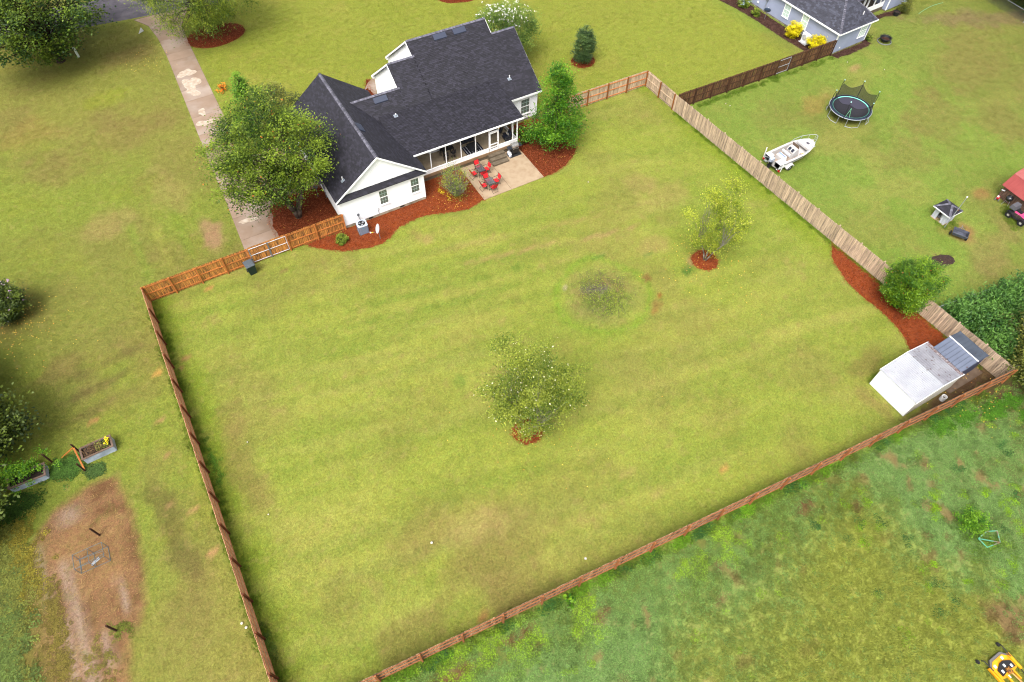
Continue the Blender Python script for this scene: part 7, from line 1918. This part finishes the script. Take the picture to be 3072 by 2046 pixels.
for sx in (-1, 1):
    for yy in (.6, -.6):
        mb = MB(); mb.lathe([(.13, -.11), (.24, -.12), (.29, -.07), (.29, .07), (.24, .12), (.13, .11)], (sx * .46, yy, .29), 20, 'X'); wv = mb.build('wheel', M_RUBBER, T)
        mb = MB(); mb.lathe([(0, sx * .1), (.08, sx * .1), (.13, sx * .06)], (sx * .46, yy, .29), 16, 'X'); mb.build('rim', mat('muddy_rim', lin(150, 120, 100, .7), .6, col2=lin(206, 206, 200, .8), scale=5) if (sx, yy) == (-1, .6) else bpy.data.materials['muddy_rim'], wv)
        mb = MB(); vs = []
        for i in range(9):
            w_ = PI * i / 8; vs += [(sx * .30, yy + .37 * math.cos(w_), .34 + .33 * math.sin(w_)), (sx * .62, yy + .38 * math.cos(w_), .32 + .33 * math.sin(w_))]
        mb.add(vs, [(2 * i, 2 * i + 2, 2 * i + 3, 2 * i + 1) for i in range(8)]); mb.build('mudguard', M_BLACK, T)
mb = MB(); mb.cbox((0, -.35, .70), (.42, .62, .22), rx=.15, taper=.75); mb.cbox((0, .2, .66), (.34, .5, .18), taper=.8); mb.build('bodywork', M_PINK, T)
mb = MB(); mb.cbox((0, .22, .80), (.30, .62, .10), taper=.85); mb.build('seat', M_BLACK, T)
mb = MB(); mb.box(-.2, .2, -.5, .5, .28, .58); mb.build('engine', mat('oily_engine', lin(110, 96, 80, .6), .7, col2=lin(60, 54, 50, .6), scale=9), T)
for s in (-1, 1):
    mb = MB(); mb.box(s * .38 - .1, s * .38 + .1, -.3, .3, .28, .33); mb.build('footboard', M_BLACK, T)
mb = MB(); mb.path([(-.38, -.22, 1.02), (-.1, -.36, .96), (.1, -.36, .96), (.38, -.22, 1.02)], .018); mb.tube((0, -.36, .7), (0, -.36, .96), .025); mb.build('handlebar', M_BLACK, T)
mb = MB(); mb.path([(-.34, .45, .82), (.34, .45, .82), (.34, .95, .82), (-.34, .95, .82)], .016, closed=True); mb.build('rear_rack', M_BLACK, T)
mb = MB(); mb.add([(-.45, .42, .84), (.42, .42, .84), (.42, .98, .84), (-.45, .98, .84), (-.40, .52, 1.16), (.38, .52, 1.16), (.34, .92, 1.16), (-.36, .92, 1.16)], [(0, 3, 2, 1), (4, 5, 6, 7), (0, 1, 5, 4), (1, 2, 6, 5), (2, 3, 7, 6), (3, 0, 4, 7)]); mb.build('cargo_box', mat('cargo_grey', lin(96, 96, 102, .65), .6), T)

# ------------------------------------------------------------------ street side odds and ends
T = thing('utility_marker', 'pale green utility post beside the upper left tree trunk', 'post', (-15.35, 37.45, 0))
mb = MB(); mb.rbox((0, 0, .5), (.22, .22, 1.0), .03); mb.build('pedestal', mat('pale_green_plastic', lin(214, 226, 206, .8), .5), T)
mb = MB(); mb.rbox((0, 0, 1.03), (.25, .25, .08), .03); mb.build('cap', mat('pale_green_cap', lin(206, 220, 200, .8), .5), T)
T = thing('marker_sign', 'small white triangular sign on the grass by the driveway entrance', 'sign', (-8.55, 39.0, 0), .5)
mb = MB(); mb.extr([(-.35, 0, .05), (.35, 0, .05), (.2, 0, .5)], (0, .03, 0)); mb.build('panel', M_WHITEP, T)
mb = MB(); mb.tube((0, .02, 0), (.1, .02, .45), .012); mb.build('stake', M_GREYM, T)
M_MUSH = mat('mushroom_white', lin(236, 230, 214, .6), .7)
mushrooms = [(-13.2, -15.6), (-13.55, -21.2), (39.72, -2.21), (39.87, -2.7), (55.95, -2.9), (58.4, -5.8), (-16.75, -27.1), (-16.35, -27.2), (-16.9, -26.75), (-5.35, -27.9), (2.4, -33.4), (21.2, -5.2)]
mlab = ['white mushroom beside the left fence, upper one', 'white mushroom beside the left fence, lower one', 'white mushroom near the dark fence, upper of two', 'white mushroom near the dark fence, lower of two', 'white mushroom in front of the grey house', 'white mushroom on the open neighbour lawn', 'large white mushroom at the bottom edge, middle one', 'large white mushroom at the bottom edge, right one', 'white mushroom at the bottom edge, upper left one', 'lone white mushroom on the lower lawn', 'tiny white mushroom close to the rear fence', 'white mushroom on the lawn below the right mulch bed']
for (x, y), lab in zip(mushrooms, mlab):
    mb = MB(); r = .085 if y < -26 else .05; mb.lathe([(.025, 0), (.02, .06), (r * .9, .06), (r, .075), (r * .75, .105), (0, .12)], n=10)
    o = mb.build('mushroom', M_MUSH, smooth=True); o.location = (x, y, 0); tag(o, lab, 'mushroom', 'white mushrooms in the grass')
# ================================================================== GRASS AND GROUND COVER (scattered tufts)
def scatter(name, label, cat, pts, rotz, scl, col, idxs, sources):
    c = bpy.data.collections.new(name + '_sources')
    for s in sources: c.objects.link(s)
    me = bpy.data.meshes.new(name)
    me.vertices.add(len(pts)); me.vertices.foreach_set('co', np.asarray(pts, np.float32).ravel())
    a = me.attributes.new('rz', 'FLOAT', 'POINT'); a.data.foreach_set('value', np.asarray(rotz, np.float32))
    a = me.attributes.new('sc', 'FLOAT', 'POINT'); a.data.foreach_set('value', np.asarray(scl, np.float32))
    a = me.attributes.new('ix', 'INT', 'POINT'); a.data.foreach_set('value', np.asarray(idxs, np.int32))
    a = me.attributes.new('gcol', 'FLOAT_VECTOR', 'POINT'); a.data.foreach_set('vector', np.asarray(col, np.float32).ravel())
    o = bpy.data.objects.new(name, me); COL.objects.link(o)
    o['kind'] = 'stuff'; o['label'] = label; o['category'] = cat
    ng = bpy.data.node_groups.new(name + '_nodes', 'GeometryNodeTree')
    ng.interface.new_socket('Geometry', in_out='INPUT', socket_type='NodeSocketGeometry')
    ng.interface.new_socket('Geometry', in_out='OUTPUT', socket_type='NodeSocketGeometry')
    n, l = ng.nodes, ng.links
    gi_, go = n.new('NodeGroupInput'), n.new('NodeGroupOutput')
    ci = n.new('GeometryNodeCollectionInfo'); ci.inputs[0].default_value = c; ci.inputs[1].default_value = True; ci.inputs[2].default_value = True
    def na(nm, ty):
        q = n.new('GeometryNodeInputNamedAttribute'); q.data_type = ty; q.inputs[0].default_value = nm; return q.outputs[0]
    iop = n.new('GeometryNodeInstanceOnPoints')
    l.new(gi_.outputs[0], iop.inputs['Points']); l.new(ci.outputs[0], iop.inputs['Instance'])
    iop.inputs['Pick Instance'].default_value = True
    l.new(na('ix', 'INT'), iop.inputs['Instance Index'])
    cx = n.new('ShaderNodeCombineXYZ'); l.new(na('rz', 'FLOAT'), cx.inputs[2])
    er = n.new('FunctionNodeEulerToRotation'); l.new(cx.outputs[0], er.inputs[0]); l.new(er.outputs[0], iop.inputs['Rotation'])
    l.new(na('sc', 'FLOAT'), iop.inputs['Scale'])
    l.new(iop.outputs[0], go.inputs[0])
    md = o.modifiers.new('scatter', 'NODES'); md.node_group = ng
    return o

def tuft_material(name, transl=.35, lo=.85, hi=1.3):
    m, n, l, b = nt(name)
    at = n.new('ShaderNodeAttribute'); at.attribute_type = 'INSTANCER'; at.attribute_name = 'gcol'
    ti = n.new('ShaderNodeAttribute'); ti.attribute_name = 'tint'
    mr = n.new('ShaderNodeMapRange'); mr.inputs[3].default_value = lo; mr.inputs[4].default_value = hi
    l.new(ti.outputs['Fac'], mr.inputs[0])
    hv = n.new('ShaderNodeHueSaturation'); l.new(at.outputs['Color'], hv.inputs['Color']); l.new(mr.outputs[0], hv.inputs['Value'])
    l.new(hv.outputs[0], b.inputs['Base Color']); b.inputs['Roughness'].default_value = .7; b.inputs['Specular IOR Level'].default_value = .2
    tr = n.new('ShaderNodeBsdfTranslucent'); l.new(hv.outputs[0], tr.inputs['Color'])
    ms = n.new('ShaderNodeMixShader'); ms.inputs[0].default_value = transl
    l.new(b.outputs[0], ms.inputs[1]); l.new(tr.outputs[0], ms.inputs[2]); l.new(ms.outputs[0], n['Material Output'].inputs['Surface'])
    return m

def blade_tuft(name, m, seed, n, rad, h0, h1, w, lean):
    rs = np.random.RandomState(seed); V = []; F = []; T = []
    for i in range(n):
        r = rad * math.sqrt(rs.rand()); a = rs.uniform(0, 2 * PI); x, y = r * math.cos(a), r * math.sin(a)
        h = rs.uniform(h0, h1); d = rs.uniform(0, 2 * PI); ln = h * lean * rs.uniform(.3, 1.2); ww = w * rs.uniform(.7, 1.3)
        px, py = -math.sin(d) * ww, math.cos(d) * ww
        k = len(V)
        V += [(x - px, y - py, 0), (x + px, y + py, 0), (x + px * .6 + math.cos(d) * ln * .45, y + py * .6 + math.sin(d) * ln * .45, h * .65), (x + math.cos(d) * ln, y + math.sin(d) * ln, h)]
        F.append((k, k + 1, k + 2, k + 3)); T.append(rs.rand())
    me = bpy.data.meshes.new(name); me.from_pydata(V, [], F); me.materials.append(m)
    a = me.attributes.new('tint', 'FLOAT', 'FACE'); a.data.foreach_set('value', T)
    return bpy.data.objects.new(name, me)

def leaf_tuft(name, m, seed, n, rad, h, size):
    rs = np.random.RandomState(seed); V = []; F = []; T = []
    for i in range(n):
        r = rad * math.sqrt(rs.rand()); a = rs.uniform(0, 2 * PI); c = Vector((r * math.cos(a), r * math.sin(a), h * rs.uniform(.2, 1) * (1 - .5 * r / rad)))
        d = rs.uniform(0, 2 * PI); s = size * rs.uniform(.6, 1.3); t = rs.uniform(-.35, .35)
        u = Vector((math.cos(d), math.sin(d), t)) * s * .5; v = Vector((-math.sin(d), math.cos(d), rs.uniform(-.3, .3))) * s * .34
        k = len(V); V += [c - u, c + v, c + u, c - v]; F.append((k, k + 1, k + 2, k + 3)); T.append(rs.rand())
    me = bpy.data.meshes.new(name); me.from_pydata(V, [], F); me.materials.append(m)
    a = me.attributes.new('tint', 'FLOAT', 'FACE'); a.data.foreach_set('value', T)
    return bpy.data.objects.new(name, me)

rs = np.random.RandomState(77)
VIEW = np.array([(-23, 56), (-31, -24.5), (18, -53), (38, -42), (87, -6), (87, 2)])     # ground the camera's surroundings show
HARD = [np.array(p) for p in ([(7.5, 2.1), (0, 0), (0, 12.5), (9.5, 18.2), (20, 18.2), (22, 15.5), (22, 5), (18, 5), (18, 2)], [(0, 0), (7.5, 0), (7.5, 12.5), (0, 12.5)], [(11.9, -2.7), (18.1, -2.7), (18.1, 2.1), (11.9, 2.1)],
        [(-8.3, -.1), (-4.9, -.1), (-4.9, 5.7), (-.1, 5.7), (-.1, 13.4), (-4.8, 13.4), (-4.5, 35), (-4.3, 38.5), (-2.8, 42), (-9, 42.5), (-7.3, 37), (-7.2, 33), (-7.8, 15), (-7.95, 8)], [(27.1, -36.2), (35.6, -36.5), (35.6, -33), (27.1, -33)], [(55.4, -1.3), (60.6, -1), (60.6, 3), (72, 2.3), (72, 16), (55, 16)], rp)]
HARD += [np.array(ellipse(x, y, r, r2, 24)) for x, y, r, r2 in ((3.72, -24.15, 1, .9), (24.42, -17.75, 1.05, 1), (-1.6, 34.6, 3.0, 2.3), (31.2, 10.95, 1.2, 1.1), (41.6, -27.35, 1, .55), (25.6, 29.3, 2.5, 1.5))]
HARD += [np.array(p) for p in ([(-3.4, -.15), (-2.1, -1.5), (-.05, -2.65), (1, -2.95), (2.1, -2.95), (3.45, -2.2), (4.9, -1.82), (7, -1.9), (9.4, -2.75), (10.8, -2.75), (12, -2.5), (12, 2.1), (7.5, 2.1), (7.5, 0), (0, 0)], [(-5.3, 0), (-5.4, 3.9), (-4.2, 5.8), (0, 6.2), (0, 0)], [(18, -2.6), (20.6, -2.15), (22.8, -.6), (23.2, .6), (22.8, 3), (22.3, 5.1), (18, 5.1)],
         [(35.0, -21.6), (33.55, -23.6), (32.95, -26.9), (33.1, -30.2), (32.2, -32.3), (32, -33.2), (35.6, -33.5), (35.3, -25.9)], [(52.0, 15.2), (52.9, 10.5), (53.1, 5.8), (53.5, 1), (53.6, -.7), (55.4, -.7), (55, 15)])]

def sample(n, x0, x1, y0, y1):
    p = np.stack([rs.uniform(x0, x1, n), rs.uniform(y0, y1, n)], 1)
    p = p[pip(VIEW, p)]
    for h in HARD:
        if len(p): p = p[~pip(h, p)]
    return p

def gsample(sp, x0, x1, y0, y1):
    gx, gy = np.meshgrid(np.arange(x0, x1, sp), np.arange(y0, y1, sp))
    p = np.stack([gx.ravel(), gy.ravel()], 1) + rs.uniform(-.45, .45, (gx.size, 2)) * sp
    p = p[pip(VIEW, p)]
    for h in HARD:
        if len(p): p = p[~pip(h, p)]
    return p

M_TUFT = tuft_material('grass_blades')
src = [blade_tuft('tuft', M_TUFT, 500 + i, 44, .25, .018, .042, .009, 1.2) for i in range(4)]
p = gsample(.33, -31, 87, -53, 56)
c, turf, field, tall = ground_colour(p[:, 0], p[:, 1])
dist = np.linalg.norm(np.concatenate([p, np.zeros((len(p), 1))], 1) - CAMP, axis=1)
keep = (rs.rand(len(p)) < turf) & (field < .5)
p, c = p[keep], c[keep]
n = len(p)
c = c * rs.uniform(.98, 1.16, (n, 1)) * (1 + rs.normal(size=(n, 3)) * .02)
scatter('lawn_grass', 'short mown lawn grass', 'grass', np.concatenate([p, np.full((n, 1), .0)], 1), rs.uniform(0, 6.28, n), rs.uniform(.8, 1.3, n), np.clip(c, 0, 1), rs.randint(0, 4, n), src)

# longer grass in the field and along the fences
src2 = [blade_tuft('long_tuft', M_TUFT, 520 + i, 40, .24, .05, .14, .011, 1.5) for i in range(4)]
p = gsample(.27, -20, 40, -53, -30)
c, turf, field, tall = ground_colour(p[:, 0], p[:, 1])
keep = (rs.rand(len(p)) < np.clip(tall * .9 + .12, 0, 1) * turf) & (field > .6)
p1, c1 = p[keep], c[keep]
edge = []
for (a, b2, m_, offs) in (((-16.0, -1), (-15.95, -32.5), 130, .25), ((-15.5, -33.2), (34, -37.7), 420, .35), ((34.4, -1), (35.5, -36), 260, .15), ((36, -2), (36.5, -30), 180, .3), ((37, -1.2), (55, -1.5), 120, .25), ((-16.4, -1), (-16.4, -30), 200, .2), ((27.3, -32.8), (32, -32.8), 40, .1)):
    t = rs.rand(m_); q = np.array(a)[None] + t[:, None] * (np.array(b2) - np.array(a))[None] + rs.normal(size=(m_, 2)) * offs * .6; edge.append(q)
for (cx_, cy_, r_) in ((45.6, -24.9, .8), (51.5, -26.3, .8), (50.6, -27.3, .6), (47, -1.2, .6), (24.9, -44.6, 1.2)):
    m_ = int(40 * r_ * r_) + 10; edge.append(np.array([cx_, cy_])[None] + rs.normal(size=(m_, 2)) * r_ * .6)
e = np.concatenate(edge); ce, _, _, _ = ground_colour(e[:, 0], e[:, 1])
ce = ce * .35 + np.array(lin(112, 150, 36, KG)) * .65
p1 = np.concatenate([p1, e]); c1 = np.concatenate([c1, ce]); n = len(p1)
c1 = c1 * rs.uniform(1.0, 1.5, (n, 1))
scatter('tall_grass', 'longer unmown grass in the field and along fence boards', 'grass', np.concatenate([p1, np.zeros((n, 1))], 1), rs.uniform(0, 6.28, n), rs.uniform(.7, 1.4, n), np.clip(c1, 0, 1), rs.randint(0, 4, n), src2)

# broad-leaved weeds: blue-green mat in the field, lime patches by the rear fence, growth round the vegetable plot
M_WEED = tuft_material('weed_leaves', .3, .6, 1.4)
src3 = [leaf_tuft('weed', M_WEED, 540 + i, 34, .20, .06, .07) for i in range(4)]
p = gsample(.24, -20, 40, -53, -30)
c, turf, field, tall = ground_colour(p[:, 0], p[:, 1])
keep = (field > .6) & (rs.rand(len(p)) < (1 - tall * .85) * (.35 + .65 * turf))
p = p[keep]; c = c[keep]
yf = -32.93 - .0893 * (p[:, 0] + 16.1); d = yf - p[:, 1]
soil = fbm(p[:, 0], p[:, 1], 1.1, 81, 4); k = soil < .68
p, c, d = p[k], c[k], d[k]
lime = (sstep(.52, .60, fbm(p[:, 0], p[:, 1], 1.4, 131, 3)) * sstep(4.0, 1.4, d) * sstep(16, 10, p[:, 0]) + sstep(.70, .75, fbm(p[:, 0], p[:, 1], .9, 141, 3)) * .8 + sstep(1.0, .3, d) * .5)
lime = np.clip(lime, 0, 1)[:, None]
wc = np.array(lin(134, 174, 88, KG))[None] * (1 - lime) + np.array(lin(170, 214, 44, KG))[None] * lime
wc = wc * .75 + c * .25
n = len(p); wc = wc * rs.uniform(.9, 1.25, (n, 1))
allp, allc, alls = [p], [wc], [rs.uniform(.7, 1.15, n)]
def patch(n_, cx_, cy_, rx_, ry_, col_, s_):
    q = np.array([cx_, cy_])[None] + rs.normal(size=(n_, 2)) * np.array([rx_, ry_])[None] * .55
    allp.append(q); allc.append(np.array(lin(*col_, KG))[None] * rs.uniform(.7, 1.35, (n_, 1))); alls.append(rs.uniform(.7, 1.3, n_) * s_)
patch(800, -28.9, -17.5, 1.3, 4.0, (138, 144, 62), 1.5); patch(700, -29.4, -21.5, 1.3, 4.0, (120, 142, 66), 1.6); patch(260, -27.6, -16.2, 1.1, 3.0, (160, 148, 52), 1.2); patch(260, -26.2, -22.5, .5, 4.0, (150, 136, 60), .9)
patch(200, -27.6, -12.9, 1.2, .7, (70, 104, 30), 1.6); patch(160, -24.0, -11.6, .9, .7, (92, 132, 50), 1.5); patch(60, -22.4, -12.7, .6, .4, (96, 128, 60), 1.2); patch(26, -23.0, -23.7, .5, .4, (130, 140, 50), 1.0); patch(60, -24.4, -24.9, .9, 1.4, (150, 142, 64), .8)
patch(120, 14.9, -17.4, 2.6, 2.2, (150, 172, 72), .55); patch(50, -16.0, -28.5, .35, .9, (120, 150, 56), .9); patch(50, -15.6, -16.0, .25, 2.2, (120, 168, 50), .8)
for i in range(40):
    t = rs.rand(); x = -15 + t * 49; patch(12, x, -33.25 - .0893 * (x + 16.1), .5, .22, (118, 170, 34) if rs.rand() < .6 else (74, 124, 52), rs.uniform(.9, 1.6))
for i in range(46):
    x = rs.uniform(16, 33); patch(7, x, rs.uniform(-47, -38.5), .35, .3, (150, 196, 40) if rs.rand() < .55 else (80, 128, 60), 1.0)
for x, y in ((35.0, -39), (33.2, -38.9), (31, -38.2), (29, -37.9), (35.2, -40.5)): patch(70, x, y, .9, .5, (92, 146, 36), 1.3)
p1 = np.concatenate(allp); c1 = np.concatenate(allc); s1 = np.concatenate(alls); n = len(p1)
scatter('weed_cover', 'low broad leaved weeds covering the rough ground', 'weeds', np.concatenate([p1, np.zeros((n, 1))], 1), rs.uniform(0, 6.28, n), s1, np.clip(c1, 0, 1), rs.randint(0, 4, n), src3)

# fallen leaves: yellow and rust flecks under the trees; dry stalks on the bare soil
M_FALL = leafmat('fallen_leaf', lg(200, 130, 50), lg(246, 214, 90), transl=.1)
C = []
for cx_, cy_, rx_, n_ in ((24.3, -17.8, 3.6, 170), (3.7, -24.2, 4.5, 70), (-25.5, 2.8, 2.6, 200), (-24.5, 1.5, 3.5, 60), (-9.5, 33, 3, 90), (21.3, .5, 2.2, 130), (-2.6, 2.8, 2.6, 40), (9.8, -1.2, 1.6, 110), (33.0, -37.3, 2.6, 90)):
    q = np.array([cx_, cy_])[None] + rs.normal(size=(n_, 2)) * rx_ * .55; C.append(np.concatenate([q, np.full((n_, 1), .10)], 1))
C = np.concatenate(C)
o = leaves('fallen_leaves', C, M_FALL, None, .085, rs, up=.9, kind='stuff'); o['label'] = 'scattered yellow and rust fallen leaves'; o['category'] = 'leaves'
M_STALK = mat('dry_stalks', lin(176, 140, 88, .5), .9, tint=True, tintamt=.5)
n = 2200
q = np.stack([rs.uniform(-27.5, -20.9, n), rs.uniform(-27, -13.6, n)], 1); q = q[pip(GARDEN, q)]; n = len(q)
w = rs.uniform(0, 6.28, n); L = rs.uniform(.03, .16, n) * rs.uniform(.3, 1, n); V = np.zeros((n, 4, 3))
for k_, (a_, b_) in enumerate(((-1, -1), (1, -1), (1, 1), (-1, 1))):
    V[:, k_, 0] = q[:, 0] + np.cos(w) * L * a_ - np.sin(w) * .008 * b_; V[:, k_, 1] = q[:, 1] + np.sin(w) * L * a_ + np.cos(w) * .008 * b_; V[:, k_, 2] = .02 + rs.rand(n) * .02
o = np_mesh('dry_stalks', V.reshape(-1, 3), np.arange(n * 4).reshape(n, 4), M_STALK, None, rs.rand(n), 'stuff'); o['label'] = 'dry straw and stalks on the bare soil'; o['category'] = 'straw'
